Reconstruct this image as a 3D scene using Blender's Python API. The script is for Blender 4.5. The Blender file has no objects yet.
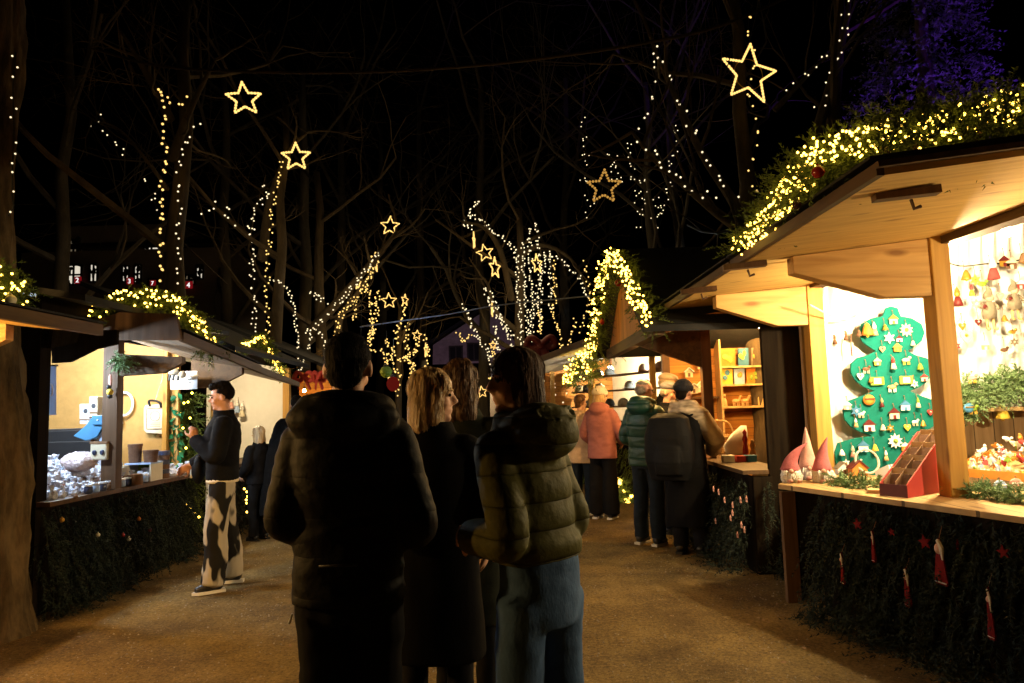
import bpy, bmesh, math, random
from mathutils import Vector, Matrix, Quaternion, noise

RND = random.Random(11)
SC = bpy.context.scene
COL = SC.collection
V = Vector
PI = math.pi

# ------------------------------------------------------------------ camera
FPX, PITCH, ROLL = 700.0, math.atan(64 / 700), 0.03
CAM = V((0, 0, 1.5))
_f = V((0, math.cos(PITCH), math.sin(PITCH)))
_r0 = V((1, 0, 0))
_u0 = V((0, -math.sin(PITCH), math.cos(PITCH)))
_r = _r0 * math.cos(ROLL) - _u0 * math.sin(ROLL)
_u = _u0 * math.cos(ROLL) + _r0 * math.sin(ROLL)
cd = bpy.data.cameras.new('camera')
cd.sensor_width = 36
cd.lens = 36 * FPX / 1024
cd.clip_end = 500
cam = bpy.data.objects.new('camera', cd)
COL.objects.link(cam)
m = Matrix((_r, _u, -_f)).transposed().to_4x4()
m.translation = CAM
cam.matrix_world = m
SC.camera = cam


def ray(px, py):
    return _f + _r * ((px - 512) / FPX) - _u * ((py - 341.5) / FPX)


def at(px, py, y):
    d = ray(px, py)
    return CAM + d * (y / d.y)


def atz(px, py, z):
    d = ray(px, py)
    return CAM + d * ((z - CAM.z) / d.z)


def atx(px, py, x):
    d = ray(px, py)
    return CAM + d * (x / d.x)


# ------------------------------------------------------------------ materials
def mat(name, col, rough=0.7, var=0.25, scale=8.0, bump=0.0, bscale=None, col2=None, metal=0.0, stretch=(1, 1, 1),
        coord='Object', emit=None, estr=0.0, sheen=0.0, spec=0.4, alpha=1.0, trans=0.0, detail=6):
    m = bpy.data.materials.new(name)
    m.use_nodes = True
    nt = m.node_tree
    b = nt.nodes['Principled BSDF']
    b.inputs['Roughness'].default_value = rough
    b.inputs['Metallic'].default_value = metal
    b.inputs['Specular IOR Level'].default_value = spec
    if sheen:
        b.inputs['Sheen Weight'].default_value = sheen
    if trans:
        b.inputs['Transmission Weight'].default_value = trans
    if alpha < 1:
        b.inputs['Alpha'].default_value = alpha
    tc = nt.nodes.new('ShaderNodeTexCoord')
    mp = nt.nodes.new('ShaderNodeMapping')
    mp.inputs['Scale'].default_value = stretch
    nt.links.new(tc.outputs[coord], mp.inputs['Vector'])
    nz = nt.nodes.new('ShaderNodeTexNoise')
    nz.inputs['Scale'].default_value = scale
    nz.inputs['Detail'].default_value = detail
    nz.inputs['Roughness'].default_value = 0.65
    nt.links.new(mp.outputs['Vector'], nz.inputs['Vector'])
    rp = nt.nodes.new('ShaderNodeValToRGB')
    rp.color_ramp.elements[0].position = 0.3
    rp.color_ramp.elements[1].position = 0.72
    c2 = col2 if col2 else tuple(min(1, c * (1 + var)) for c in col)
    c1 = tuple(c * (1 - var) for c in col) if not col2 else col
    rp.color_ramp.elements[0].color = (*c1, 1)
    rp.color_ramp.elements[1].color = (*c2, 1)
    nt.links.new(nz.outputs['Fac'], rp.inputs['Fac'])
    nt.links.new(rp.outputs['Color'], b.inputs['Base Color'])
    if bump:
        n2 = nz
        if bscale:
            n2 = nt.nodes.new('ShaderNodeTexNoise')
            n2.inputs['Scale'].default_value = bscale
            n2.inputs['Detail'].default_value = 5
            nt.links.new(mp.outputs['Vector'], n2.inputs['Vector'])
        bp = nt.nodes.new('ShaderNodeBump')
        bp.inputs['Strength'].default_value = bump
        bp.inputs['Distance'].default_value = 0.02
        nt.links.new(n2.outputs['Fac'], bp.inputs['Height'])
        nt.links.new(bp.outputs['Normal'], b.inputs['Normal'])
    if emit:
        b.inputs['Emission Color'].default_value = (*emit, 1)
        b.inputs['Emission Strength'].default_value = estr
    return m


def wood(name, col, dark, axis='y', plank=0.0, paxis='x', rough=0.6, knots=True, spec=0.3):
    """boards: grain runs along `axis`; plank > 0 puts joints every `plank` metres along `paxis`"""
    m = bpy.data.materials.new(name)
    m.use_nodes = True
    nt = m.node_tree
    L = nt.links.new
    b = nt.nodes['Principled BSDF']
    b.inputs['Roughness'].default_value = rough
    b.inputs['Specular IOR Level'].default_value = spec
    tc = nt.nodes.new('ShaderNodeTexCoord')
    mp = nt.nodes.new('ShaderNodeMapping')
    s = {'x': (1.2, 18, 18), 'y': (18, 1.2, 18), 'z': (18, 18, 1.2)}[axis]
    mp.inputs['Scale'].default_value = s
    L(tc.outputs['Object'], mp.inputs['Vector'])
    nz = nt.nodes.new('ShaderNodeTexNoise')
    nz.inputs['Scale'].default_value = 1.3
    nz.inputs['Detail'].default_value = 8
    nz.inputs['Distortion'].default_value = 0.6
    L(mp.outputs['Vector'], nz.inputs['Vector'])
    rp = nt.nodes.new('ShaderNodeValToRGB')
    rp.color_ramp.elements[0].position = 0.28
    rp.color_ramp.elements[1].position = 0.62
    rp.color_ramp.elements[0].color = (*dark, 1)
    rp.color_ramp.elements[1].color = (*col, 1)
    L(nz.outputs['Fac'], rp.inputs['Fac'])
    out = rp.outputs['Color']
    if knots:
        mk = nt.nodes.new('ShaderNodeMapping')
        mk.inputs['Scale'].default_value = {'x': (2.2, 7, 7), 'y': (7, 2.2, 7), 'z': (7, 7, 2.2)}[axis]
        L(tc.outputs['Object'], mk.inputs['Vector'])
        vo = nt.nodes.new('ShaderNodeTexVoronoi')
        vo.inputs['Scale'].default_value = 0.8
        L(mk.outputs['Vector'], vo.inputs['Vector'])
        kr = nt.nodes.new('ShaderNodeValToRGB')
        kr.color_ramp.elements[0].position = 0.06
        kr.color_ramp.elements[1].position = 0.16
        kr.color_ramp.elements[0].color = (0.35, 0.25, 0.18, 1)
        kr.color_ramp.elements[1].color = (1, 1, 1, 1)
        L(vo.outputs['Distance'], kr.inputs['Fac'])
        mx = nt.nodes.new('ShaderNodeMix')
        mx.data_type = 'RGBA'
        mx.blend_type = 'MULTIPLY'
        mx.inputs[0].default_value = 0.8
        L(out, mx.inputs[6])
        L(kr.outputs['Color'], mx.inputs[7])
        out = mx.outputs[2]
    hgt = nz.outputs['Fac']
    if plank:
        sx = nt.nodes.new('ShaderNodeSeparateXYZ')
        L(tc.outputs['Object'], sx.inputs[0])
        d = nt.nodes.new('ShaderNodeMath')
        d.operation = 'DIVIDE'
        L(sx.outputs[{'x': 0, 'y': 1, 'z': 2}[paxis]], d.inputs[0])
        d.inputs[1].default_value = plank
        fr = nt.nodes.new('ShaderNodeMath')
        fr.operation = 'FRACT'
        L(d.outputs[0], fr.inputs[0])
        ab = nt.nodes.new('ShaderNodeMath')
        ab.operation = 'GREATER_THAN'
        L(fr.outputs[0], ab.inputs[0])
        ab.inputs[1].default_value = 0.05
        fl = nt.nodes.new('ShaderNodeMath')
        fl.operation = 'FLOOR'
        L(d.outputs[0], fl.inputs[0])
        wn = nt.nodes.new('ShaderNodeTexWhiteNoise')
        wn.noise_dimensions = '1D'
        L(fl.outputs[0], wn.inputs['W'])
        mr = nt.nodes.new('ShaderNodeMapRange')
        mr.inputs['To Min'].default_value = 0.72
        mr.inputs['To Max'].default_value = 1.05
        L(wn.outputs['Value'], mr.inputs['Value'])
        mu = nt.nodes.new('ShaderNodeMath')
        mu.operation = 'MULTIPLY'
        gap = nt.nodes.new('ShaderNodeMapRange')
        gap.inputs['To Min'].default_value = 0.25
        gap.inputs['To Max'].default_value = 1.0
        L(ab.outputs[0], gap.inputs['Value'])
        L(mr.outputs[0], mu.inputs[0])
        L(gap.outputs[0], mu.inputs[1])
        mx2 = nt.nodes.new('ShaderNodeMix')
        mx2.data_type = 'RGBA'
        mx2.blend_type = 'MULTIPLY'
        mx2.inputs[0].default_value = 1
        L(out, mx2.inputs[6])
        L(mu.outputs[0], mx2.inputs[7])
        out = mx2.outputs[2]
        hgt = ab.outputs[0]
    bp = nt.nodes.new('ShaderNodeBump')
    bp.inputs['Strength'].default_value = 0.35
    bp.inputs['Distance'].default_value = 0.01
    L(hgt, bp.inputs['Height'])
    L(bp.outputs['Normal'], b.inputs['Normal'])
    L(out, b.inputs['Base Color'])
    return m


def glow(name, col, strength, sampled=True):
    m = bpy.data.materials.new(name)
    m.use_nodes = True
    nt = m.node_tree
    nt.nodes.remove(nt.nodes['Principled BSDF'])
    e = nt.nodes.new('ShaderNodeEmission')
    e.inputs['Color'].default_value = (*col, 1)
    e.inputs['Strength'].default_value = strength
    nt.links.new(e.outputs[0], nt.nodes['Material Output'].inputs[0])
    if not sampled:
        m.cycles.emission_sampling = 'NONE'
    return m


M = {}


def K(name, *a, **k):
    M[name] = mat(name, *a, **k)


K('white_cloth', (0.84, 0.83, 0.8), 0.85, 0.06, 5)
K('cream', (0.62, 0.56, 0.42), 0.8, 0.1, 6)
K('paper', (0.75, 0.76, 0.8), 0.7, 0.04, 5)
K('ink', (0.05, 0.05, 0.06), 0.6)
K('tan_board', (0.43, 0.26, 0.085), 0.85, 0.12, 14, 0.05, 80)
K('black_metal', (0.02, 0.02, 0.022), 0.45, 0.2)
K('bark_big', (0.022, 0.015, 0.008), 0.95, 0.55, 9, 1.0, 14, (0.15, 0.105, 0.052), stretch=(1, 1, 0.28), spec=0.1)
K('bark', (0.075, 0.055, 0.03), 0.95, 0.5, 7, 1.0, 14, stretch=(1, 1, 0.3))
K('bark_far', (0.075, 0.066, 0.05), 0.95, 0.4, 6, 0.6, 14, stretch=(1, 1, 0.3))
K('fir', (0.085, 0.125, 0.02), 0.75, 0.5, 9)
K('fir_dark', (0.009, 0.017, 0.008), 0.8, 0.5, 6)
K('fir_pale', (0.16, 0.26, 0.11), 0.7, 0.35, 9)
K('holly', (0.015, 0.16, 0.07), 0.45, 0.4, 9)
K('green_felt', (0.0, 0.145, 0.12), 0.95, 0.16, 9, 0.15, 200)
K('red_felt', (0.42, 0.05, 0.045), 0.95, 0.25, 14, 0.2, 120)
K('pink_felt', (0.62, 0.33, 0.27), 0.95, 0.25, 14, 0.2, 120)
K('crimson_felt', (0.42, 0.12, 0.13), 0.95, 0.3, 12, 0.2, 120)
K('white_fur', (0.75, 0.7, 0.62), 0.95, 0.2, 40, 0.5, 90)
K('grey_felt', (0.2, 0.17, 0.12), 0.95, 0.3, 14)
K('red_paint', (0.47, 0.055, 0.05), 0.45, 0.06, 4)
K('dark_red', (0.1, 0.009, 0.008), 0.5, 0.3)
K('gold', (0.55, 0.32, 0.05), 0.35, 0.2, 9, metal=0.6)
K('orange', (0.6, 0.22, 0.03), 0.6, 0.2)
K('yellow', (0.7, 0.5, 0.06), 0.6, 0.15)
K('blue_paint', (0.05, 0.19, 0.36), 0.6, 0.12, 8)
K('pale_blue', (0.34, 0.46, 0.7), 0.7, 0.08)
K('kraft', (0.2, 0.11, 0.055), 0.8, 0.15, 10)
K('pot_brown', (0.13, 0.065, 0.035), 0.8, 0.25, 16, 0.2)
K('cellophane', (0.45, 0.5, 0.66), 0.1, 0.2, 30, 0.9, 50, (0.9, 0.9, 0.95), spec=1.0)
K('sweet_dark', (0.04, 0.05, 0.1), 0.3, 0.4, 20)
K('bare_wood', (0.55, 0.36, 0.16), 0.6, 0.2, 12)
K('leaf_wood', (0.2, 0.11, 0.045), 0.6, 0.3, 20)
K('bauble_red', (0.3, 0.02, 0.01), 0.2, 0.1)
K('bauble_dark', (0.05, 0.02, 0.015), 0.2, 0.1)
K('bauble_white', (0.7, 0.62, 0.4), 0.4, 0.1)
K('wire', (0.015, 0.02, 0.012), 0.6)
K('cable', (0.06, 0.045, 0.03), 0.7)
K('blue_cable', (0.35, 0.4, 0.5), 0.4)
K('lime', (0.18, 0.3, 0.03), 0.5, 0.2)
K('slate', (0.004, 0.0045, 0.005), 0.8, 0.4, 12, 0.4)
K('plaster', (0.16, 0.13, 0.11), 0.9, 0.15, 3)
K('plaster_pink', (0.3, 0.24, 0.25), 0.9, 0.3, 4)
K('frame_dark', (0.03, 0.025, 0.02), 0.6)
K('pebble', (0.3, 0.25, 0.18), 0.9, 0.5, 30)
K('skin', (0.55, 0.29, 0.19), 0.55, 0.08, 12)
K('skin_pale', (0.62, 0.36, 0.25), 0.55, 0.08, 12)
K('hair_black', (0.007, 0.005, 0.004), 0.75, 0.5, 60, 0.4, 160, stretch=(1, 1, 0.15), spec=0.08)
K('hair_brown', (0.075, 0.034, 0.014), 0.65, 0.6, 40, 0.5, 90, stretch=(1, 1, 0.12), spec=0.2)
K('hair_blonde', (0.2, 0.11, 0.045), 0.38, 0.1, 32, 0.5, 90, col2=(0.75, 0.53, 0.27), stretch=(1, 1, 0.1))
K('hair_ginger', (0.10, 0.045, 0.015), 0.5, 0.4, 36, 0.5, 90, stretch=(1, 1, 0.12))
K('hair_grey', (0.24, 0.2, 0.15), 0.6, 0.4, 60, 0.5, 160)
K('jacket_black', (0.006, 0.006, 0.0065), 0.65, 0.3, 5, 0.25, 22, spec=0.09)
K('jacket_dark', (0.006, 0.006, 0.007), 0.9, 0.3, 8, 0.15, 60, spec=0.08)
K('coat_black', (0.005, 0.0048, 0.005), 0.95, 0.25, 30, 0.1, 200, spec=0.06)
K('coat_green', (0.016, 0.019, 0.014), 0.95, 0.3, 20, 0.1, 150, spec=0.08)
K('puffer_olive', (0.058, 0.054, 0.009), 0.72, 0.15, 6, 0.3, 30, spec=0.14)
K('puffer_green', (0.005, 0.04, 0.028), 0.5, 0.2, 6, 0.3, 20)
K('coat_pink', (0.29, 0.105, 0.10), 0.9, 0.15, 14)
K('coat_beige', (0.5, 0.36, 0.24), 0.9, 0.15, 14)
K('coat_cream', (0.4, 0.31, 0.2), 0.9, 0.15, 14)
K('trousers_black', (0.007, 0.007, 0.008), 0.9, 0.25, 12, spec=0.08)
K('jeans', (0.06, 0.11, 0.21), 0.9, 0.6, 5, 0.15, 120, stretch=(1, 1, 0.5), spec=0.1)
K('jeans_dark', (0.012, 0.018, 0.03), 0.9, 0.35, 9, 0.1, 120, spec=0.1)
K('shoe_black', (0.012, 0.012, 0.013), 0.5, 0.2)
K('sole_white', (0.6, 0.58, 0.54), 0.7, 0.1)
K('knit_white', (0.72, 0.66, 0.6), 0.95, 0.12, 50, 0.6, 90)
K('knit_black', (0.012, 0.013, 0.018), 0.95, 0.3, 50, 0.5, 90)
K('cap_beige', (0.3, 0.24, 0.18), 0.9, 0.15, 30)
K('cap_grey', (0.14, 0.14, 0.16), 0.9, 0.2, 30)
K('eye', (0.03, 0.02, 0.015), 0.2)
K('lips', (0.4, 0.14, 0.11), 0.5)
K('purple_fol', (0.14, 0.14, 0.14), 0.8, 0.5, 9)
# two-coloured patch fabrics
M['cow'] = mat('cow', (0.012, 0.011, 0.010), 0.9, 0, 6.0, 0, None, (0.36, 0.32, 0.25), stretch=(1, 1, 0.5), detail=1.5, spec=0.1)
for n_ in M['cow'].node_tree.nodes:
    if n_.type == 'VALTORGB':
        n_.color_ramp.elements[0].position = 0.465
        n_.color_ramp.elements[1].position = 0.50
K('red_dim', (0.15, 0.012, 0.012), 0.95, 0.3, 14, 0.2, 120, spec=0.1)  # darker copy of the red felt, shade of the fir front in its colour
M['soffit'] = wood('soffit', (0.66, 0.43, 0.13), (0.5, 0.3, 0.08), 'x')
M['beam_wood'] = wood('beam_wood', (0.54, 0.32, 0.10), (0.36, 0.19, 0.05), 'x')
M['post_wood'] = wood('post_wood', (0.5, 0.28, 0.06), (0.36, 0.18, 0.035), 'z')
M['counter_wood'] = wood('counter_wood', (0.55, 0.36, 0.15), (0.4, 0.24, 0.09), 'y', 0.16, 'x')
M['board_wood'] = wood('board_wood', (0.5, 0.33, 0.17), (0.3, 0.18, 0.08), 'z', 0.17, 'x')
M['orange_wood'] = wood('orange_wood', (0.5, 0.22, 0.04), (0.36, 0.14, 0.025), 'x', 0.11, 'z')
M['gable_wood'] = wood('gable_wood', (0.6, 0.26, 0.065), (0.42, 0.16, 0.04), 'z', 0.1, 'y')
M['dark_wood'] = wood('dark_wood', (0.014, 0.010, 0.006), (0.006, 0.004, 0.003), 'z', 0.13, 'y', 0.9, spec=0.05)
M['brown_wood'] = wood('brown_wood', (0.10, 0.052, 0.024), (0.06, 0.03, 0.012), 'z')
M['grey_soffit'] = wood('grey_soffit', (0.42, 0.34, 0.27), (0.3, 0.24, 0.18), 'y', 0.14, 'x')
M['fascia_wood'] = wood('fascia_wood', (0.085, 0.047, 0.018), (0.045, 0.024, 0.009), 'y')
M['bulb'] = glow('bulb', (1.0, 0.58, 0.075), 12.0)
M['bulb_small'] = glow('bulb_small', (1.0, 0.80, 0.46), 1.5, False)
M['bulb_gold'] = glow('bulb_gold', (1.0, 0.62, 0.17), 1.7, False)
M['bulb_dim'] = glow('bulb_dim', (1.0, 0.5, 0.1), 0.55, False)
M['rope'] = glow('rope', (1.0, 0.58, 0.16), 1.6)
M['lamp_warm'] = glow('lamp_warm', (1.0, 0.74, 0.40), 2900)
M['lamp_amber'] = glow('lamp_amber', (1.0, 0.55, 0.16), 2500)
M['lamp_cool'] = glow('lamp_cool', (0.68, 0.84, 1.0), 2000)
M['lamp_far'] = glow('lamp_far', (1.0, 0.74, 0.4), 1500)
M['pane'] = glow('pane', (1.0, 0.9, 0.72), 0.75, False)
M['pane_dim'] = glow('pane_dim', (1.0, 0.8, 0.5), 0.10, False)
M['lit_red'] = glow('lit_red', (0.8, 0.02, 0.03), 0.2, False)
M['lit_white'] = glow('lit_white', (1, 0.97, 0.95), 1.1, False)
M['lit_yellow'] = glow('lit_yellow', (1, 0.75, 0.1), 0.9, False)

# quilted down jackets: the cloth swells between level stitch lines
for nm, stp, dst in (('puffer_olive', 0.0925, 0.014), ('puffer_green', 0.115, 0.014), ('jacket_black', 0.13, 0.0025)):
    nt = M[nm].node_tree
    b = nt.nodes['Principled BSDF']
    tc = [n for n in nt.nodes if n.type == 'TEX_COORD'][0]
    old = [n for n in nt.nodes if n.type == 'BUMP'][0]
    sx = nt.nodes.new('ShaderNodeSeparateXYZ')
    nt.links.new(tc.outputs['Object'], sx.inputs[0])
    wob = nt.nodes.new('ShaderNodeTexNoise')
    wob.inputs['Scale'].default_value = 4
    nt.links.new(tc.outputs['Object'], wob.inputs['Vector'])
    ops = []
    for op_, v_ in (('MULTIPLY_ADD', 0.03), ('MULTIPLY', PI / stp), ('SINE', None), ('ABSOLUTE', None), ('POWER', 0.35)):
        q = nt.nodes.new('ShaderNodeMath')
        q.operation = op_
        if op_ == 'MULTIPLY_ADD':
            nt.links.new(wob.outputs['Fac'], q.inputs[0])
            q.inputs[1].default_value = v_
            nt.links.new(sx.outputs[2], q.inputs[2])
        else:
            nt.links.new(ops[-1].outputs[0], q.inputs[0])
            if v_ is not None:
                q.inputs[1].default_value = v_
        ops.append(q)
    bp = nt.nodes.new('ShaderNodeBump')
    bp.inputs['Strength'].default_value = 1.0
    bp.inputs['Distance'].default_value = dst
    nt.links.new(ops[-1].outputs[0], bp.inputs['Height'])
    nt.links.new(old.outputs['Normal'], bp.inputs['Normal'])
    nt.links.new(bp.outputs['Normal'], b.inputs['Normal'])

# thin banner cloth that lets lamp light through
m = M['banner_cloth'] = mat('banner_cloth', (0.42, 0.48, 0.62), 0.9, 0.06, 5)
nt = m.node_tree
tl = nt.nodes.new('ShaderNodeBsdfTranslucent')
tl.inputs['Color'].default_value = (0.5, 0.58, 0.75, 1)
ms = nt.nodes.new('ShaderNodeMixShader')
ms.inputs[0].default_value = 0.5
nt.links.new(nt.nodes['Principled BSDF'].outputs[0], ms.inputs[1])
nt.links.new(tl.outputs[0], ms.inputs[2])
nt.links.new(ms.outputs[0], nt.nodes['Material Output'].inputs[0])
# ------------------------------------------------------------------ mesh building
class MB:
    def __init__(s):
        s.v, s.f, s.mi, s.cur = [], [], [], 0

    def add(s, vs, fs):
        o = len(s.v)
        s.v += [V(p) for p in vs]
        s.f += [tuple(i + o for i in q) for q in fs]
        s.mi += [s.cur] * len(fs)
        return s

    def box(s, c, size, rot=None, taper=1.0):
        hx, hy, hz = size[0] / 2, size[1] / 2, size[2] / 2
        vs = []
        for z, t in ((-hz, 1), (hz, taper)):
            for x, y in ((-hx, -hy), (hx, -hy), (hx, hy), (-hx, hy)):
                p = V((x * t, y * t, z))
                if rot is not None:
                    p = rot @ p
                vs.append(p + V(c))
        return s.add(vs, [(3, 2, 1, 0), (4, 5, 6, 7), (0, 1, 5, 4), (1, 2, 6, 5), (2, 3, 7, 6), (3, 0, 4, 7)])

    def beam(s, a, b, w, h, up=V((0, 0, 1))):
        """square bar from a to b, w wide (sideways), h high"""
        a, b = V(a), V(b)
        d = (b - a).normalized()
        sd = d.cross(up)
        if sd.length < 1e-4:
            sd = V((1, 0, 0))
        sd.normalize()
        u = sd.cross(d)
        vs = []
        for p in (a, b):
            for i, j in ((-1, -1), (1, -1), (1, 1), (-1, 1)):
                vs.append(p + sd * (i * w / 2) + u * (j * h / 2))
        return s.add(vs, [(3, 2, 1, 0), (4, 5, 6, 7), (0, 1, 5, 4), (1, 2, 6, 5), (2, 3, 7, 6), (3, 0, 4, 7)])

    def slab(s, poly, off):
        """polygon (list of 3-D points) thickened by the vector off"""
        n = len(poly)
        vs = [V(p) for p in poly] + [V(p) + V(off) for p in poly]
        fs = [tuple(range(n - 1, -1, -1)), tuple(range(n, 2 * n))]
        fs += [(i, (i + 1) % n, n + (i + 1) % n, n + i) for i in range(n)]
        return s.add(vs, fs)

    def tube(s, pts, rad, n=8, cap=True, flat=1.0, up=None):
        pts = [V(p) for p in pts]
        if not hasattr(rad, '__len__'):
            rad = [rad] * len(pts)
        t0 = (pts[1] - pts[0]).normalized()
        ref = up or (V((0, 0, 1)) if abs(t0.z) < 0.9 else V((0, 1, 0)))
        nx = t0.cross(ref).normalized()
        rings, vs, fs = [], [], []
        prev = t0
        for i, p in enumerate(pts):
            if i == 0:
                t = t0
            elif i == len(pts) - 1:
                t = (pts[i] - pts[i - 1]).normalized()
            else:
                t = ((pts[i + 1] - p).normalized() + (p - pts[i - 1]).normalized())
                t = t.normalized() if t.length > 1e-6 else prev
            q = prev.rotation_difference(t)
            nx = (q @ nx).normalized()
            prev = t
            ny = t.cross(nx)
            rings.append((p, nx.copy(), ny, t))
        for i, (p, a, b, t) in enumerate(rings):
            for k in range(n):
                th = 2 * PI * k / n
                vs.append(p + (a * math.cos(th) + b * math.sin(th) * flat) * rad[i])
        for i in range(len(rings) - 1):
            for k in range(n):
                k2 = (k + 1) % n
                fs.append((i * n + k, i * n + k2, (i + 1) * n + k2, (i + 1) * n + k))
        if cap:
            p, a, b, t = rings[0]
            vs.append(p - t * rad[0] * 0.5)
            c = len(vs) - 1
            fs += [(c, (k + 1) % n, k) for k in range(n)]
            p, a, b, t = rings[-1]
            vs.append(p + t * rad[-1] * 0.5)
            c = len(vs) - 1
            o = (len(rings) - 1) * n
            fs += [(c, o + k, o + (k + 1) % n) for k in range(n)]
        return s.add(vs, fs)

    def ell(s, c, r, n=12, mtx=None):
        if not hasattr(r, '__len__'):
            r = (r, r, r)
        vs, fs = [], []
        k = n // 2
        vs.append(V((0, 0, -r[2])))
        for i in range(1, k):
            ph = -PI / 2 + PI * i / k
            for j in range(n):
                th = 2 * PI * j / n
                vs.append(V((r[0] * math.cos(ph) * math.cos(th), r[1] * math.cos(ph) * math.sin(th), r[2] * math.sin(ph))))
        vs.append(V((0, 0, r[2])))
        for j in range(n):
            fs.append((0, 1 + (j + 1) % n, 1 + j))
        for i in range(k - 2):
            o = 1 + i * n
            for j in range(n):
                j2 = (j + 1) % n
                fs.append((o + j, o + j2, o + n + j2, o + n + j))
        o = 1 + (k - 2) * n
        e = len(vs) - 1
        for j in range(n):
            fs.append((o + j, o + (j + 1) % n, e))
        c = V(c)
        vs = [(mtx @ p if mtx is not None else p) + c for p in vs]
        return s.add(vs, fs)

    def loft(s, rings, n=24, pw=2.3, cap=True):
        """rings: (cx, cy, z, rx, ry)"""
        vs, fs = [], []
        for cx, cy, z, rx, ry in rings:
            for k in range(n):
                th = 2 * PI * k / n
                c, sn = math.cos(th), math.sin(th)
                vs.append(V((cx + rx * math.copysign(abs(c) ** (2 / pw), c), cy + ry * math.copysign(abs(sn) ** (2 / pw), sn), z)))
        for i in range(len(rings) - 1):
            for k in range(n):
                k2 = (k + 1) % n
                fs.append((i * n + k, i * n + k2, (i + 1) * n + k2, (i + 1) * n + k))
        if cap:
            fs.append(tuple(range(n - 1, -1, -1)))
            o = (len(rings) - 1) * n
            fs.append(tuple(o + k for k in range(n)))
        return s.add(vs, fs)

    def lathe(s, c, prof, n=14):
        """prof: (radius, z) from bottom to top"""
        return s.loft([(c[0], c[1], c[2] + z, max(r, 1e-4), max(r, 1e-4)) for r, z in prof], n, 2.0)

    def xf(s, mtx):
        s.v = [mtx @ p for p in s.v]
        return s

    def join(s, o):
        return s.add(o.v, o.f)

    def mesh(s, name):
        me = bpy.data.meshes.new(name)
        me.from_pydata([tuple(p) for p in s.v], [], s.f)
        me.polygons.foreach_set('material_index', s.mi)
        me.update()
        return me


WL = {}


def link(o, parent=None):
    COL.objects.link(o)
    if parent is not None:
        o.parent = parent
    return o


def tag(o, label=None, cat=None, group=None, kind=None):
    for k_, v_ in (('label', label), ('category', cat), ('group', group), ('kind', kind)):
        if v_:
            o[k_] = v_
    return o


def thing(name, label, cat, loc=(0, 0, 0), rz=0, group=None):
    o = bpy.data.objects.new(name, None)
    o.empty_display_size = 0.1
    o.location = loc
    o.rotation_euler = (0, 0, rz)
    link(o)
    tag(o, label, cat, group)
    WL[o.name] = V(loc)
    return o


def obj(name, mb, mt, parent=None, local=False, smooth=False, bevel=0.0):
    """one mesh object; mb in world coordinates unless local"""
    me = mb.mesh(name) if isinstance(mb, MB) else mb
    o = bpy.data.objects.new(name, me)
    link(o, parent)
    if parent is not None:
        w = WL.get(parent.name, V((0, 0, 0)))
        WL[o.name] = w
        if not local:
            me.transform(Matrix.Translation(-w))
    for x in (mt if isinstance(mt, (list, tuple)) else [mt]):
        me.materials.append(M[x] if isinstance(x, str) else x)
    if smooth:
        me.polygons.foreach_set('use_smooth', [True] * len(me.polygons))
    if bevel:
        b = o.modifiers.new('edge', 'BEVEL')
        b.width = bevel
        b.segments = 2
        b.limit_method = 'ANGLE'
    me.update()
    return o


def solo(name, label, cat, mb, mt, group=None, kind=None, smooth=False, bevel=0.0):
    """a thing that is one mesh; its origin goes to the bottom of its box"""
    lo = V([min(p[i] for p in mb.v) for i in range(3)])
    hi = V([max(p[i] for p in mb.v) for i in range(3)])
    c = V(((lo.x + hi.x) / 2, (lo.y + hi.y) / 2, lo.z))
    mb.v = [p - c for p in mb.v]
    o = obj(name, mb, mt, None, True, smooth, bevel)
    o.location = c
    WL[o.name] = c
    return tag(o, label, cat, group, kind)


def struct(name, mb, mt):
    o = obj(name, mb, mt)
    o['kind'] = 'structure'
    return o


def remesh(mb, voxel, it=3, fold=None):
    me = mb.mesh('tmp')
    o = bpy.data.objects.new('tmp', me)
    COL.objects.link(o)
    r = o.modifiers.new('r', 'REMESH')
    r.mode = 'VOXEL'
    r.voxel_size = voxel
    if it:
        s = o.modifiers.new('s', 'SMOOTH')
        s.factor = 0.5
        s.iterations = it
    bpy.context.view_layer.update()
    dg = bpy.context.evaluated_depsgraph_get()
    out = bpy.data.meshes.new_from_object(o.evaluated_get(dg))
    bpy.data.objects.remove(o)
    bpy.data.meshes.remove(me)
    if fold:
        amp, sc = fold
        nr = [v.normal.copy() for v in out.vertices]
        for v, n in zip(out.vertices, nr):
            p = V((v.co.x * sc[0], v.co.y * sc[1], v.co.z * sc[2]))
            k = noise.noise(p) + 0.5 * noise.noise(p * 2.1 + V((7, 3, 1)))
            v.co += n * (amp * k)
    out.polygons.foreach_set('use_smooth', [True] * len(out.polygons))
    return out


def polyline(pts, n):
    """n points evenly along a polyline"""
    pts = [V(p) for p in pts]
    ln = [0]
    for a, b in zip(pts, pts[1:]):
        ln.append(ln[-1] + (b - a).length)
    out = []
    for i in range(n):
        t = ln[-1] * i / max(1, n - 1)
        k = 0
        while k < len(pts) - 2 and ln[k + 1] < t:
            k += 1
        d = ln[k + 1] - ln[k]
        out.append(pts[k].lerp(pts[k + 1], (t - ln[k]) / d if d else 0))
    return out


def smoothline(pts, sub=4):
    pts = [V(p) for p in pts]
    if len(pts) < 3:
        return polyline(pts, sub + 1)
    out = []
    P_ = [pts[0] * 2 - pts[1]] + pts + [pts[-1] * 2 - pts[-2]]
    for i in range(1, len(P_) - 2):
        a, b, c, d = P_[i - 1:i + 3]
        for k in range(sub):
            t = k / sub
            out.append(0.5 * ((2 * b) + (c - a) * t + (2 * a - 5 * b + 4 * c - d) * t * t + (3 * b - a - 3 * c + d) * t ** 3))
    out.append(pts[-1])
    return out


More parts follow.
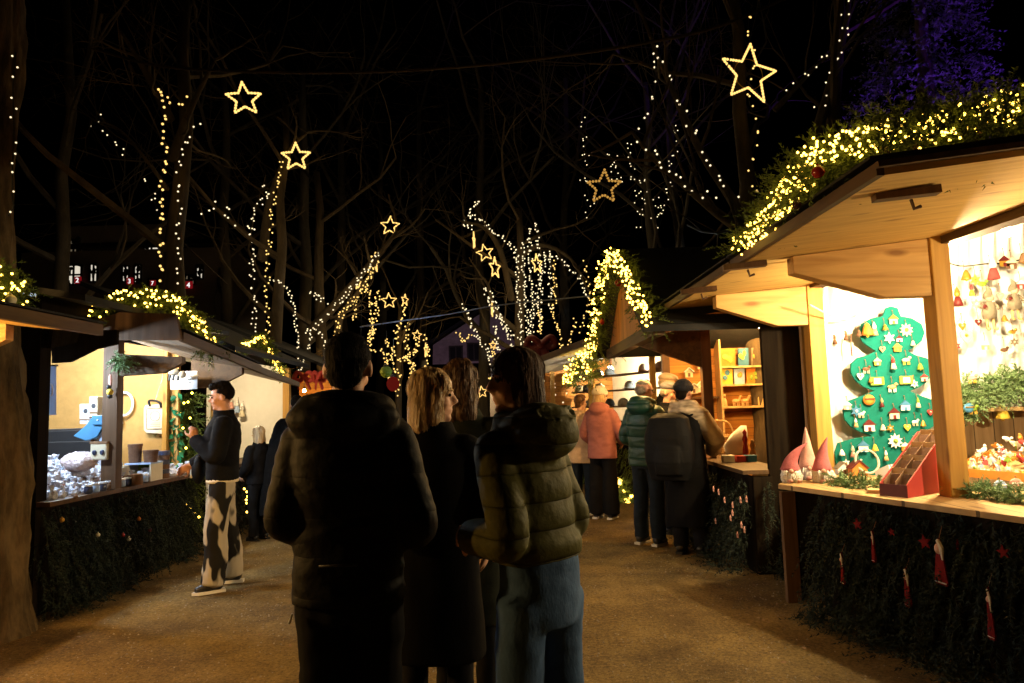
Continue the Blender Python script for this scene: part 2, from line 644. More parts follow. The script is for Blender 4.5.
def rdir(rn=RND):
    while True:
        p = V((rn.uniform(-1, 1), rn.uniform(-1, 1), rn.uniform(-1, 1)))
        if 0.05 < p.length < 1:
            return p.normalized()


# ------------------------------------------------------------------ fir greenery
def sprig(mb, p, d, ln, rn, needles=22, nl=0.035, w=0.004):
    """a drooping fir twig with needles on all sides"""
    d = d.normalized()
    sd = d.cross(V((0, 0, 1)))
    if sd.length < 0.1:
        sd = V((1, 0, 0))
    sd.normalize()
    up = sd.cross(d)
    vs, fs = [], []
    for i in range(needles):
        t = (i + rn.random()) / needles
        q = p + d * (ln * t) - V((0, 0, 0.25 * ln * t * t))
        a = rn.uniform(0, 2 * PI)
        out = (sd * math.cos(a) + up * math.sin(a) * 0.7 + d * 0.75).normalized()
        l_ = nl * (1.15 - 0.6 * t) * rn.uniform(0.7, 1.2)
        wv = out.cross(rdir(rn)).normalized() * w
        o = len(vs)
        vs += [q - wv, q + wv, q + out * l_]
        fs.append((o, o + 1, o + 2))
    q = p + d * ln - V((0, 0, 0.25 * ln))
    o = len(vs)
    vs += [p - sd * 0.003, p + sd * 0.003, q]
    fs.append((o, o + 1, o + 2))
    mb.add(vs, fs)


def fir_along(pts, r, n, rn, ln=0.17, droop=0.3, needles=22, nl=0.035, w=0.004, zmin=-9):
    mb = MB()
    pl = polyline(pts, 60)
    for i in range(n):
        k = rn.uniform(0, 58.99)
        a = pl[int(k)].lerp(pl[int(k) + 1], k % 1)
        t = (pl[int(k) + 1] - pl[int(k)]).normalized()
        o = rdir(rn)
        o = (o - t * o.dot(t))
        q_, d_, l_ = a + o * r * rn.random() * 0.6, o + t * rn.uniform(-0.9, 0.9) + V((0, 0, -droop)), ln * rn.uniform(0.7, 1.3)
        if (q_ + d_.normalized() * l_).z - 0.25 * l_ < zmin:
            continue
        sprig(mb, q_, d_, l_, rn, needles, nl, w)
    return mb


def ico_mesh(name, r, mt, sub=1):
    bm = bmesh.new()
    bmesh.ops.create_icosphere(bm, subdivisions=sub, radius=r)
    me = bpy.data.meshes.new(name)
    bm.to_mesh(me)
    bm.free()
    me.materials.append(M[mt])
    return me


_bulbs = {}


def bulb_objs(parent, pts, r, mt, limit=100):
    key = (round(r, 4), mt)
    if key not in _bulbs:
        _bulbs[key] = ico_mesh('bulb', r, mt)
    me = _bulbs[key]
    w = WL[parent.name]
    for p in pts[:limit]:
        o = bpy.data.objects.new('bulb', me)
        o.location = V(p) - w
        link(o, parent)
    if len(pts) > limit:
        mb = MB()
        for p in pts[limit:]:
            mb.ell(p, r, 6)
        o = obj('bulb', mb, mt, parent)
        o['kind'] = 'stuff'


def garland(label, pts, r, nfir, nbulb, br, rn, ln=0.17, group='lit fir garlands on the stall roofs', baubles=(), needles=22, nl=0.035, w=0.004,
            bspread=0.75, fm='fir', droop=0.3, boff=V((0, 0, 0)), zmin=-9):
    t = thing('fir_garland', label, 'garland', V(pts[0]), 0, group)
    obj('foliage', fir_along(pts, r, nfir, rn, ln, droop, needles, nl, w, zmin), fm, t)
    pl = polyline(pts, 200)
    bp = []
    for i in range(nbulb):
        p = pl[min(199, int(rn.random() * 200))]
        bp.append(p + rdir(rn) * r * bspread * (0.5 + 0.5 * rn.random()) + boff)
    bulb_objs(t, bp, br, 'bulb')
    for bpos, brad, bm_ in baubles:
        b = MB().ell(bpos, brad, 14)
        b.lathe((bpos[0], bpos[1], bpos[2] + brad * 0.92), [(brad * 0.25, 0), (brad * 0.25, brad * 0.3)], 8)
        obj('bauble', b, bm_, t, smooth=True)
    return t


def light_string(label, pts, n, br, jit, rn, mt='bulb_small', wire=True, group='strings of small lights in the trees', r_wire=0.004):
    pts = [V(p) for p in pts]
    t = thing('light_string', label, 'light string', pts[0], 0, group)
    if pts[0].y > 12:
        n, br = int(n * 1.7), br * 0.72
    sm = smoothline(pts, 5)
    if wire:
        obj('wire', MB().tube(sm, r_wire, 4), 'wire', t)
    fine = polyline(sm, n * 6)
    bulb_objs(t, [fine[max(0, min(n * 6 - 1, k * 6 + rn.randint(-3, 3)))] + rdir(rn) * jit for k in range(n)], br, mt)
    return t


def star_pts(n=5, ro=1.0, ri=0.42, ph=PI / 2):
    return [((ro if k % 2 == 0 else ri) * math.cos(ph + k * PI / n), (ro if k % 2 == 0 else ri) * math.sin(ph + k * PI / n)) for k in range(2 * n)]


def star_light(label, c, R_, rn, yaw=0.0, tilt=0.0, ring=False, n_b=40, tr=None, brt=None, dim=False):
    t = thing('star_light', label, 'star light', c, 0, 'lit stars hung in the trees')
    rot = Matrix.Rotation(yaw, 3, 'Z') @ Matrix.Rotation(tilt, 3, 'Y')
    sp = [V(c) + rot @ V((x * R_, 0, y * R_)) for x, y in star_pts(ri=0.45)]
    tr = tr or R_ * 0.05
    obj('light_rope', MB().tube(sp + [sp[0], sp[1]], tr, 6, cap=False), 'gold' if dim else 'rope', t)
    if n_b:
        bulb_objs(t, polyline(sp + [sp[0]], n_b), brt or tr * 1.35, 'bulb_dim' if dim else 'bulb_gold')
    if ring:
        rg = [V(c) + rot @ V((math.cos(a) * R_ * 0.5, 0.01, math.sin(a) * R_ * 0.5)) for a in [2 * PI * k / 24 for k in range(25)]]
        obj('ring', MB().tube(rg, tr * 0.35, 5, cap=False), 'gold', t)
    return t


# ------------------------------------------------------------------ bare trees
def grow(mb, p, d, ln, r, depth, rn, up=0.1, kink=0.25, n=5):
    pts, rad = [p], [r]
    q, dd = p, d.normalized()
    for i in range(4):
        dd = (dd + rdir(rn) * kink + V((0, 0, up))).normalized()
        q = q + dd * ln / 4
        pts.append(q)
        rad.append(r * (1 - 0.13 * (i + 1)))
    mb.tube(pts, rad, n if depth > 1 else 3, cap=False)
    if depth <= 0:
        return
    for k in range(rn.choice((2, 3, 3))):
        i = rn.choice((2, 3, 4))
        side = rdir(rn)
        nd = (pts[i] - pts[i - 1]).normalized() * 0.8 + side * 0.75
        grow(mb, pts[i], nd, ln * rn.uniform(0.55, 0.8), rad[i] * 0.62, depth - 1, rn, up, kink, n)


def bare_tree(label, base, h, r, seed, lean=(0, 0), limbs=(), depth=4, mt='bark', spread=0.8, group='bare trees along the market', auto=5, name='bare_tree', up=0.08,
              split=0.42, rough=False):
    rn = random.Random(seed)
    t = thing(name, label, 'tree', base, 0, group)
    tr, cr = MB(), MB()
    base = V(base)
    ts = []
    rad = []
    k = 9
    for i in range(k):
        u_ = i / (k - 1)
        ts.append(base + V((lean[0] * u_ + 0.05 * h / 6 * rn.uniform(-1, 1) * (i > 0), lean[1] * u_ + 0.05 * h / 6 * rn.uniform(-1, 1) * (i > 0), h * u_ - (0.1 if i == 0 else 0))))
        rad.append(r * (1.25 if i == 0 else 1.0) * (1 - 0.62 * u_))
    tr.tube(ts, rad, 14)
    for j in range(auto):
        u_ = split + (1 - split) * (j + rn.random() * 0.6) / max(1, auto - 0.4)
        u_ = min(u_, 1)
        i = min(k - 2, int(u_ * (k - 1)))
        p = ts[i].lerp(ts[i + 1], u_ * (k - 1) - i)
        a = rn.uniform(0, 2 * PI)
        grow(cr, p, V((math.cos(a) * spread, math.sin(a) * spread, 0.55)), h * rn.uniform(0.28, 0.42), rad[i] * 0.5, depth, rn, up)
    for lp, lr in limbs:
        sm = smoothline(lp, 4)
        n_ = len(sm)
        tr.tube(sm, [lr * (1 - 0.75 * i / (n_ - 1)) for i in range(n_)], 8)
        for i in range(2, n_, 2):
            d = (sm[i] - sm[i - 1]).normalized()
            grow(cr, sm[i], d * 0.6 + rdir(rn), rn.uniform(0.5, 1.1) * h / 7, lr * 0.3, 2, rn, up)
    if rough:
        tr = MB()
        hh = [h * (i / 60) ** 1.2 - 0.08 for i in range(61)]
        for z in hh:
            u_ = max(0, z) / h
            i = min(k - 2, int(u_ * (k - 1)))
            c_ = ts[i].lerp(ts[i + 1], min(1, u_ * (k - 1) - i))
            for q in range(72):
                a = 2 * PI * q / 72
                rr = r * (1 - 0.5 * u_) * (1 + 0.35 * math.exp(-z * 2.2) * (1 + 0.5 * math.sin(a * 3 + 1)))
                nv = V((math.cos(a) * 3.2, math.sin(a) * 3.2, z * 1.1))
                rr += 0.06 * abs(noise.noise(nv * 2.1)) + 0.03 * noise.noise(nv * 4.3) + 0.02 * noise.noise(nv * 1.1)
                tr.v.append(V((c_.x + rr * math.cos(a), c_.y + rr * math.sin(a), base.z + z)))
        for i in range(60):
            for q in range(72):
                q2 = (q + 1) % 72
                tr.f.append((i * 72 + q, i * 72 + q2, (i + 1) * 72 + q2, (i + 1) * 72 + q))
                tr.mi.append(0)
    obj('trunk', tr, mt, t, smooth=True)
    obj('crown', cr, mt, t)
    return t


def lamp(label, p, r, mt, hang=None, group='bare lamps inside the stalls'):
    """bulb on a holder; hang = height of the ceiling it hangs from"""
    t = thing('stall_lamp', label, 'lamp', p, 0, group)
    p = V(p)
    obj('bulb', MB().ell(p, r, 12), mt, t, smooth=True)
    top = hang if hang else p.z + 0.12
    obj('holder', MB().lathe((p.x, p.y, p.z + r * 0.8), [(r * 0.5, 0), (r * 0.55, 0.02), (r * 0.4, 0.05)], 10), 'black_metal', t)
    if top - p.z > 0.1:
        obj('flex', MB().tube([(p.x, p.y, p.z + r + 0.03), (p.x, p.y, top)], 0.006, 6), 'black_metal', t)
    return t
# ------------------------------------------------------------------ people
def lerp_rings(rings, z):
    for a, b in zip(rings, rings[1:]):
        if a[2] <= z <= b[2]:
            t = (z - a[2]) / (b[2] - a[2]) if b[2] > a[2] else 0
            t2 = t * t * (3 - 2 * t) * 0.5 + t * 0.5
            return tuple(a[i] + (b[i] - a[i]) * (t if i == 2 else t2) for i in range(5))
    return rings[-1]


def hand(mb, w, d, n, side, curl=0.5, r=0.0085):
    """w wrist, d direction of the fingers, n palm normal, side +1/-1: where the thumb leaves"""
    w, d, n = V(w), V(d).normalized(), V(n)
    n = (n - d * n.dot(d)).normalized()
    s = d.cross(n) * side
    fr = Matrix((s, n, d)).transposed()
    mb.ell(w + d * 0.045, (0.041, 0.018, 0.056), 12, fr)
    for k, ln in enumerate((0.072, 0.08, 0.075, 0.058)):
        b = w + d * (0.085 - 0.006 * abs(k - 1)) + s * (0.030 - 0.0205 * k)
        pts = [b - d * 0.02, b]
        a = 0.15 * curl
        q = b
        for seg, f in enumerate((0.45, 0.32, 0.23)):
            a += curl * (0.75 if seg else 0.55)
            q = q + (d * math.cos(a) + n * math.sin(a)) * ln * f
            pts.append(q)
        mb.tube(pts, [r * 1.05, r, r * 0.95, r * 0.9, r * 0.75], 7)
    b = w + d * 0.028 + s * 0.03
    mb.tube([b - s * 0.01, b + s * 0.02 + d * 0.02 + n * 0.008, b + s * 0.032 + d * 0.045 + n * 0.02 * (1 + curl), b + s * 0.026 + d * 0.066 + n * 0.03 * (1 + curl)],
            [0.012, 0.011, 0.0095, 0.008], 7)


def head_mb():
    b = MB()
    b.ell((0, -0.008, 0.025), (0.075, 0.094, 0.09), 20)
    b.ell((0, 0.018, -0.045), (0.056, 0.066, 0.068), 16)
    b.ell((0, 0.076, 0.024), (0.046, 0.014, 0.011), 10)
    b.ell((0, 0.066, -0.098), (0.022, 0.02, 0.018), 10)
    for s in (-1, 1):
        b.ell((s * 0.034, 0.056, -0.032), (0.028, 0.026, 0.03), 10)
        b.ell((s * 0.076, -0.006, -0.008), (0.011, 0.021, 0.033), 10, Matrix.Rotation(s * 0.25, 3, 'Z'))
    b.tube([(0, 0.08, 0.018), (0, 0.093, -0.008), (0, 0.106, -0.03)], [0.009, 0.0105, 0.0135], 8)
    b.ell((0, 0.091, -0.034), (0.019, 0.013, 0.009), 8)
    b.ell((0, 0.082, -0.06), (0.021, 0.009, 0.006), 8)
    b.ell((0, 0.08, -0.07), (0.018, 0.009, 0.006), 8)
    return b


def hair_mb(kind):
    b = MB()
    if kind == 'short':
        b.ell((0, -0.02, 0.036), (0.081, 0.09, 0.088), 20)
        b.ell((0, 0.02, 0.085), (0.062, 0.07, 0.04), 14)
        b.ell((0, -0.055, -0.03), (0.064, 0.042, 0.055), 14)
        return b, 0.0025, (60, 60, 60)
    if kind == 'quiff':
        b.ell((0, -0.022, 0.036), (0.082, 0.09, 0.088), 20)
        b.ell((0, 0.045, 0.095), (0.062, 0.055, 0.038), 14)
        b.ell((0, -0.01, 0.105), (0.066, 0.08, 0.035), 14)
        return b, 0.006, (45, 45, 30)
    if kind == 'bald':
        b.ell((0, -0.04, 0.0), (0.081, 0.07, 0.062), 18)
        b.ell((0, -0.02, 0.06), (0.07, 0.075, 0.06), 18)
        return b, 0.003, (60, 60, 60)
    if kind == 'bob':
        b.ell((0, -0.014, 0.034), (0.087, 0.098, 0.092), 22)
        b.loft([(0, -0.025, -0.17, 0.098, 0.066), (0, -0.025, -0.14, 0.106, 0.076), (0, -0.022, -0.07, 0.101, 0.08), (0, -0.018, 0.0, 0.091, 0.082), (0, -0.014, 0.04, 0.08, 0.08)], 28, 2.2)
        b.tube([(-0.05, 0.05, 0.08), (-0.085, 0.03, 0.0), (-0.092, 0.018, -0.12)], [0.02, 0.022, 0.018], 8)
        b.tube([(0.05, 0.05, 0.08), (0.085, 0.03, 0.0), (0.092, 0.018, -0.12)], [0.02, 0.022, 0.018], 8)
        return b, 0.008, (48, 48, 5)
    if kind == 'wavy':
        b.ell((0, -0.016, 0.034), (0.09, 0.1, 0.094), 22)
        b.loft([(0, -0.06, -0.33, 0.06, 0.03), (0, -0.055, -0.25, 0.115, 0.055), (0, -0.04, -0.13, 0.118, 0.078), (0, -0.025, -0.02, 0.1, 0.086), (0, -0.014, 0.05, 0.08, 0.08)], 28, 2.1)
        return b, 0.016, (26, 26, 11)
    if kind == 'long':
        b.ell((0, -0.014, 0.034), (0.084, 0.099, 0.09), 22)
        b.loft([(0, -0.05, -0.26, 0.07, 0.05), (0, -0.042, -0.16, 0.088, 0.06), (0, -0.03, -0.07, 0.088, 0.072), (0, -0.02, 0.0, 0.086, 0.08), (0, -0.014, 0.05, 0.078, 0.078)], 28, 2.1)
        for q in (-1, 1):
            b.tube([(q * 0.03, 0.05, 0.092), (q * 0.066, 0.022, 0.05), (q * 0.078, 0.0, 0.0), (q * 0.08, -0.005, -0.06), (q * 0.07, 0.0, -0.16)], [0.016, 0.018, 0.02, 0.022, 0.02], 8)
        return b, 0.003, (50, 50, 5)


def strands(me, n, seed, steps, step, lift=0.0025, w=0.0012, zlo=-9):
    """loose hair strands that follow a hair mesh downwards"""
    from mathutils.bvhtree import BVHTree
    rn = random.Random(seed)
    vs = [v.co.copy() for v in me.vertices]
    ps = [tuple(p.vertices) for p in me.polygons]
    tree_ = BVHTree.FromPolygons(vs, ps)
    z1 = max(v.z for v in vs)
    z0 = min(v.z for v in vs)
    out = MB()
    for i in range(n):
        pl = me.polygons[rn.randrange(len(ps))]
        p = V(pl.center)
        if rn.random() > ((p.z - z0) / (z1 - z0)) * 0.8 + 0.3:
            continue
        nn = V(pl.normal)
        dj = V((rn.uniform(-0.25, 0.25), rn.uniform(-0.25, 0.25), -1))
        pts = [p + nn * 0.001]
        k = steps if steps < 4 else rn.randint(steps // 2, steps)
        for s in range(k):
            d = dj - nn * dj.dot(nn)
            if d.length < 0.05:
                d = V((rn.uniform(-1, 1), -1, 0)) - nn * nn.dot(V((0, -1, 0)))
            q = p + d.normalized() * step
            hit = tree_.find_nearest(q)
            if hit[0] is None:
                break
            if s > 3 and hit[1].z < -0.6:
                pts.append(q + V((rn.uniform(-1, 1), rn.uniform(-1, 1), 0)) * 0.004)
                break
            p, nn = hit[0], hit[1]
            pts.append(p + nn * lift * (0.4 + rn.random() * (1.5 if steps < 4 else 1)))
        if len(pts) < 2:
            continue
        sd = (pts[-1] - pts[0]).cross(nn)
        if sd.length < 1e-5:
            continue
        sd.normalize()
        o = len(out.v)
        m_ = len(pts)
        for j, q in enumerate(pts):
            ww = w * (1 - 0.75 * j / (m_ - 1))
            out.v += [q - sd * ww, q + sd * ww]
        for j in range(m_ - 1):
            out.f.append((o + 2 * j, o + 2 * j + 1, o + 2 * j + 3, o + 2 * j + 2))
            out.mi.append(0)
    return out


def person(label, loc, yaw, H, top, arms, hair, hairmat, group=None, skin='skin', head=(0, 0), trousers='trousers_black', leg_r=(0.1, 0.085, 0.078), legs=None, hip=0.165,
           shoes='shoe_black', sole='shoe_black', voxel=0.011, shirt=None, hat=None, hood=None, collar=True, curls=(0.5, 0.5), extras=None, hem=0.86,
           hw=0.2, waist=0.185, chest=0.215, sleeve=(0.088, 0.074, 0.06), puff=0.0, pstep=0.12, fold=(0.006, (7, 7, 16)), tfold=(0.007, (9, 9, 12)), depth=1.0, handdir=None,
           pocket=False, sw=0.178, flare=0.0, topname='jacket', lean=0.0, glasses=False):
    s = H / 1.75
    root = thing('person', label, 'person', loc, yaw, group)
    S_ = Matrix.Scale(s, 4)

    def put(name, me, mt, parent=root, smooth=True):
        if isinstance(me, MB):
            me = me.mesh(name)
            me.polygons.foreach_set('use_smooth', [smooth] * len(me.polygons))
        me.transform(S_)
        return obj(name, me, mt, parent, True, False)

    HM = Matrix.Translation((0, lean + 0.012, 1.635)) @ Matrix.Rotation(head[0], 4, 'Z') @ Matrix.Rotation(head[1], 4, 'X')
    legs = legs or [((-0.1, 0.015, 0.5), (-0.105, -0.01, 0.09), 0.0), ((0.1, 0.015, 0.5), (0.105, -0.01, 0.09), 0.0)]
    sh = [V((-sw, lean - 0.005, 1.395)), V((sw, lean - 0.005, 1.395))]
    # body: one skin
    b = MB()
    b.loft([(0, 0, 0.86, hip * 0.6, 0.07), (0, 0, 0.95, hip * 0.78, 0.085), (0, lean * 0.3, 1.1, 0.13, 0.095), (0, lean * 0.7, 1.28, 0.155, 0.105), (0, lean - 0.01, 1.40, 0.14, 0.08), (0, lean - 0.01, 1.46, 0.06, 0.05)], 20)
    b.tube([(0, lean - 0.015, 1.42), (0, lean - 0.008, 1.5), (0, lean + 0.005, 1.58)], [0.062, 0.054, 0.054], 14)
    b.join(head_mb().xf(HM))
    for i, (el, wr) in enumerate(arms):
        b.tube([sh[i], el, wr], [0.05, 0.042, 0.03], 10)
        hd = V(handdir[i]) if handdir and handdir[i] else (V(wr) - V(el)).normalized()
        pn = V((1 if i == 0 else -1, 0.2, -0.25))
        hand(b, V(wr), hd, pn, 1 if i == 0 else -1, curls[i])
    for i, (kn, an, ft) in enumerate(legs):
        hp = V(((-1, 1)[i] * 0.085, 0, 0.9))
        b.tube([hp, kn, an], [0.052, 0.046, 0.036], 10)
        fd = V((math.sin(-ft), math.cos(ft), 0))
        b.tube([V(an) - fd * 0.03, V(an) + fd * 0.07 - V((0, 0, 0.045)), V(an) + fd * 0.1 - V((0, 0, 0.055))], [0.035, 0.03, 0.02], 8)
    put('body', remesh(b, min(voxel, 0.009), 1), skin)
    for q in (-1, 1):
        put('eye', MB().ell((q * 0.029, 0.079, 0.001), (0.013, 0.008, 0.008), 8).xf(HM), 'eye', root)
        put('eyebrow', MB().tube([(q * 0.012, 0.088, 0.02), (q * 0.03, 0.087, 0.026), (q * 0.048, 0.074, 0.02)], [0.0035, 0.004, 0.0025], 6).xf(HM), hairmat if hairmat else 'hair_brown', root)
    if glasses:
        e = MB()
        for q in (-1, 1):
            e.tube([(q * 0.033 + 0.024 * math.cos(a), 0.098, -0.002 + 0.018 * math.sin(a)) for a in [2 * PI * k / 14 for k in range(15)]], 0.0025, 5, cap=False)
            e.tube([(q * 0.057, 0.098, 0.004), (q * 0.082, 0.0, 0.004)], 0.0025, 5)
        e.tube([(-0.009, 0.098, 0), (0.009, 0.098, 0)], 0.0025, 5)
        put('glasses', e.xf(HM), 'black_metal', root)
    if hair:
        hb, amp, sc = hair_mb(hair)
        hm_ = remesh(hb.xf(HM), 0.007, 2, (amp, sc))
        if loc[1] < 7:
            st_ = strands(hm_, 2600, int(H * 1000), 2, 0.008, 0.004) if hair in ('short', 'quiff', 'bald') else strands(hm_, 1500, int(H * 1000), 16, 0.014, 0.004, 0.0016)
            bm = bmesh.new()
            bm.from_mesh(hm_)
            sm_ = st_.mesh('s')
            bm.from_mesh(sm_)
            bm.to_mesh(hm_)
            bm.free()
            bpy.data.meshes.remove(sm_)
            hm_.polygons.foreach_set('use_smooth', [True] * len(hm_.polygons))
        put('hair', hm_, hairmat)
    if hat == 'beanie':
        h = MB()
        h.ell((0, -0.012, 0.055), (0.093, 0.108, 0.09), 20)
        h.loft([(0, -0.012, 0.02, 0.094, 0.11), (0, -0.012, 0.035, 0.1, 0.116), (0, -0.012, 0.065, 0.1, 0.116), (0, -0.012, 0.075, 0.094, 0.11)], 22, 2)
        put('knit_hat', remesh(h.xf(HM), 0.009, 2, (0.003, (70, 70, 20))), top['hat'])
    if hat == 'flatcap':
        h = MB()
        h.ell((0, -0.005, 0.07), (0.092, 0.112, 0.055), 20)
        h.ell((0, 0.03, 0.095), (0.088, 0.1, 0.03), 18, Matrix.Rotation(-0.2, 3, 'X'))
        h.ell((0, 0.115, 0.058), (0.068, 0.05, 0.01), 16, Matrix.Rotation(-0.25, 3, 'X'))
        put('flat_cap', remesh(h.xf(HM), 0.008, 2), top['hat'])
    # trousers
    if trousers:
        t = MB()
        t.loft([(0, 0, 0.80, hip * 0.79, 0.11), (0, 0, 0.9, hip, 0.12), (0, 0, 1.0, hip * 0.97, 0.115), (0, 0, 1.04, 0.15, 0.11)], 20)
        for i, (kn, an, ft) in enumerate(legs):
            hp = V(((-1, 1)[i] * 0.09, -0.005, 0.9))
            kn, an = V(kn), V(an)
            pts = [hp, hp.lerp(kn, 0.5) + V((0, 0.01, 0)), kn, kn.lerp(an, 0.5) - V((0, 0.012, 0)), an + V((0, 0.01, -0.02))]
            t.tube(pts, [leg_r[0], leg_r[0] * 0.92, leg_r[1], (leg_r[1] + leg_r[2]) / 2, leg_r[2]], 14)
        put('trousers', remesh(t, 0.013, 2, tfold), trousers)
    for i, (kn, an, ft) in enumerate(legs):
        an = V(an)
        R3 = Matrix.Rotation(ft, 3, 'Z')
        sm = MB()
        sm.tube([an + R3 @ V((0, -0.06, -0.04)), an + R3 @ V((0, 0.0, -0.02)), an + R3 @ V((0, 0.07, -0.042)), an + R3 @ V((0, 0.14, -0.058))], [0.04, 0.052, 0.043, 0.03], 12)
        sh_ = put('shoe', remesh(sm, 0.012, 2), shoes)
        so = MB()
        so.slab([an + R3 @ V(p) for p in [(-0.035, -0.09, -0.09), (0.035, -0.09, -0.09), (0.045, 0.05, -0.09), (0.04, 0.125, -0.09), (0.0, 0.17, -0.09), (-0.04, 0.125, -0.09), (-0.045, 0.06, -0.09)]], (0, 0, 0.024))
        put('sole', so, sole, sh_, False)
    # top garment
    c = MB()
    rg = [(0, 0, hem, hw + flare, (hw + flare) * 0.72 * depth), (0, 0, max(hem + 0.06, 1.0), (hw + waist) / 2 + flare * 0.3, 0.135 * depth + flare * 0.3), (0, lean * 0.3, 1.12, waist, 0.135 * depth),
          (0, lean * 0.7, 1.28, chest, 0.155 * depth), (0, lean - 0.005, 1.38, chest * 0.97, 0.14 * depth), (0, lean - 0.01, 1.44, chest * 0.68, 0.11), (0, lean - 0.01, 1.475, 0.105, 0.09), (0, lean - 0.005, 1.52 if collar else 1.485, 0.088, 0.085)]
    z0, z1 = rg[0][2], rg[-1][2]
    n = int((z1 - z0) / 0.014)
    rings = []
    for i in range(n + 1):
        z = z0 + (z1 - z0) * i / n
        q = list(lerp_rings(rg, z))
        q[2] = z
        if puff and z < 1.44:
            k = abs(math.sin(PI * (z - z0) / pstep)) ** 0.32
            q[3] += puff * (k - 0.75)
            q[4] += puff * (k - 0.75)
        rings.append(tuple(q))
    c.loft(rings, 30, 2.3)
    for i, (el, wr) in enumerate(arms):
        el, wr = V(el), V(wr)
        a0 = sh[i]
        inner = a0 * 0.55 + V((0, 0, 0.62))
        path = smoothline([V((a0.x * 0.6, a0.y, 1.385)), a0 + V((0, 0, -0.01)), a0.lerp(el, 0.5), el, el.lerp(wr, 0.55), wr - (wr - el).normalized() * 0.01], 6)
        m_ = len(path)
        rr = []
        acc = 0
        for j, p in enumerate(path):
            if j:
                acc += (p - path[j - 1]).length
            u_ = j / (m_ - 1)
            r_ = sleeve[0] + (sleeve[1] - sleeve[0]) * min(1, u_ / 0.55) if u_ < 0.55 else sleeve[1] + (sleeve[2] - sleeve[1]) * (u_ - 0.55) / 0.45
            if u_ < 0.15:
                r_ *= 0.93
            if puff:
                r_ += puff * 0.8 * (abs(math.sin(PI * acc / (pstep * 0.9))) ** 0.45 - 0.75)
            rr.append(r_)
        c.tube(path, rr, 16)
    if hood:
        hx, hy, hz, rx, ry, rz = hood
        c.ell((hx, hy, hz), (rx, ry, rz), 20)
        c.ell((hx, hy * 0.6, hz + rz * 0.55), (rx * 0.82, ry, rz * 0.6), 18)
        ring = []
        for k in range(17):
            a = 2 * PI * k / 16
            ring.append((hx + rx * 0.74 * math.sin(a), hy * 0.25 + 0.115 * math.cos(a) * -1, hz + rz * (0.45 + 0.3 * math.cos(a))))
        c.tube(ring, rz * 0.36, 10, cap=False)
    put(topname, remesh(c, voxel, 2 if puff else 3, fold), top['mat'])
    if extras:
        extras(put, HM, root)
    return root
# ------------------------------------------------------------------ world and ground
w = bpy.data.worlds.new('World')
SC.world = w
w.use_nodes = True
nt = w.node_tree
sky = nt.nodes.new('ShaderNodeTexSky')
sky.sky_type = 'NISHITA'
sky.sun_disc = False
sky.sun_elevation = math.radians(-6)
sky.sun_rotation = math.radians(200)
nt.links.new(sky.outputs[0], nt.nodes['Background'].inputs['Color'])
nt.nodes['Background'].inputs['Strength'].default_value = 0.02


def gravel():
    m = mat('gravel', (0.095, 0.065, 0.028), 0.95, 0.0, 1.5, 0, None, (0.30, 0.22, 0.085), spec=0.2)
    nt = m.node_tree
    L = nt.links.new
    b = nt.nodes['Principled BSDF']
    rp = [n for n in nt.nodes if n.type == 'VALTORGB'][0]
    tc = [n for n in nt.nodes if n.type == 'TEX_COORD'][0]
    fine = nt.nodes.new('ShaderNodeTexNoise')
    fine.inputs['Scale'].default_value = 42
    fine.inputs['Detail'].default_value = 6
    fine.inputs['Roughness'].default_value = 0.85
    L(tc.outputs['Object'], fine.inputs['Vector'])
    fr = nt.nodes.new('ShaderNodeValToRGB')
    fr.color_ramp.elements[0].position = 0.3
    fr.color_ramp.elements[1].position = 0.7
    fr.color_ramp.elements[0].color = (0.22, 0.2, 0.18, 1)
    fr.color_ramp.elements[1].color = (1.75, 1.65, 1.5, 1)
    L(fine.outputs['Fac'], fr.inputs['Fac'])
    mx = nt.nodes.new('ShaderNodeMix')
    mx.data_type = 'RGBA'
    mx.blend_type = 'MULTIPLY'
    mx.inputs[0].default_value = 1
    L(rp.outputs['Color'], mx.inputs[6])
    L(fr.outputs['Color'], mx.inputs[7])
    L(mx.outputs[2], b.inputs['Base Color'])
    mid = nt.nodes.new('ShaderNodeTexNoise')
    mid.inputs['Scale'].default_value = 14
    mid.inputs['Detail'].default_value = 9
    mid.inputs['Roughness'].default_value = 0.8
    L(tc.outputs['Object'], mid.inputs['Vector'])
    bp = nt.nodes.new('ShaderNodeBump')
    bp.inputs['Strength'].default_value = 1.0
    bp.inputs['Distance'].default_value = 0.06
    L(mid.outputs['Fac'], bp.inputs['Height'])
    L(bp.outputs['Normal'], b.inputs['Normal'])
    return m


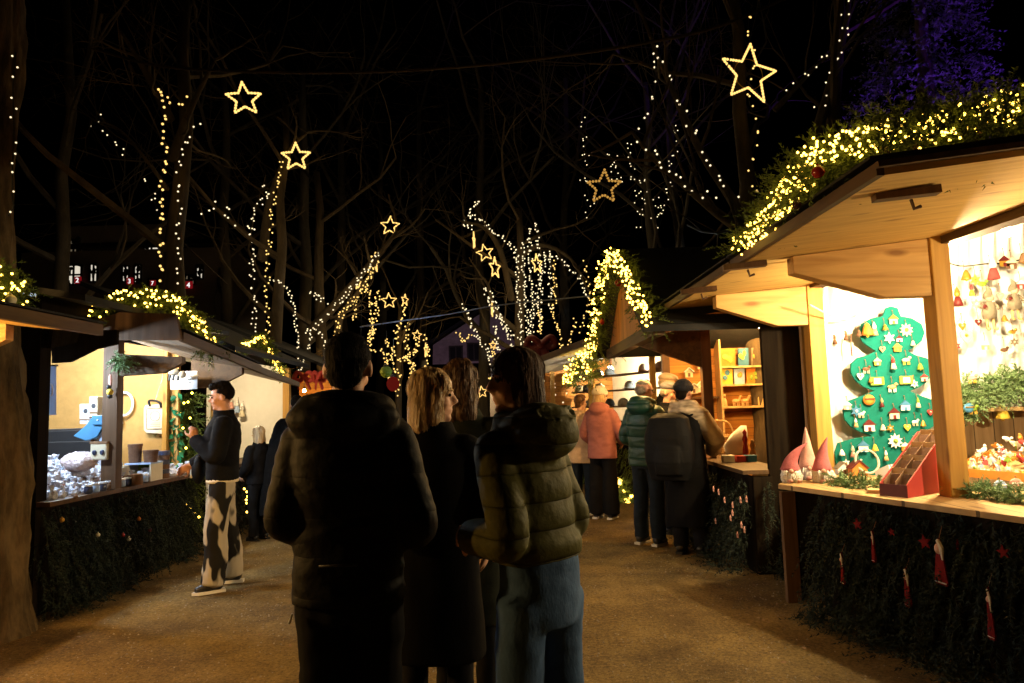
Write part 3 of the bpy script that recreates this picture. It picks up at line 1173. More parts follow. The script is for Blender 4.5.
M['gravel'] = gravel()
g = MB()
nx_, ny_ = 90, 90
vs, fs = [], []
for j in range(ny_ + 1):
    for i in range(nx_ + 1):
        u_, v_ = (i / nx_ * 2 - 1), j / ny_
        x = 7 * u_ + 90 * u_ ** 5
        y = -6 + 26 * v_ + 100 * v_ ** 5
        z = 0.012 * noise.noise(V((x * 0.9, y * 0.9, 0))) + 0.006 * noise.noise(V((x * 3.1, y * 3.1, 4)))
        vs.append((x, y, z))
for j in range(ny_):
    for i in range(nx_):
        o = j * (nx_ + 1) + i
        fs.append((o, o + 1, o + nx_ + 2, o + nx_ + 1))
g.add(vs, fs)
gr = struct('ground', g, 'gravel')
gr.data.polygons.foreach_set('use_smooth', [True] * len(gr.data.polygons))
rn = random.Random(3)
pb = MB()
for i in range(15000):
    y = 2.4 + 8.5 * rn.random() ** 1.7
    x = rn.uniform(-3.7, 2.3)
    if noise.noise(V((x * 1.3, y * 1.3, 9))) < rn.uniform(-0.7, 0.25):
        continue
    r = rn.choice((0.003, 0.003, 0.004, 0.004, 0.005, 0.006, 0.009))
    z = 0.012 * noise.noise(V((x * 0.9, y * 0.9, 0))) + 0.006 * noise.noise(V((x * 3.1, y * 3.1, 4)))
    c, s = r * math.cos(i), r * math.sin(i)
    k = rn.uniform(0.6, 1)
    pb.add([V((x + c, y + s, z)), V((x - s * k, y + c * k, z)), V((x - c, y - s, z)), V((x + s * k, y - c * k, z)), V((x, y, z + r * 0.9))], [(0, 1, 4), (1, 2, 4), (2, 3, 4), (3, 0, 4)])
po = solo('gravel_stones', 'loose small stones scattered over the sandy path', 'gravel', pb, 'pebble', kind='stuff')
lf = MB()
for i in range(330):
    y = 2.6 + 8 * rn.random() ** 1.3
    x = rn.choice((rn.uniform(-3.6, 2.2), rn.uniform(1.0, 2.1), rn.uniform(-3.7, -2.9)))
    R3 = Matrix.Rotation(rn.uniform(0, 6), 3, 'Z') @ Matrix.Rotation(rn.uniform(-0.5, 0.5), 3, 'X')
    l_ = rn.uniform(0.008, 0.024)
    lf.add([V((x, y, 0.02)) + R3 @ V(p) for p in ((-l_, 0, 0), (0, -l_ * 0.5, 0.004), (l_, 0, 0.008), (0, l_ * 0.5, 0.004))], [(0, 1, 2, 3)])
solo('fallen_leaves', 'dry fallen leaves strewn along the path edges', 'leaves', lf, 'leaf_wood', kind='stuff')

# ------------------------------------------------------------------ near stall on the right, selling felt and wooden ornaments
E1, E2 = atz(885, 175, 2.35), atz(660, 315, 2.35)
E2.x = E1.x + 0.02
ST = atz(736, 268, 2.35)                                   # seam between the two raised flaps
FXn, FXf = 2.69, 2.56                                     # facade line
PN, PF = V((2.675, 4.35, 0)), V((2.56, 5.90, 0))
YFAR, YNEAR = 6.02, 1.4
PLZ = 2.40
stall = thing('market_stall', 'wooden stall with raised plank flaps, ornaments on white cloth walls and fir covered front', 'market stall', (3.4, 3.8, 0))


def flap(y0, y1, mt='soffit'):
    mb = MB()
    def X(y): return FXn + (FXf - FXn) * (y - 4.35) / 1.55
    a, b = V((E1.x, y0, 2.35)), V((E1.x + 0.01, y1, 2.35))
    def Z(y): return 2.50 - 0.06 * (y - 2.7) / 3.3
    c, d = V((X(y1), y1, Z(y1))), V((X(y0), y0, Z(y0)))
    mb.slab([a, d, c, b], (0, 0, 0.035))
    return mb


f1 = obj('flap', flap(E1.y, ST.y - 0.012), 'soffit', stall)
f2 = obj('flap', flap(ST.y + 0.012, E2.y), 'soffit', stall)
for y0, y1 in ((E1.y - 0.01, ST.y - 0.015), (ST.y + 0.015, E2.y + 0.01)):
    obj('flap_edge', MB().beam((E1.x - 0.022, y0, 2.372), (E1.x - 0.022, y1, 2.372), 0.03, 0.052), 'fascia_wood', stall)
    obj('roof_felt', MB().beam((E1.x - 0.05, y0, 2.42), (E1.x + 0.3, y0, 2.435), 0.004, 0.01).slab([(E1.x - 0.06, y0, 2.412), (FXn, y0, 2.56), (FXn, y1, 2.53), (E1.x - 0.06, y1, 2.412)], (0, 0, 0.012)), 'slate', stall)
# near flap end trim
obj('flap_edge', MB().beam((E1.x - 0.04, E1.y - 0.018, 2.385), (2.9, E1.y - 0.018, 2.545), 0.03, 0.024), 'fascia_wood', stall)
for px, py, y in ((905, 183, 2.95), (697, 262, 5.25), (745, 276, 4.35)):
    p = at(px, py, y)
    p.z = 2.325 + 0.105 * (p.x - E1.x)
    h = MB().beam(p + V((-0.13, 0.02, 0)), p + V((0.13, -0.02, 0.014)), 0.06, 0.035)
    h.tube([p + V((0.02, 0, -0.02)), p + V((0.03, 0, -0.06)), p + V((0.06, 0, -0.05))], 0.008, 6)
    obj('latch', h, 'brown_wood', stall)
# posts
obj('post', MB().box((PN.x, PN.y, 1.24), (0.115, 0.13, 2.48)), 'post_wood', stall, bevel=0.006)
obj('post', MB().box((PF.x, PF.y, 1.24), (0.13, 0.13, 2.48)), 'post_wood', stall, bevel=0.006)
obj('post', MB().box((2.98, 1.5, 1.24), (0.15, 0.13, 2.48)), 'post_wood', stall, bevel=0.006)
# brackets: tapering beams standing out under the flaps
for p, ln in ((PN, 0.86), (PF, 0.78), (V((2.88, 2.50, 0)), 0.75)):
    x1 = p.x - 0.05
    mb = MB().slab([(x1, p.y - 0.05, 2.462 - 0.02 * (p.y - 4.35)), (x1 - ln, p.y - 0.05, 2.375), (x1 - ln, p.y - 0.05, 2.27), (x1 - ln * 0.35, p.y - 0.05, 2.10), (x1, p.y - 0.05, 2.10)], (0, 0.1, 0))
    obj('bracket', mb, 'beam_wood', stall, bevel=0.004)
# wall plate over the posts
obj('wall_plate', MB().beam((3.05, YNEAR, 2.53), (2.56, YFAR, 2.50), 0.12, 0.18), 'fascia_wood', stall)
# main roof, rising from the plate to a ridge
SL = 0.42
RX = 4.9


def roofz(x): return 2.63 + SL * (x - 2.5)


obj('roof', MB().slab([(2.2, YNEAR, roofz(2.2)), (RX, YNEAR, roofz(RX)), (RX, YFAR + 0.12, roofz(RX)), (2.2, YFAR + 0.12, roofz(2.2))], (0, 0, 0.05)), 'slate', stall)
obj('roof', MB().slab([(RX, YNEAR, roofz(RX) + 0.05), (RX + 2.6, YNEAR, roofz(RX) - 0.9), (RX + 2.6, YFAR + 0.12, roofz(RX) - 0.9), (RX, YFAR + 0.12, roofz(RX) + 0.05)], (0, 0, 0.05)), 'slate', stall)
# walls
obj('end_wall', MB().slab([(2.5, YFAR, 0), (7.2, YFAR, 0), (7.2, YFAR, 2.5), (RX, YFAR, roofz(RX) - 0.05), (2.5, YFAR, 2.52)], (0, 0.05, 0)), 'board_wood', stall)
obj('back_wall', MB().box((7.2, (YNEAR + YFAR) / 2, 1.25), (0.05, YFAR - YNEAR, 2.5)), 'board_wood', stall)
obj('floor', MB().box((4.9, (YNEAR + YFAR) / 2, 0.06), (4.4, YFAR - YNEAR - 0.1, 0.08)), 'brown_wood', stall)


def cloth(x0, x1, z0, ztop, y, amp, nfold, seed):
    """hanging white cloth, gathered at the top"""
    rn = random.Random(seed)
    nx, nz = 150, 26
    ph = rn.random() * 6
    vs, fs = [], []
    for j in range(nz + 1):
        for i in range(nx + 1):
            u_ = i / nx
            x = x0 + (x1 - x0) * u_
            zt = ztop(x)
            t = j / nz
            z = z0 + (zt - z0) * t
            a = amp * (0.10 + 0.90 * max(0, (t - 0.62) / 0.38) ** 1.6)
            d = math.sin(u_ * nfold * 2 * PI + ph + 1.2 * math.sin(u_ * 9)) + 0.4 * math.sin(u_ * nfold * 5.1 + 2 * ph) + 0.5 * noise.noise(V((x * 2, z * 2, seed)))
            vs.append((x, y - a * 1.6 + a * d, z))
    for j in range(nz):
        for i in range(nx):
            o = j * (nx + 1) + i
            fs.append((o, o + 1, o + nx + 2, o + nx + 1))
    return MB().add(vs, fs)


obj('wall_cloth', cloth(2.60, 3.72, 0.85, lambda x: roofz(x) - 0.08, YFAR - 0.05, 0.06, 11, 1), 'white_cloth', stall, smooth=True)
obj('wall_cloth', cloth(3.74, 5.3, 1.36, lambda x: min(roofz(x) - 0.08, 3.5), YFAR - 0.06, 0.065, 14, 2), 'white_cloth', stall, smooth=True)
# counter
CZ = 0.87
cf = [atz(778, 484, CZ), atz(1024, 517, CZ)]
dv = (cf[1] - cf[0]).normalized()
cn = cf[0] + dv * 4.3
obj('counter', MB().slab([cf[0], cn, cn + V((0.75, 0, 0)), (2.75, YFAR - 0.2, CZ), (cf[0].x + 0.15, YFAR - 0.6, CZ)], (0, 0, -0.035)), 'counter_wood', stall, bevel=0.004)
lp = atz(794, 602, 0.0)
obj('counter_leg', MB().box((lp.x, lp.y, 0.4), (0.1, 0.05, 0.8)), 'brown_wood', stall)
nrm = V((dv.y, -dv.x, 0))
if nrm.x > 0:
    nrm = -nrm
s0, s1 = cf[0] - nrm * 0.10 + dv * 0.28, cn - nrm * 0.10
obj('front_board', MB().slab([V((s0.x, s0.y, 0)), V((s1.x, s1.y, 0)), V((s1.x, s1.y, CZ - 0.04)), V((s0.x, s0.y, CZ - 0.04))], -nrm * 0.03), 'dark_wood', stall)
rn = random.Random(21)


def fir_skirt(a, b, z1, n, rn, out, bulge=0.22, ln=0.26):
    mb = MB()
    a, b = V(a), V(b)
    for i in range(n):
        t = rn.random()
        z = rn.random() ** 0.8 * z1
        p = a.lerp(b, t) + out * (0.02 + bulge * (1 - z / z1) * rn.random() + 0.05 * rn.random())
        p.z = z
        d = V((rn.uniform(-0.5, 0.5), rn.uniform(-0.5, 0.5), -1)) + out * rn.uniform(0.1, 0.7)
        sprig(mb, p, d, ln * rn.uniform(0.6, 1.2), rn, 26, 0.04, 0.005)
    for i in range(n // 8):
        t = rn.random()
        p = a.lerp(b, t) + out * (bulge * rn.uniform(0.5, 1.5))
        p.z = 0.02 + rn.random() * 0.06
        sprig(mb, p, V((rn.uniform(-1, 1), rn.uniform(-1, 1), 0.1)), ln * rn.uniform(0.5, 1), rn, 20, 0.04, 0.005)
    return mb


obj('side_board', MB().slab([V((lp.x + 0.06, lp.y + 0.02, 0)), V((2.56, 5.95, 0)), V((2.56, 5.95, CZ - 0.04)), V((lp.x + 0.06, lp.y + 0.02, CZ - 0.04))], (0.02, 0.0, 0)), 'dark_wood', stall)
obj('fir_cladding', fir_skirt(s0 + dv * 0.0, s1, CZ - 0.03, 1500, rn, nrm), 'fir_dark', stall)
# cable along the far beam
obj('cable', MB().tube(smoothline([at(810, 305, 5.6), at(830, 315, 5.7), at(850, 319, 5.75), at(880, 306, 5.75)], 5), 0.008, 6), 'cream', stall)

lamp('bare warm lamp behind the corner post of the ornament stall', (2.91, 4.73, 2.16), 0.05, 'lamp_warm', 2.72)
lamp('bare warm lamp over the pile of ornaments', (3.46, 4.78, 2.60), 0.038, 'lamp_warm', roofz(3.46))
lamp('bare warm lamp over the near end of the ornament stall counter', (3.7, 2.95, 1.9), 0.042, 'lamp_warm', roofz(3.85))

# garland on the raised flaps
G0 = V((E1.x - 0.06, 4.35, 2.44))
rn = random.Random(5)
gp = [at(742, 252, 4.3), at(774, 222, 3.8), at(797, 190, 3.4), at(820, 160, 3.1), at(860, 151, 3.05), at(930, 139, 3.0), at(985, 124, 3.0), at(1060, 104, 3.0)]
gl = garland('thick fir garland with warm lights along the flap edge of the ornament stall', gp, 0.085, 900, 560, 0.0066, rn, ln=0.17, needles=30, nl=0.036, w=0.0035, droop=0.05, zmin=2.36, bspread=1.0, boff=V((-0.04, -0.10, 0.01)),
             baubles=((at(818, 172, 2.98), 0.028, 'bauble_red'), (at(884, 152, 2.95), 0.026, 'bauble_dark'), (at(912, 146, 2.95), 0.024, 'bauble_dark'), (at(976, 136, 2.95), 0.026, 'bauble_dark'), (at(797, 205, 3.25), 0.022, 'bauble_dark')))
# bed of fir between the garland and the flap (no lights)
mb = MB()
for i in range(1100):
    t = rn.random()
    y = E1.y + 0.1 + (0.45 if rn.random() < 0.5 else 1.5) * rn.random() ** 1.3
    x = E1.x + (1.9 * rn.random() if y < E1.y + 0.6 else 0.25 * rn.random()) + 0.03
    z = 2.46 + 0.15 * rn.random() + 0.13 * max(0, x - E1.x)
    sprig(mb, V((x, y, z)), V((rn.uniform(-0.6, 0.4), rn.uniform(-0.5, 0.5), rn.uniform(0.1, 0.9))), 0.2 * rn.uniform(0.6, 1.3), rn, 28, 0.038, 0.0038)
solo('fir_branches', 'bed of loose fir branches lying behind the lit garland on the ornament stall', 'fir branches', mb, 'fir')
# ------------------------------------------------------------------ goods on the ornament stall
YB = YFAR - 0.2


def outline(pts, y, th):
    """outline given in picture points, laid on the plane Y = y"""
    return MB().slab([at(px, py, y) for px, py in pts], (0, th, 0))


half = [(891, 306), (886, 308), (883, 316), (872, 318), (862, 324), (859, 333), (862, 341), (868, 346), (876, 351), (868, 355), (857, 358), (851, 364), (851, 373), (856, 381), (864, 387), (874, 391),
        (862, 396), (848, 401), (843, 410), (845, 420), (851, 427), (860, 432), (872, 436), (856, 438), (838, 443), (835, 452), (836, 463), (842, 476)]
full = half + [(2 * 892 - x, y) for x, y in reversed(half[1:])]
solo('tree_board', 'big green felt board cut as a scalloped fir tree, hung with small wooden ornaments', 'display board', outline(full, YB, 0.02), 'green_felt', bevel=0.004)


def ornament(px, py, kind, mt, label, y=YB - 0.02, s=1.0, loop=0.05, acc='white_cloth'):
    c = at(px, py, y)
    t = thing('ornament', label, 'ornament', c, 0, 'small ornaments hanging in the ornament stall')
    mb, m2 = MB(), MB()
    a = 0.026 * s
    th = V((0, 0.008, 0))
    P_ = lambda pts: [c + V((x * a, -0.008, z * a)) for x, z in pts]
    if kind == 'house':
        mb.slab(P_([(-1, -1), (1, -1), (1, 0.25), (-1, 0.25)]), th)
        m2.slab([p - V((0, 0.004, 0)) for p in P_([(-1.35, 0.2), (1.35, 0.2), (0, 1.35)])], th * 1.5)
        m2.slab([p - V((0, 0.003, 0)) for p in P_([(-0.3, -1), (0.3, -1), (0.3, -0.2), (-0.3, -0.2)])], th * 0.5)
    elif kind == 'star':
        mb.slab(P_([(x * 1.5, z * 1.5) for x, z in star_pts(6, 1, 0.5)]), th)
        m2.ell(c + V((0, -0.01, 0)), a * 0.35, 8)
    elif kind == 'flower':
        mb.slab(P_([(x * 1.6, z * 1.6) for x, z in star_pts(10, 1, 0.62)]), th)
        m2.ell(c + V((0, -0.01, 0)), a * 0.5, 8)
    elif kind == 'heart':
        mb.slab(P_([(0, -1.3), (0.95, -0.15), (1.1, 0.45), (0.8, 0.85), (0.4, 0.85), (0, 0.45), (-0.4, 0.85), (-0.8, 0.85), (-1.1, 0.45), (-0.95, -0.15)]), th)
        m2.ell(c + V((0, -0.01, 0.1 * a)), a * 0.3, 8)
    elif kind == 'bell':
        mb.lathe((c.x, c.y - a * 0.6, c.z - a), [(a * 0.9, 0), (a * 0.8, a * 0.25), (a * 0.55, a * 1.1), (a * 0.3, a * 1.7), (0.002, a * 1.9)], 12)
        m2.ell(c + V((0, -a * 0.6, -a * 1.1)), a * 0.25, 8)
    elif kind == 'figure':
        mb.lathe((c.x, c.y - a * 0.6, c.z - a), [(a * 0.7, 0), (a * 0.55, a * 0.7), (a * 0.35, a * 1.3), (a * 0.25, a * 1.4)], 12)
        m2.ell(c + V((0, -a * 0.6, a * 0.75)), a * 0.42, 10)
        m2.lathe((c.x, c.y - a * 0.6, c.z + a * 1.0), [(a * 0.42, 0), (0.002, a * 0.9)], 10)
    elif kind == 'animal':
        mb.ell(c, (a * 1.1, a * 0.4, a * 0.55), 10)
        mb.ell(c + V((a * 1.0, 0, a * 0.6)), (a * 0.45, a * 0.35, a * 0.4), 8)
        for q in (-0.7, -0.3, 0.4, 0.8):
            m2.tube([c + V((q * a, 0, -a * 0.3)), c + V((q * a, 0, -a * 1.2))], a * 0.14, 5)
    elif kind == 'round':
        mb.ell(c, (a * 1.3, a * 0.5, a * 1.15), 14)
        m2.slab([p - V((0, a * 0.4, 0)) for p in P_([(-1.05, 0.1), (1.05, 0.1), (1.0, 0.35), (-1.0, 0.35)])], (0, a * 0.3, 0))
    elif kind == 'sign':
        mb.slab(P_([(-1.5, -0.9), (1.5, -0.9), (1.5, 0.9), (-1.5, 0.9)]), th)
        m2.slab([p - V((0, 0.003, 0)) for p in P_([(-0.8, -0.6), (0.8, -0.6), (0.8, 0.6), (-0.8, 0.6)])], th * 0.5)
    obj('body', mb, mt, t, smooth=kind in ('bell', 'figure', 'animal', 'round'))
    obj('trim', m2, acc, t)
    top = c + V((0, -0.003, a * 0.9))
    obj('loop', MB().tube([top, top + V((0.004, 0.004, loop * 0.6)), top + V((0, 0.008, loop))], 0.002, 5).ell(top + V((0, 0.006, loop)), 0.006, 6), 'kraft', t)
    return t


rows = [
    ('top tier', [(893, 320, 'house', 'cream', 1.0, 'gold'), (865, 329, 'bell', 'orange', 1.7, 'yellow'), (873, 331, 'figure', 'bare_wood', 1.2, 'white_cloth'), (889, 338, 'star', 'white_cloth', 1.0, 'pale_blue'), (906, 330, 'flower', 'cream', 1.1, 'yellow')]),
    ('second tier', [(882, 349, 'heart', 'bare_wood', 0.7, 'red_felt'), (897, 348, 'house', 'orange', 0.9, 'yellow'), (866, 369, 'animal', 'pot_brown', 0.9, 'cream'), (877, 362, 'house', 'yellow', 0.8, 'cream'), (892, 365, 'figure', 'cream', 1.1, 'red_felt'), (906, 360, 'animal', 'cream', 1.0, 'gold'),
                      (919, 366, 'bell', 'lime', 0.9, 'yellow')]),
    ('band under second tier', [(877, 381, 'sign', 'lime', 1.15, 'white_cloth'), (906, 380, 'sign', 'yellow', 1.1, 'white_cloth'), (892, 387, 'animal', 'bare_wood', 1.1, 'white_cloth')]),
    ('third tier', [(869, 400, 'round', 'orange', 1.2, 'dark_red'), (881, 404, 'figure', 'dark_red', 0.8, 'bare_wood'), (847, 406, 'house', 'pink_felt', 0.9, 'white_cloth'), (856, 411, 'star', 'blue_paint', 1.0, 'white_cloth'), (861, 414, 'animal', 'white_cloth', 0.8, 'cream'), (894, 414, 'house', 'cream', 1.2, 'dark_red'),
                     (905, 406, 'house', 'white_cloth', 1.1, 'blue_paint'), (917, 404, 'figure', 'cream', 0.9, 'lime'), (922, 423, 'bell', 'gold', 0.8, 'cream'), (869, 426, 'house', 'white_cloth', 1.3, 'dark_red'), (882, 427, 'bell', 'cream', 0.8, 'gold'), (907, 427, 'heart', 'yellow', 0.8, 'cream')]),
    ('lowest tier', [(841, 452, 'bell', 'white_cloth', 0.8, 'gold'), (852, 453, 'figure', 'pink_felt', 1.0, 'cream'), (863, 447, 'house', 'white_cloth', 1.2, 'blue_paint'), (874, 447, 'bell', 'yellow', 0.9, 'cream'), (895, 441, 'flower', 'white_cloth', 1.2, 'lime'), (885, 457, 'figure', 'bare_wood', 0.9, 'white_cloth')])]
extra = [(884, 327, 'bell', 'gold', 0.8, 'cream'), (899, 339, 'house', 'white_cloth', 0.7, 'dark_red'), (912, 343, 'bell', 'cream', 0.7, 'gold'), (860, 376, 'heart', 'white_cloth', 0.8, 'gold'), (870, 380, 'bell', 'orange', 0.6, 'cream'), (924, 378, 'house', 'cream', 0.8, 'red_felt'), (914, 384, 'star', 'white_cloth', 0.7, 'gold'),
         (855, 424, 'figure', 'bare_wood', 0.8, 'white_cloth'), (890, 428, 'star', 'gold', 0.7, 'white_cloth'), (915, 422, 'animal', 'white_cloth', 0.8, 'cream'), (930, 412, 'heart', 'red_felt', 0.7, 'cream'), (905, 447, 'house', 'orange', 0.9, 'white_cloth'), (846, 463, 'star', 'white_cloth', 0.7, 'orange'), (858, 462, 'animal', 'cream', 0.8, 'pot_brown')]
for e_ in extra:
    rows[0 if e_[1] < 347 else (1 if e_[1] < 388 else (3 if e_[1] < 432 else 4))][1].append(e_)
CN = {'cream': 'cream', 'orange': 'orange', 'bare_wood': 'plain wood', 'white_cloth': 'white', 'pot_brown': 'brown', 'yellow': 'yellow', 'lime': 'lime green', 'dark_red': 'dark red', 'pink_felt': 'pink',
      'blue_paint': 'blue', 'gold': 'gold', 'pale_blue': 'pale blue', 'red_felt': 'red', 'grey_felt': 'grey', 'crimson_felt': 'crimson', 'kraft': 'brown paper'}
used = {}
for rowname, items in rows:
    for px, py, kind, mt, s, acc in items:
        lb = f'{CN[mt]} {kind} ornament with {CN[acc]} trim, {rowname} of the green tree board'
        used[lb] = used.get(lb, 0) + 1
        if used[lb] > 1:
            lb = 'second ' + lb
        ornament(px, py, kind, mt, lb, s=s * 1.25, acc=acc)
# gingerbread shapes pinned beside the board
for px, py, kind, lb in ((834, 341, 'star', 'dark bread man ornament on the white cloth near the far post'), (845, 337, 'figure', 'dark wooden star ornament pinned on the white cloth beside the bread man'), (858, 333, 'bell', 'dark bell ornament pinned close to the top tier of the tree board')):
    ornament(px, py, 'figure' if 'man' in lb else ('star' if 'star' in lb else 'bell'), 'pot_brown', lb, s=1.1, loop=0.02, acc='kraft')
solo('bead_string', 'thin brown cord hanging down the white cloth beside the tree board', 'cord', MB().tube([at(851, 334, YB), at(851, 345, YB - 0.01), at(852, 356, YB)], 0.006, 5), 'pot_brown')

# ornaments on the wall cloth to the right of the near post, on a line
line = smoothline([at(936, 258, YB), at(960, 266, YB), at(985, 264, YB), at(1010, 262, YB), at(1060, 250, YB)], 5)
solo('hanging_line', 'dark beaded line strung across the cloth wall beside the corner post', 'line', MB().tube(line, 0.006, 5), 'wire')
for px, py, kind, mt, s, acc, lb in (
        (955, 300, 'figure', 'dark_red', 2.2, 'gold', 'red and gold drummer ornament hanging from the beaded line, nearest the corner post'),
        (964, 275, 'bell', 'gold', 1.7, 'lime', 'gold tinsel bell ornament hanging high on the beaded line'),
        (975, 280, 'star', 'yellow', 1.3, 'gold', 'yellow star ornament on the beaded line between bell and tall figure'),
        (982, 284, 'animal', 'lime', 1.5, 'cream', 'green animal ornament hanging under the beaded line'),
        (990, 272, 'figure', 'red_felt', 2.6, 'white_cloth', 'tall red and white felt figure hanging from the beaded line'),
        (1004, 262, 'house', 'gold', 1.5, 'dark_red', 'golden house ornament on the beaded line'),
        (1011, 264, 'house', 'pot_brown', 1.6, 'cream', 'brown house ornament on the beaded line beside the golden one'),
        (1021, 258, 'bell', 'kraft', 1.7, 'gold', 'brown bell ornament on the beaded line at the edge of view'),
        (953, 318, 'heart', 'white_cloth', 1.7, 'cream', 'white heart ornament on the cloth wall below the drummer'),
        (962, 326, 'heart', 'gold', 1.1, 'cream', 'small golden heart ornament below the white heart'),
        (966, 336, 'heart', 'cream', 1.9, 'gold', 'large cream heart ornament hanging lowest on the cloth wall'),
        (976, 304, 'star', 'pink_felt', 1.3, 'white_cloth', 'pink star ornament beside the larger grey felt elf'),
        (1000, 296, 'heart', 'pink_felt', 1.1, 'cream', 'pink heart ornament between the two grey felt elves'),
        (1012, 332, 'animal', 'gold', 1.2, 'cream', 'golden bird ornament under the smaller grey felt elf'),
        (944, 290, 'star', 'white_cloth', 1.2, 'gold', 'white star ornament tight beside the corner post'),
        (946, 312, 'bell', 'dark_red', 1.2, 'gold', 'small dark red bell ornament beside the corner post'),
        (970, 292, 'figure', 'lime', 1.3, 'red_felt', 'green elf figure ornament between drummer and felt elf'),
        (1020, 285, 'house', 'red_felt', 1.3, 'white_cloth', 'red house ornament beyond the smaller felt elf'),
        (1003, 318, 'bell', 'gold', 1.1, 'cream', 'golden bell ornament low between the two felt elves'),
        (956, 346, 'star', 'red_felt', 1.1, 'cream', 'red star ornament under the cream heart'),
        (985, 346, 'house', 'bare_wood', 1.2, 'white_cloth', 'plain wooden house ornament just above the shelf swag'),
        (1004, 350, 'animal', 'pot_brown', 1.2, 'cream', 'brown deer ornament just above the shelf swag'),
        (978, 322, 'heart', 'dark_red', 1.0, 'white_cloth', 'dark red heart ornament under the larger felt elf'),
        (1014, 342, 'star', 'grey_felt', 1.0, 'cream', 'grey star ornament under the golden bird')):
    ornament(px, py, kind, mt, lb, y=YB - 0.02, s=s, loop=0.08, acc=acc)


def elf(px, py, sc, label):
    c = at(px, py, YB - 0.07)
    t = thing('felt_elf', label, 'elf figure', c, 0, 'felt elves hanging on the cloth wall')
    b = MB().loft([(c.x, c.y, c.z - 0.10 * sc, 0.055 * sc, 0.04 * sc), (c.x, c.y, c.z - 0.04 * sc, 0.06 * sc, 0.045 * sc), (c.x, c.y, c.z + 0.03 * sc, 0.04 * sc, 0.035 * sc), (c.x, c.y, c.z + 0.05 * sc, 0.02 * sc, 0.02 * sc)], 14, 2)
    obj('tunic', b, 'grey_felt', t, smooth=True)
    obj('face', MB().ell(c + V((0.005, -0.01, 0.075 * sc)), 0.033 * sc, 12).ell(c + V((0.0, -0.045 * sc, 0.072 * sc)), 0.008 * sc, 8), 'skin_pale', t, smooth=True)
    h = MB().tube([c + V((0, 0, 0.08 * sc)), c + V((0.0, 0, 0.11 * sc)), c + V((0.01 * sc, 0, 0.15 * sc)), c + V((-0.012 * sc, 0, 0.185 * sc))], [0.042 * sc, 0.034 * sc, 0.02 * sc, 0.004], 12)
    obj('hat', h, 'grey_felt', t, smooth=True)
    for q in (-1, 1):
        obj('leg', MB().tube([c + V((q * 0.025 * sc, 0, -0.09 * sc)), c + V((q * 0.028 * sc, 0, -0.18 * sc)), c + V((q * 0.035 * sc, -0.03 * sc, -0.19 * sc))], [0.012 * sc, 0.010 * sc, 0.013 * sc], 8), 'bare_wood', t, smooth=True)
        obj('arm', MB().tube([c + V((q * 0.035 * sc, 0, 0.035 * sc)), c + V((q * 0.07 * sc, -0.01, 0.0)), c + V((q * 0.045 * sc, -0.045 * sc, -0.02 * sc))], [0.014 * sc, 0.013 * sc, 0.011 * sc], 8), 'grey_felt', t, smooth=True)
    obj('heart', MB().ell(c + V((-0.06 * sc, -0.04 * sc, 0.0)), (0.02 * sc, 0.008, 0.02 * sc), 10), 'dark_red', t, smooth=True)


elf(989, 307, 0.98, 'larger grey felt elf holding a red heart, nearer to the corner post')
elf(1014, 299, 0.9, 'smaller grey felt elf with thin legs, farther from the corner post')

# shelf with fir and its little things
sh = at(948, 408, YB)
solo('wall_shelf', 'narrow wooden shelf under the fir garland on the end wall', 'shelf', MB().box((sh.x + 0.75, YB - 0.06, sh.z - 0.02), (1.5, 0.14, 0.03)), 'bare_wood')
rn = random.Random(33)
t = thing('fir_garland', 'unlit fresh green fir swag on the end wall shelf', 'garland', sh, 0)
obj('foliage', fir_along([at(956, 384, YB - 0.1), at(966, 395, YB - 0.12), at(985, 388, YB - 0.12), at(1005, 382, YB - 0.12), at(1060, 376, YB - 0.12)], 0.1, 420, rn, 0.15, 0.35, 26, 0.04, 0.005), 'fir_pale', t)
obj('foliage', fir_along([at(962, 392, YB - 0.1), at(962, 405, YB - 0.12), at(968, 412, YB - 0.12)], 0.08, 110, rn, 0.12, 0.5, 26, 0.04, 0.005), 'fir_pale', t)
for px, py, kind, mt, lb in ((969, 408, 'round', 'blue_paint', 'blue bird ornament perched in the green fir swag'), (973, 409, 'animal', 'lime', 'small green bird ornament in the fir swag beside the blue one'), (972, 378, 'animal', 'pink_felt', 'mauve bird ornament sitting on top of the fir swag')):
    ornament(px, py, kind, mt, lb, y=YB - 0.24, s=1.3, loop=0.02, acc='gold')
ornament(999, 411, 'bell', 'yellow', 'large yellow felt bell ornament hanging below the fir swag', y=YB - 0.05, s=2.4, acc='gold', loop=0.12)


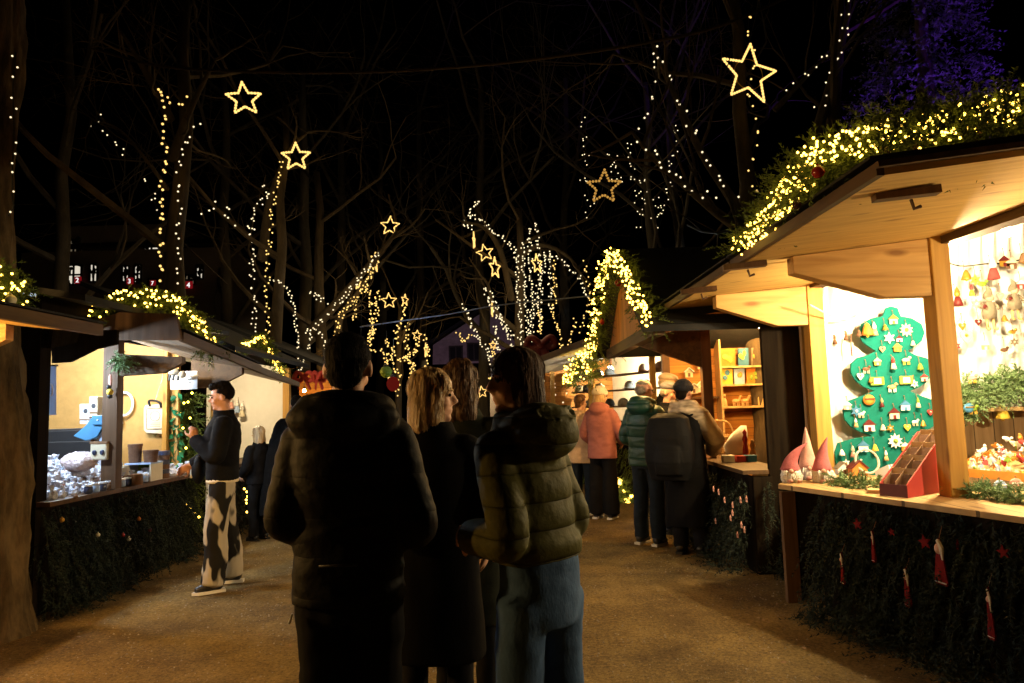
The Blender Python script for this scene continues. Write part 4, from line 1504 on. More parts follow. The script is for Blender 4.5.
# felt gnomes at the far corner of the counter
def gnome(px, py, yy, h, mt, lean, label, wide=1.0):
    c = atz(px, py, CZ + 0.002)
    c = V((c.x, c.y, CZ + 0.002))
    t = thing('felt_gnome', label, 'gnome figure', c, 0, 'felt gnomes on the counter corner')
    r = 0.062 * wide
    b = MB().loft([(c.x, c.y, c.z, r * 1.05, r), (c.x, c.y, c.z + 0.05, r * 1.15, r * 1.1), (c.x, c.y, c.z + 0.11, r * 0.9, r * 0.85), (c.x, c.y, c.z + 0.13, r * 0.5, r * 0.5)], 18, 2)
    obj('body', remesh(b, 0.007, 2, (0.008, (30, 30, 30))), 'white_fur', t)
    hp = smoothline([c + V((0, 0, 0.085)), c + V((lean * 0.1, 0, 0.085 + h * 0.35)), c + V((lean * 0.45, -0.01, 0.085 + h * 0.7)), c + V((lean, -0.02, 0.085 + h))], 4)
    n_ = len(hp)
    obj('hat', MB().tube(hp, [r * (1.18 - 1.12 * (i / (n_ - 1)) ** 0.9) for i in range(n_)], 16), mt, t, smooth=True)
    obj('nose', MB().ell(c + V((-0.02, -r * 1.15, 0.085)), 0.018, 10), 'skin_pale', t, smooth=True)
    bd = MB()
    rn_ = random.Random(int(px))
    for k in range(40):
        a = -PI / 2 + rn_.uniform(-1.0, 1.0)
        p = c + V((math.cos(a) * r * 1.1, math.sin(a) * r * 1.1, 0.075 + rn_.uniform(-0.01, 0.015)))
        bd.tube([p, p + V((math.cos(a) * 0.02, math.sin(a) * 0.02, -0.035)), p + V((math.cos(a) * 0.012, math.sin(a) * 0.012, -0.07))], [0.007, 0.006, 0.002], 5)
    obj('beard', bd, 'white_fur', t, smooth=True)
    for q in (-1, 1):
        obj('shoe', MB().ell(c + V((q * 0.03, -r * 1.0, 0.018)), (0.024, 0.034, 0.018), 10), 'pink_felt', t, smooth=True)


gnome(809, 479, 0, 0.31, 'pink_felt', -0.01, 'tallest felt gnome with an upright pale pink hat, behind the two others')
gnome(791, 482, 0, 0.20, 'crimson_felt', 0.13, 'felt gnome whose crimson hat leans over towards the tree board')
gnome(823, 482, 0, 0.24, 'crimson_felt', 0.045, 'felt gnome with a curved crimson hat standing beside the fir sprigs')
dsh = atz(820, 481, CZ)
# red display box with stepped compartments
bb = [atz(888, 497, CZ + 0.002), atz(908, 498, CZ + 0.002), atz(957, 489, CZ + 0.002)]
bx = thing('display_box', 'red stepped display box with rows of brown compartments on the counter', 'display box', bb[1])
ax = (bb[2] - bb[1])
ax.z = 0
L_ = ax.length
ax.normalize()
ay = V((-ax.y, ax.x, 0))
if ay.x > 0:
    ay = -ay
o = bb[1].copy()
W_ = 0.17
H_ = 0.375


def bpt(u, v, z): return o + ax * u + ay * v + V((0, 0, z))


side = [(0, 0), (L_, 0), (L_, H_), (L_ * 0.83, H_), (0, 0.075)]
for v, nm in ((0, 'side_panel'), (W_, 'side_panel')):
    obj(nm, MB().slab([bpt(u, v, z) for u, z in side], ay * 0.006 * (1 if v == 0 else -1)), 'red_paint', bx)
obj('front_panel', MB().slab([bpt(-0.004, 0, 0), bpt(-0.004, W_, 0), bpt(-0.004, W_, 0.075), bpt(-0.004, 0, 0.075)], ax * 0.006), 'dark_red', bx)
obj('back_panel', MB().slab([bpt(L_, 0.007, 0), bpt(L_, W_ - 0.007, 0), bpt(L_, W_ - 0.007, H_), bpt(L_, 0.007, H_)], -ax * 0.006), 'red_paint', bx)
for k in range(4):
    u = L_ * (0.05 + 0.21 * k)
    z = 0.075 + (H_ - 0.075) * (0.25 * k)
    zt = 0.075 + (H_ - 0.075) * min(1, 0.25 * (k + 1))
    st = MB().slab([bpt(u + L_ * 0.16, 0.007, z - 0.03), bpt(u + L_ * 0.16, W_ - 0.007, z - 0.03), bpt(u + L_ * 0.19, W_ - 0.007, zt + 0.012), bpt(u + L_ * 0.19, 0.007, zt + 0.012)], ax * 0.004)
    obj('step', st, 'bare_wood', bx)
    for j in range(3):
        v = 0.012 + j * (W_ - 0.024) / 2
        obj('divider', MB().slab([bpt(u, v, z - 0.03), bpt(u + L_ * 0.17, v, z - 0.03), bpt(u + L_ * 0.185, v, zt), bpt(u, v, z + 0.012)], ay * 0.004), 'kraft', bx)
    for j in range(2):
        v = 0.02 + j * (W_ - 0.024) / 2
        c = bpt(u + L_ * 0.08, v + 0.03, z + 0.02)
        solo('ornament_card', f'dark folded card standing in the red display box, {("front", "second", "third", "top")[k]} step, {("outer", "inner")[j]} compartment', 'card',
             MB().slab([bpt(u + L_ * 0.06, v, z - 0.02), bpt(u + L_ * 0.06, v + 0.055, z - 0.02), bpt(u + L_ * 0.13, v + 0.055, zt - 0.02), bpt(u + L_ * 0.13, v, zt - 0.02)], ax * 0.01), 'pot_brown', 'cards in the red display box')
solo('wooden_tray', 'low bare wooden block on the counter in front of the red display box', 'tray', MB().box(atz(878, 491, CZ + 0.012), (0.12, 0.1, 0.022), Matrix.Rotation(-0.4, 3, 'Z')), 'bare_wood')
# fir sprigs with a small painted house behind the gnomes
rn = random.Random(8)
t = thing('fir_sprigs', 'pale green fir sprigs laid along the counter between the gnomes and the display box', 'fir sprigs', atz(850, 484, CZ))
obj('foliage', fir_along([atz(833, 480, CZ + 0.03), atz(850, 483, CZ + 0.03), atz(884, 486, CZ + 0.03)], 0.05, 150, rn, 0.1, 0.0, 22, 0.025, 0.004), 'fir_pale', t)


def toyhouse(px, py, s, wall, roof, label):
    c = atz(px, py, CZ + 0.003)
    t = thing('toy_house', label, 'toy house', c, 0, 'little painted houses on the counter')
    obj('wall', MB().slab([c + V((-s, -s * 0.6, 0)), c + V((s, -s * 0.6, 0)), c + V((s, -s * 0.6, s)), c + V((0, -s * 0.6, s * 1.8)), c + V((-s, -s * 0.6, s))], (0, s * 1.2, 0)), wall, t)
    r = MB()
    for q in (-1, 1):
        r.beam(c + V((q * s * 1.15, 0, s * 0.9)), c + V((0, 0, s * 1.92)), s * 1.5, s * 0.16, V((0, 0, 1)))
    obj('roof', r, roof, t)
    obj('door', MB().box(c + V((0, -s * 0.61, s * 0.4)), (s * 0.4, 0.004, s * 0.7)), 'pot_brown', t)


toyhouse(843, 474, 0.05, 'white_cloth', 'grey_felt', 'little white toy house with a grey roof among the fir sprigs')
toyhouse(858, 475, 0.06, 'orange', 'dark_red', 'little orange toy house with a dark red roof among the fir sprigs')
# round wire wreath and striped fan of cards
c = atz(868, 474, CZ + 0.01)
solo('wire_wreath', 'round white wreath leaning in front of the lowest tier of the tree board', 'wreath', MB().tube([c + V((0.09 * math.cos(a), 0.03 * math.sin(a), 0.1 + 0.09 * math.sin(a))) for a in [2 * PI * k / 20 for k in range(21)]], 0.009, 7, cap=False), 'cream')
mb = MB()
for k in range(12):
    b = atz(884 + k * 2.6, 482 - k * 0.6, CZ + 0.005)
    mb.box(b + V((0.02, 0.03, 0.05)), (0.016, 0.12, 0.1), Matrix.Rotation(-0.5, 3, 'X') @ Matrix.Rotation(0.5, 3, 'Z'))
fan = solo('card_stack', 'fanned row of thin pale printed cards beside the red display box', 'cards', mb, 'paper')

# pile of straw and wooden ornaments in a tray at the near end
tc = atz(1003, 480, CZ + 0.004)
tr = thing('ornament_tray', 'wide shallow wooden tray heaped with small ornaments at the near end', 'tray', tc)
ux = V((0.36, -0.93, 0))
uy = V((0.93, 0.36, 0))


def tp(u, v, z): return tc + ux * u + uy * v + V((0, 0, z))


obj('base', MB().slab([tp(-0.42, 0, 0.0), tp(0.6, 0, 0.0), tp(0.6, 0.5, 0.1), tp(-0.42, 0.5, 0.1)], (0, 0, 0.01)), 'bare_wood', tr)
obj('rim', MB().beam(tp(-0.42, 0, 0.03), tp(0.6, 0, 0.03), 0.012, 0.06).beam(tp(-0.42, 0, 0.03), tp(-0.42, 0.5, 0.13), 0.012, 0.06).beam(tp(0.6, 0, 0.03), tp(0.6, 0.5, 0.13), 0.012, 0.06).beam(tp(-0.42, 0.5, 0.13), tp(0.6, 0.5, 0.13), 0.012, 0.06), 'orange', tr)
rn = random.Random(77)
cols = ['white_cloth', 'cream', 'white_cloth', 'red_felt', 'gold', 'cream', 'orange', 'pink_felt', 'white_cloth', 'pale_blue', 'lime']
kinds = [('star', 'straw star'), ('heart', 'heart'), ('bell', 'bell'), ('animal', 'animal'), ('figure', 'angel')]
for i in range(230):
    u, v = rn.uniform(-0.38, 0.56), rn.uniform(0.02, 0.48)
    z = 0.03 + v * 0.2 + 0.16 * (v / 0.48) * (0.4 + 0.6 * min(1, (u + 0.42) / 0.5)) + rn.uniform(-0.02, 0.05)
    c = tp(u, v, z)
    k, kn_ = rn.choice(kinds)
    mt = rn.choice(cols)
    mb = MB()
    a = rn.uniform(0.018, 0.034)
    R3 = Matrix.Rotation(rn.uniform(-0.9, 0.9), 3, 'Y') @ Matrix.Rotation(rn.uniform(-0.8, 0.3), 3, 'X') @ Matrix.Rotation(rn.uniform(-1, 1), 3, 'Z')
    if k == 'star':
        mb.slab([c + R3 @ V((x * a, 0, y * a)) for x, y in star_pts(6, 1.2, 0.5)], R3 @ V((0, 0.006, 0)))
    elif k == 'heart':
        mb.slab([c + R3 @ V((x * a * 0.8, 0, y * a * 0.8)) for x, y in [(0, -1.3), (0.95, -0.15), (1.1, 0.45), (0.8, 0.85), (0.4, 0.85), (0, 0.45), (-0.4, 0.85), (-0.8, 0.85), (-1.1, 0.45), (-0.95, -0.15)]], R3 @ V((0, 0.008, 0)))
    elif k == 'bell':
        mb.lathe((0, 0, -a * 0.8), [(a * 0.8, 0), (a * 0.7, a * 0.3), (a * 0.5, a), (0.002, a * 1.6)], 9)
        mb.v = [c + R3 @ p for p in mb.v]
    elif k == 'animal':
        mb.ell((0, 0, 0), (a * 1.1, a * 0.45, a * 0.6), 8)
        mb.ell((a, 0, a * 0.6), a * 0.42, 8)
        mb.v = [c + R3 @ p for p in mb.v]
    else:
        mb.lathe((0, 0, -a), [(a * 0.7, 0), (a * 0.3, a * 1.3), (0.004, a * 1.4)], 9)
        mb.ell((0, 0, a * 0.75), a * 0.4, 8)
        mb.v = [c + R3 @ p for p in mb.v]
    solo('small_ornament', f'{CN[mt]} {kn_} lying in the heap of the ornament tray', 'ornament', mb, mt, f'{CN[mt]} {kn_} ornaments heaped in the tray')
t = thing('fir_sprigs', 'thick grey green fir trim along the front of the ornament tray', 'fir sprigs', atz(985, 492, CZ))
obj('foliage', fir_along([atz(953, 489, CZ + 0.035), atz(985, 493, CZ + 0.035), atz(1035, 499, CZ + 0.035)], 0.045, 260, rn, 0.09, 0.0, 26, 0.022, 0.003), 'fir_pale', t)
for px, py, kind, mt, lb in ((1000, 486, 'round', 'pale_blue', 'pale blue bauble ornament tucked in the tray trim'), (1016, 484, 'round', 'pink_felt', 'pink bauble ornament tucked in the tray trim'), (952, 483, 'flower', 'pink_felt', 'pink flower ornament at the corner of the tray trim')):
    cc = atz(px, py, CZ + 0.06)
    ornament(px, py, kind, mt, lb, y=cc.y, s=1.2, loop=0.02, acc='white_cloth')

# red felt figures and stars pinned to the fir front
FY = {}


def on_front(px, py):
    """point on the plane just outside the fir front"""
    d = ray(px, py)
    p0 = s0 + nrm * 0.17
    t = (p0 - CAM).dot(nrm) / d.dot(nrm)
    return CAM + d * t


wv = dv
for i, (px, py, r, lb) in enumerate(((858, 524, 0.036, 'bright red star pinned on the fir front, nearest the counter leg'), (892, 532, 0.024, 'small dull red star pinned between two red felt figures'), (925, 542, 0.042, 'largest red star pinned on the fir front, beside the white edged figure'),
                                     (958, 545, 0.03, 'thin red star seen edge on, past the white edged figure'), (1004, 552, 0.036, 'dull red star on the fir front near the edge of view'))):
    c = on_front(px, py)
    ax_ = (wv if i != 3 else (wv * 0.4 + nrm * 0.9).normalized())
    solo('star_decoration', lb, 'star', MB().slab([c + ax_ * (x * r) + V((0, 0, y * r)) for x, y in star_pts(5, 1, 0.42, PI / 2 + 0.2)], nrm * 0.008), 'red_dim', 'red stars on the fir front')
for i, (px, py, h, wd, lb) in enumerate(((843, 568, 0.20, 0.022, 'narrow red felt figure on the fir front, nearest the counter leg'), (874, 546, 0.19, 0.018, 'slim red felt figure hanging high on the fir front, below the counter edge'), (908, 587, 0.22, 0.032, 'red felt figure hanging lowest on the fir front, with pale hair'),
                                         (941, 561, 0.25, 0.05, 'widest red felt figure with a white beaded hem'), (991, 613, 0.26, 0.026, 'tall narrow red felt figure near the edge of view'))):
    c = on_front(px, py)
    t = thing('felt_figure', lb, 'felt figure', c, 0, 'red felt figures on the fir front')
    g = wv * (1 if i % 2 else 0.8) + nrm * 0.25
    g.normalize()
    pts = [(-0.5, -0.5), (0.5, -0.5), (0.62, -0.42), (0.3, 0.18), (0.18, 0.42), (0, 0.5), (-0.18, 0.42), (-0.3, 0.18), (-0.62, -0.42)]
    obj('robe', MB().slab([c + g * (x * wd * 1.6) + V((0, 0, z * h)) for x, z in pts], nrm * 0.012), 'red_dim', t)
    obj('face', MB().ell(c + V((0, 0, h * 0.27)) + nrm * 0.012, (wd * 0.42, wd * 0.42, wd * 0.6), 10), 'skin_pale', t, smooth=True)
    obj('hair', MB().tube([c + V((0, 0, h * 0.46)) + nrm * 0.015, c + g * wd * 0.5 + V((0, 0, h * 0.3)) + nrm * 0.014, c + g * wd * 0.55 + V((0, 0, h * 0.05)) + nrm * 0.014], [wd * 0.2, wd * 0.25, wd * 0.1], 7), 'cream', t)
    hm = MB()
    for k in range(9):
        hm.ell(c + g * (wd * 1.6 * (-0.5 + k / 8)) + V((0, 0, -h * 0.45)) + nrm * 0.016, wd * 0.09, 6)
    obj('hem', hm, 'white_cloth', t)
    obj('cord', MB().tube([c + V((0, 0, h * 0.5)), c + V((0, 0, h * 0.75)) - nrm * 0.03], 0.002, 4), 'kraft', t)
# ------------------------------------------------------------------ gabled stall in the middle of the right row
X2, YA, YBk = 2.08, 6.15, 9.6
st2 = thing('market_stall', 'gabled plank stall with amber lit shelves of picture books behind the customers', 'market stall', (3, 7.8, 0))
RZ2, EZ2, PK = 2.3, 2.22, 3.3
YM = (YA + YBk) / 2
# gable that overhangs the path
gx = 1.22
apex = at(617, 256, 8.0)
near_e, far_e = V((gx, 6.35, 2.2)), V((gx, 9.6, 2.2))
PKZ = apex.z
YM = 8.0
obj('gable_board', MB().slab([(gx + 0.1, near_e.y + 0.1, 2.2), (gx + 0.1, far_e.y - 0.1, 2.2), (gx + 0.1, YM, PKZ - 0.08)], (0.04, 0, 0)), 'gable_wood', st2)
for e, s_ in ((near_e, -1), (far_e, 1)):
    obj('roof', MB().slab([(gx - 0.05, YM, PKZ + 0.02), (4.4, YM, PKZ + 0.02), (4.4, e.y + s_ * 0.12, 2.12), (gx - 0.05, e.y + s_ * 0.12, 2.12)], (0, 0, 0.06)), 'slate', st2)
obj('soffit', MB().slab([(gx + 0.14, YA + 0.25, 2.2), (X2 + 0.05, YA + 0.25, 2.3), (X2 + 0.05, YBk - 0.1, 2.3), (gx + 0.14, YBk - 0.1, 2.2)], (0, 0, 0.03)), 'gable_wood', st2)
obj('beam', MB().beam((gx + 0.12, YA + 0.2, 2.16), (gx + 0.12, YBk, 2.16), 0.1, 0.12), 'fascia_wood', st2)
for y in (7.55, YBk - 0.06):
    obj('post', MB().box((X2, y, 1.14), (0.1, 0.1, 2.28)), 'brown_wood', st2)
obj('bracket', MB().slab([(X2 - 0.05, 7.52, 2.29), (gx + 0.16, 7.52, 2.19), (gx + 0.16, 7.52, 2.1), (X2 - 0.05, 7.52, 1.85)], (0, 0.07, 0)), 'fascia_wood', st2)
obj('near_wall', MB().slab([(X2 + 0.12, YA, 0), (4.2, YA, 0), (4.2, YA, 2.2), (X2 + 0.12, YA, 2.2)], (0, 0.05, 0)), 'dark_wood', st2)
obj('end_wall', MB().slab([(X2, YBk, 0), (4.2, YBk, 0), (4.2, YBk, 2.9), (X2, YBk, 2.9)], (0, 0.05, 0)), 'orange_wood', st2)
obj('back_wall', MB().box((4.2, (YA + YBk) / 2, 1.3), (0.05, YBk - YA, 2.6)), 'orange_wood', st2)
obj('ceiling', MB().slab([(X2, YA, 2.5), (4.2, YA, 2.5), (4.2, YBk, 2.9), (X2, YBk, 2.9)], (0, 0, 0.03)), 'orange_wood', st2)
obj('front_board', MB().box((X2 - 0.02, (YA + YBk) / 2, 0.41), (0.04, YBk - YA, 0.82)), 'dark_wood', st2)
obj('corner_board', MB().box((X2 + 0.05, YA + 0.02, 0.41), (0.17, 0.09, 0.82)), 'dark_wood', st2)
obj('counter', MB().box((X2 + 0.1, (YA + YBk) / 2, 0.86), (0.42, YBk - YA - 0.02, 0.035)), 'fascia_wood', st2)
rn = random.Random(41)
obj('fir_cladding', fir_skirt((X2 - 0.05, YA - 0.05, 0), (X2 - 0.05, YBk, 0), 0.8, 900, rn, V((-1, 0, 0)), 0.2), 'fir_dark', st2)
obj('fir_cladding', fir_skirt((X2, YA - 0.04, 0), (X2 + 1.4, YA - 0.04, 0), 0.8, 250, rn, V((0, -1, 0)), 0.12), 'fir_dark', st2)
# shelves on the end wall
SX0, SX1 = 2.78, 3.5
shf = thing('wall_shelves', 'amber lit wooden shelves with picture books and carved figures on the end wall', 'shelves', (3.1, YBk - 0.15, 0.9))
zs = []
for py in (347, 369, 387, 408, 445):
    p = at(738, py, YBk - 0.2)
    zs.append(p.z)
for z in (zs[1] - 0.0, zs[2], zs[3]):
    pass
shelf_px = (367, 385, 407)
for py in shelf_px:
    z = at(738, py, YBk - 0.15).z
    obj('shelf', MB().box((3.14, YBk - 0.12, z), (SX1 - SX0, 0.22, 0.025)), 'bare_wood', shf)
for x in (SX0, SX1):
    obj('side', MB().box((x, YBk - 0.12, 1.5), (0.025, 0.23, 1.6)), 'bare_wood', shf)
# books: cover with an abstract coloured picture
bk = 0
for py0, specs in ((367, (('orange', 'yellow', 0.0, 0.2), ('blue_paint', 'yellow', 0.24, 0.14), ('grey_felt', 'orange', 0.42, 0.17), ('lime', 'pink_felt', 0.6, 0.1))), (385, (('yellow', 'blue_paint', 0.0, 0.15), ('pale_blue', 'orange', 0.17, 0.14), ('orange', 'lime', 0.34, 0.18), ('red_felt', 'pale_blue', 0.54, 0.14)))):
    z = at(738, py0, YBk - 0.15).z + 0.0135
    for cm, am, dx, wd in specs:
        row = 'upper' if py0 == 367 else 'lower'
        h = 0.24 if py0 == 367 else 0.21
        c = V((SX0 + 0.03 + dx + wd / 2, YBk - 0.14, z))
        t = thing('picture_book', f'upright {CN.get(cm, cm)} picture book with {CN.get(am, am)} motif on the {row} book shelf', 'book', c, 0, 'picture books on the amber shelves')
        R3 = Matrix.Rotation(0.12, 3, 'X')
        obj('cover', MB().box(c + V((0, 0, h / 2)), (wd, 0.02, h), R3), cm, t)
        q = MB()
        for k in range(3):
            q.ell(c + V((rn.uniform(-0.3, 0.3) * wd, -0.02 + 0.0, h * rn.uniform(0.25, 0.75))), (wd * rn.uniform(0.12, 0.25), 0.006, h * rn.uniform(0.1, 0.2)), 8)
        obj('picture', q, am, t)
        obj('pages', MB().box(c + V((0.004, 0.012, h / 2)), (wd * 0.97, 0.014, h * 0.96), R3), 'paper', t)
z = at(738, 407, YBk - 0.15).z + 0.013
for dx, kind, lb in ((0.05, 'figure', 'carved pale figure ornament on the lowest shelf'), (0.2, 'animal', 'carved pale deer ornament on the lowest shelf'), (0.32, 'animal', 'carved pale sheep ornament on the lowest shelf beside the deer'), (0.58, 'house', 'tall pale wooden house ornament on the lowest shelf')):
    p = V((SX0 + dx, YBk - 0.16, z + 0.06))
    t = thing('carved_figure', lb.replace(' ornament', ''), 'carving', p, 0, 'carved figures on the amber shelves')
    a = 0.05
    mb = MB()
    if kind == 'figure':
        mb.lathe((p.x, p.y, z), [(0.035, 0), (0.03, 0.07), (0.015, 0.11), (0.02, 0.12)], 10)
        mb.ell((p.x, p.y, z + 0.14), 0.022, 8)
    elif kind == 'animal':
        mb.ell((p.x, p.y, z + 0.07), (0.055, 0.022, 0.028), 10)
        mb.tube([(p.x + 0.045, p.y, z + 0.08), (p.x + 0.06, p.y, z + 0.13), (p.x + 0.085, p.y, z + 0.13)], [0.017, 0.013, 0.01], 7)
        for q in (-0.035, -0.015, 0.02, 0.04):
            mb.tube([(p.x + q, p.y, z + 0.06), (p.x + q, p.y, z)], 0.007, 5)
    else:
        mb.slab([(p.x - 0.08, p.y, z), (p.x + 0.08, p.y, z), (p.x + 0.08, p.y, z + 0.1), (p.x, p.y, z + 0.24), (p.x - 0.08, p.y, z + 0.1)], (0, 0.02, 0))
        mb.slab([(p.x - 0.05, p.y - 0.03, z), (p.x + 0.05, p.y - 0.03, z), (p.x, p.y - 0.03, z + 0.16)], (0, 0.02, 0))
    obj('body', mb, 'bare_wood', t)
# house ornaments on the wall and on a ledge
lz = at(692, 398, YBk - 0.1).z
solo('wall_ledge', 'narrow ledge carrying pale wooden houses on the orange end wall', 'ledge', MB().box((2.45, YBk - 0.09, lz), (0.62, 0.14, 0.025)), 'brown_wood')
for px, py, s, lb in ((701, 365, 1.5, 'pale wooden house hung highest on the orange wall'), (689, 373, 1.6, 'pale wooden star house hung on the orange wall, lower one'), (684, 388, 2.0, 'pale wooden house on the ledge, nearest the path'), (694, 389, 1.7, 'middle pale wooden house on the ledge'), (702, 387, 2.0, 'pale wooden house on the ledge, beside the post')):
    p = at(px, py, YBk - 0.1)
    t = thing('wooden_house', lb, 'wooden house', p, 0, 'pale wooden houses on the orange wall')
    a = 0.04 * s
    obj('front', MB().slab([p + V((x * a, 0, z_ * a)) for x, z_ in ((-0.8, -0.9), (0.8, -0.9), (0.8, 0.3), (0, 1.0), (-0.8, 0.3))], (0, 0.03, 0)), 'cream', t)
    obj('roof', MB().beam(p + V((-a, -0.01, 0.2 * a)), p + V((0, -0.01, 1.1 * a)), 0.06, 0.012).beam(p + V((a, -0.01, 0.2 * a)), p + V((0, -0.01, 1.1 * a)), 0.06, 0.012), 'white_cloth', t)
    obj('door', MB().box(p + V((0, -0.004, -0.4 * a)), (0.5 * a, 0.006, 0.8 * a)), 'pot_brown', t)
# goods on the counter
bz = 0.88
c = V((2.32, 8.1, bz))
bkt = thing('wicker_basket', 'pale wicker basket on the amber stall counter', 'basket', c)
mb = MB()
for k in range(9):
    r = 0.12 + 0.012 * k
    mb.tube([c + V((r * math.cos(a), r * 0.8 * math.sin(a), 0.01 + 0.024 * k)) for a in [2 * PI * q / 20 for q in range(21)]], 0.009, 5, cap=False)
for q in range(16):
    a = 2 * PI * q / 16
    mb.tube([c + V((0.12 * math.cos(a), 0.096 * math.sin(a), 0)), c + V((0.22 * math.cos(a), 0.176 * math.sin(a), 0.22))], 0.006, 5)
obj('weave', mb, 'bare_wood', bkt)
obj('handle', MB().tube(smoothline([c + V((-0.2, 0, 0.2)), c + V((-0.12, 0, 0.36)), c + V((0.12, 0, 0.36)), c + V((0.2, 0, 0.2))], 4), 0.01, 6), 'bare_wood', bkt)
p = at(735, 440, 7.6)
gm = MB().loft([(p.x, p.y, bz, 0.10, 0.07), (p.x, p.y, bz + 0.12, 0.13, 0.09), (p.x + 0.05, p.y, bz + 0.24, 0.09, 0.06), (p.x + 0.1, p.y, bz + 0.33, 0.03, 0.03)], 16, 2)
solo('white_goose', 'rounded white carved goose on the amber stall counter', 'carving', gm, 'white_cloth', smooth=True)
for i, (px, cm, h, lb) in enumerate(((728, 'white_cloth', 0.06, 'low white box on the counter edge of the amber stall'), (741, 'red_felt', 0.05, 'small red box on the counter edge of the amber stall'), (750, 'blue_paint', 0.055, 'small blue box on the counter edge of the amber stall'))):
    p = at(px, 457, 7.0)
    solo('small_box', lb, 'box', MB().box((p.x, 7.0, bz + h / 2), (0.11, 0.08, h)).box((p.x, 7.0, bz + h + 0.004), (0.115, 0.085, 0.008)), cm, bevel=0.003)
for i, (px, h, lb) in enumerate(((745, 0.3, 'tall red and cream pepper mill shaped figure on the amber counter'), (752, 0.2, 'shorter pale turned figure on the amber counter'))):
    p = at(px, 440, 7.4)
    solo('turned_figure', lb, 'carving', MB().lathe((p.x, 7.4, bz), [(0.035, 0), (0.03, h * 0.3), (0.018, h * 0.5), (0.03, h * 0.65), (0.016, h * 0.8), (0.022, h * 0.9), (0.002, h)], 12), ('red_felt', 'bare_wood')[i], smooth=True)
# shutter edge and hooks beside the opening
lamp('amber lamp high in the gabled stall near its post', (2.75, 7.7, 2.3), 0.04, 'lamp_amber', 2.6)
lamp('amber lamp deep in the gabled stall above the book shelves', (3.1, 8.8, 2.45), 0.04, 'lamp_amber', 2.75)
lamp('small amber lamp added under the gable of the plank stall to brighten it', (1.5, 7.7, 2.12), 0.035, 'lamp_amber', 2.24)  # unseen lamp, added to brighten the gable wood
# gable garland
rn = random.Random(15)
gpts = [at(655, 325, 6.3), at(645, 302, 6.7), at(632, 275, 7.3), at(618, 256, 7.9), at(611, 272, 8.3), at(605, 305, 8.7), at(597, 345, 9.0), at(590, 380, 9.2)]
garland('thick lit fir garland following the steep gable of the plank stall', gpts, 0.08, 600, 300, 0.0115, rn, ln=0.16, needles=24, nl=0.045, w=0.005, bspread=1.15, boff=V((-0.1, -0.1, 0.02)), droop=0.1,
        baubles=((at(618, 283, 7.9), 0.04, 'bauble_red'), (at(602, 322, 8.7), 0.035, 'bauble_red')))
garland('shorter lit fir garland beyond the steep gable, sloping down to the far stall', [at(612, 350, 10.5), at(600, 343, 11), at(588, 352, 11.6), at(578, 365, 12), at(570, 385, 12.3)], 0.12, 340, 160, 0.016, rn, ln=0.18, needles=20, nl=0.05, w=0.007, bspread=1.15, boff=V((-0.08, -0.12, 0.02)))
# little pale flowers on its fir front
for i, (px, py) in enumerate(((714, 489), (719, 492), (716, 521), (725, 500), (733, 505), (741, 500), (733, 513), (731, 518), (742, 525), (745, 530), (738, 535), (747, 499))):
    p = atx(px, py, X2 - 0.27)
    solo('pale_flower', 'tiny pale blossom ornament pinned on the dark fir front of the gabled stall', 'ornament',
         MB().slab([p + V((0, x * 0.02, y * 0.028)) for x, y in star_pts(5, 1, 0.55)], (-0.008, 0, 0)), 'pink_felt', 'pale blossoms on the gabled stall front')

# ------------------------------------------------------------------ far stall on the right
A3, B3 = V((0.75, 14.6, 0)), V((2.15, 10.9, 0))
d3 = (B3 - A3).normalized()
n3 = V((-d3.y, d3.x, 0))
if n3.x > 0:
    n3 = -n3                                               # towards the path
L3 = (B3 - A3).length


def q3(s, o_, z): return A3 + d3 * s - n3 * o_ + V((0, 0, z))


st3 = thing('market_stall', 'brightly lit far stall under a pale raised canopy, behind the pink coat', 'market stall', q3(L3 / 2, 1, 0))
obj('canopy', MB().slab([q3(-0.4, -1.0, 2.1), q3(L3 + 0.1, -1.0, 2.42), q3(L3 + 0.1, 0.1, 2.36), q3(-0.4, 0.1, 2.15)], (0, 0, 0.04)), 'cream', st3)
obj('canopy_edge', MB().beam(q3(-0.4, -1.03, 2.12), q3(L3 + 0.1, -1.03, 2.45), 0.05, 0.1), 'fascia_wood', st3)
obj('roof', MB().slab([q3(-0.4, -0.2, 2.3), q3(L3 + 0.2, -0.2, 2.55), q3(L3 + 0.2, 2.0, 3.1), q3(-0.4, 2.0, 3.0)], (0, 0, 0.06)), 'slate', st3)
obj('back_wall', MB().slab([q3(-0.2, 1.6, 0), q3(L3, 1.6, 0), q3(L3, 1.6, 2.6), q3(-0.2, 1.6, 2.6)], -n3 * 0.05), 'cream', st3)
obj('end_wall', MB().slab([q3(-0.2, 0, 0), q3(-0.2, 1.6, 0), q3(-0.2, 1.6, 2.6), q3(-0.2, 0, 2.3)], -d3 * 0.05), 'orange_wood', st3)
obj('end_wall', MB().slab([q3(L3, 0.2, 0), q3(L3, 1.6, 0), q3(L3, 1.6, 2.6), q3(L3, 0.2, 2.3)], d3 * 0.05), 'dark_wood', st3)
obj('front_board', MB().slab([q3(0, 0, 0), q3(L3, 0, 0), q3(L3, 0, 0.82), q3(0, 0, 0.82)], -n3 * 0.04), 'dark_wood', st3)
obj('counter', MB().slab([q3(0, -0.15, 0.83), q3(L3, -0.15, 0.83), q3(L3, 0.5, 0.83), q3(0, 0.5, 0.83)], (0, 0, 0.03)), 'counter_wood', st3)
for s_ in (0.05, L3 * 0.45, L3 - 0.05):
    obj('post', MB().box(q3(s_, 0.05, 1.15), (0.09, 0.09, 2.3)), 'post_wood', st3)
rn = random.Random(51)
obj('fir_cladding', fir_skirt(q3(0, -0.05, 0), q3(L3, -0.05, 0), 0.8, 420, rn, n3, 0.15, 0.24), 'fir', st3)
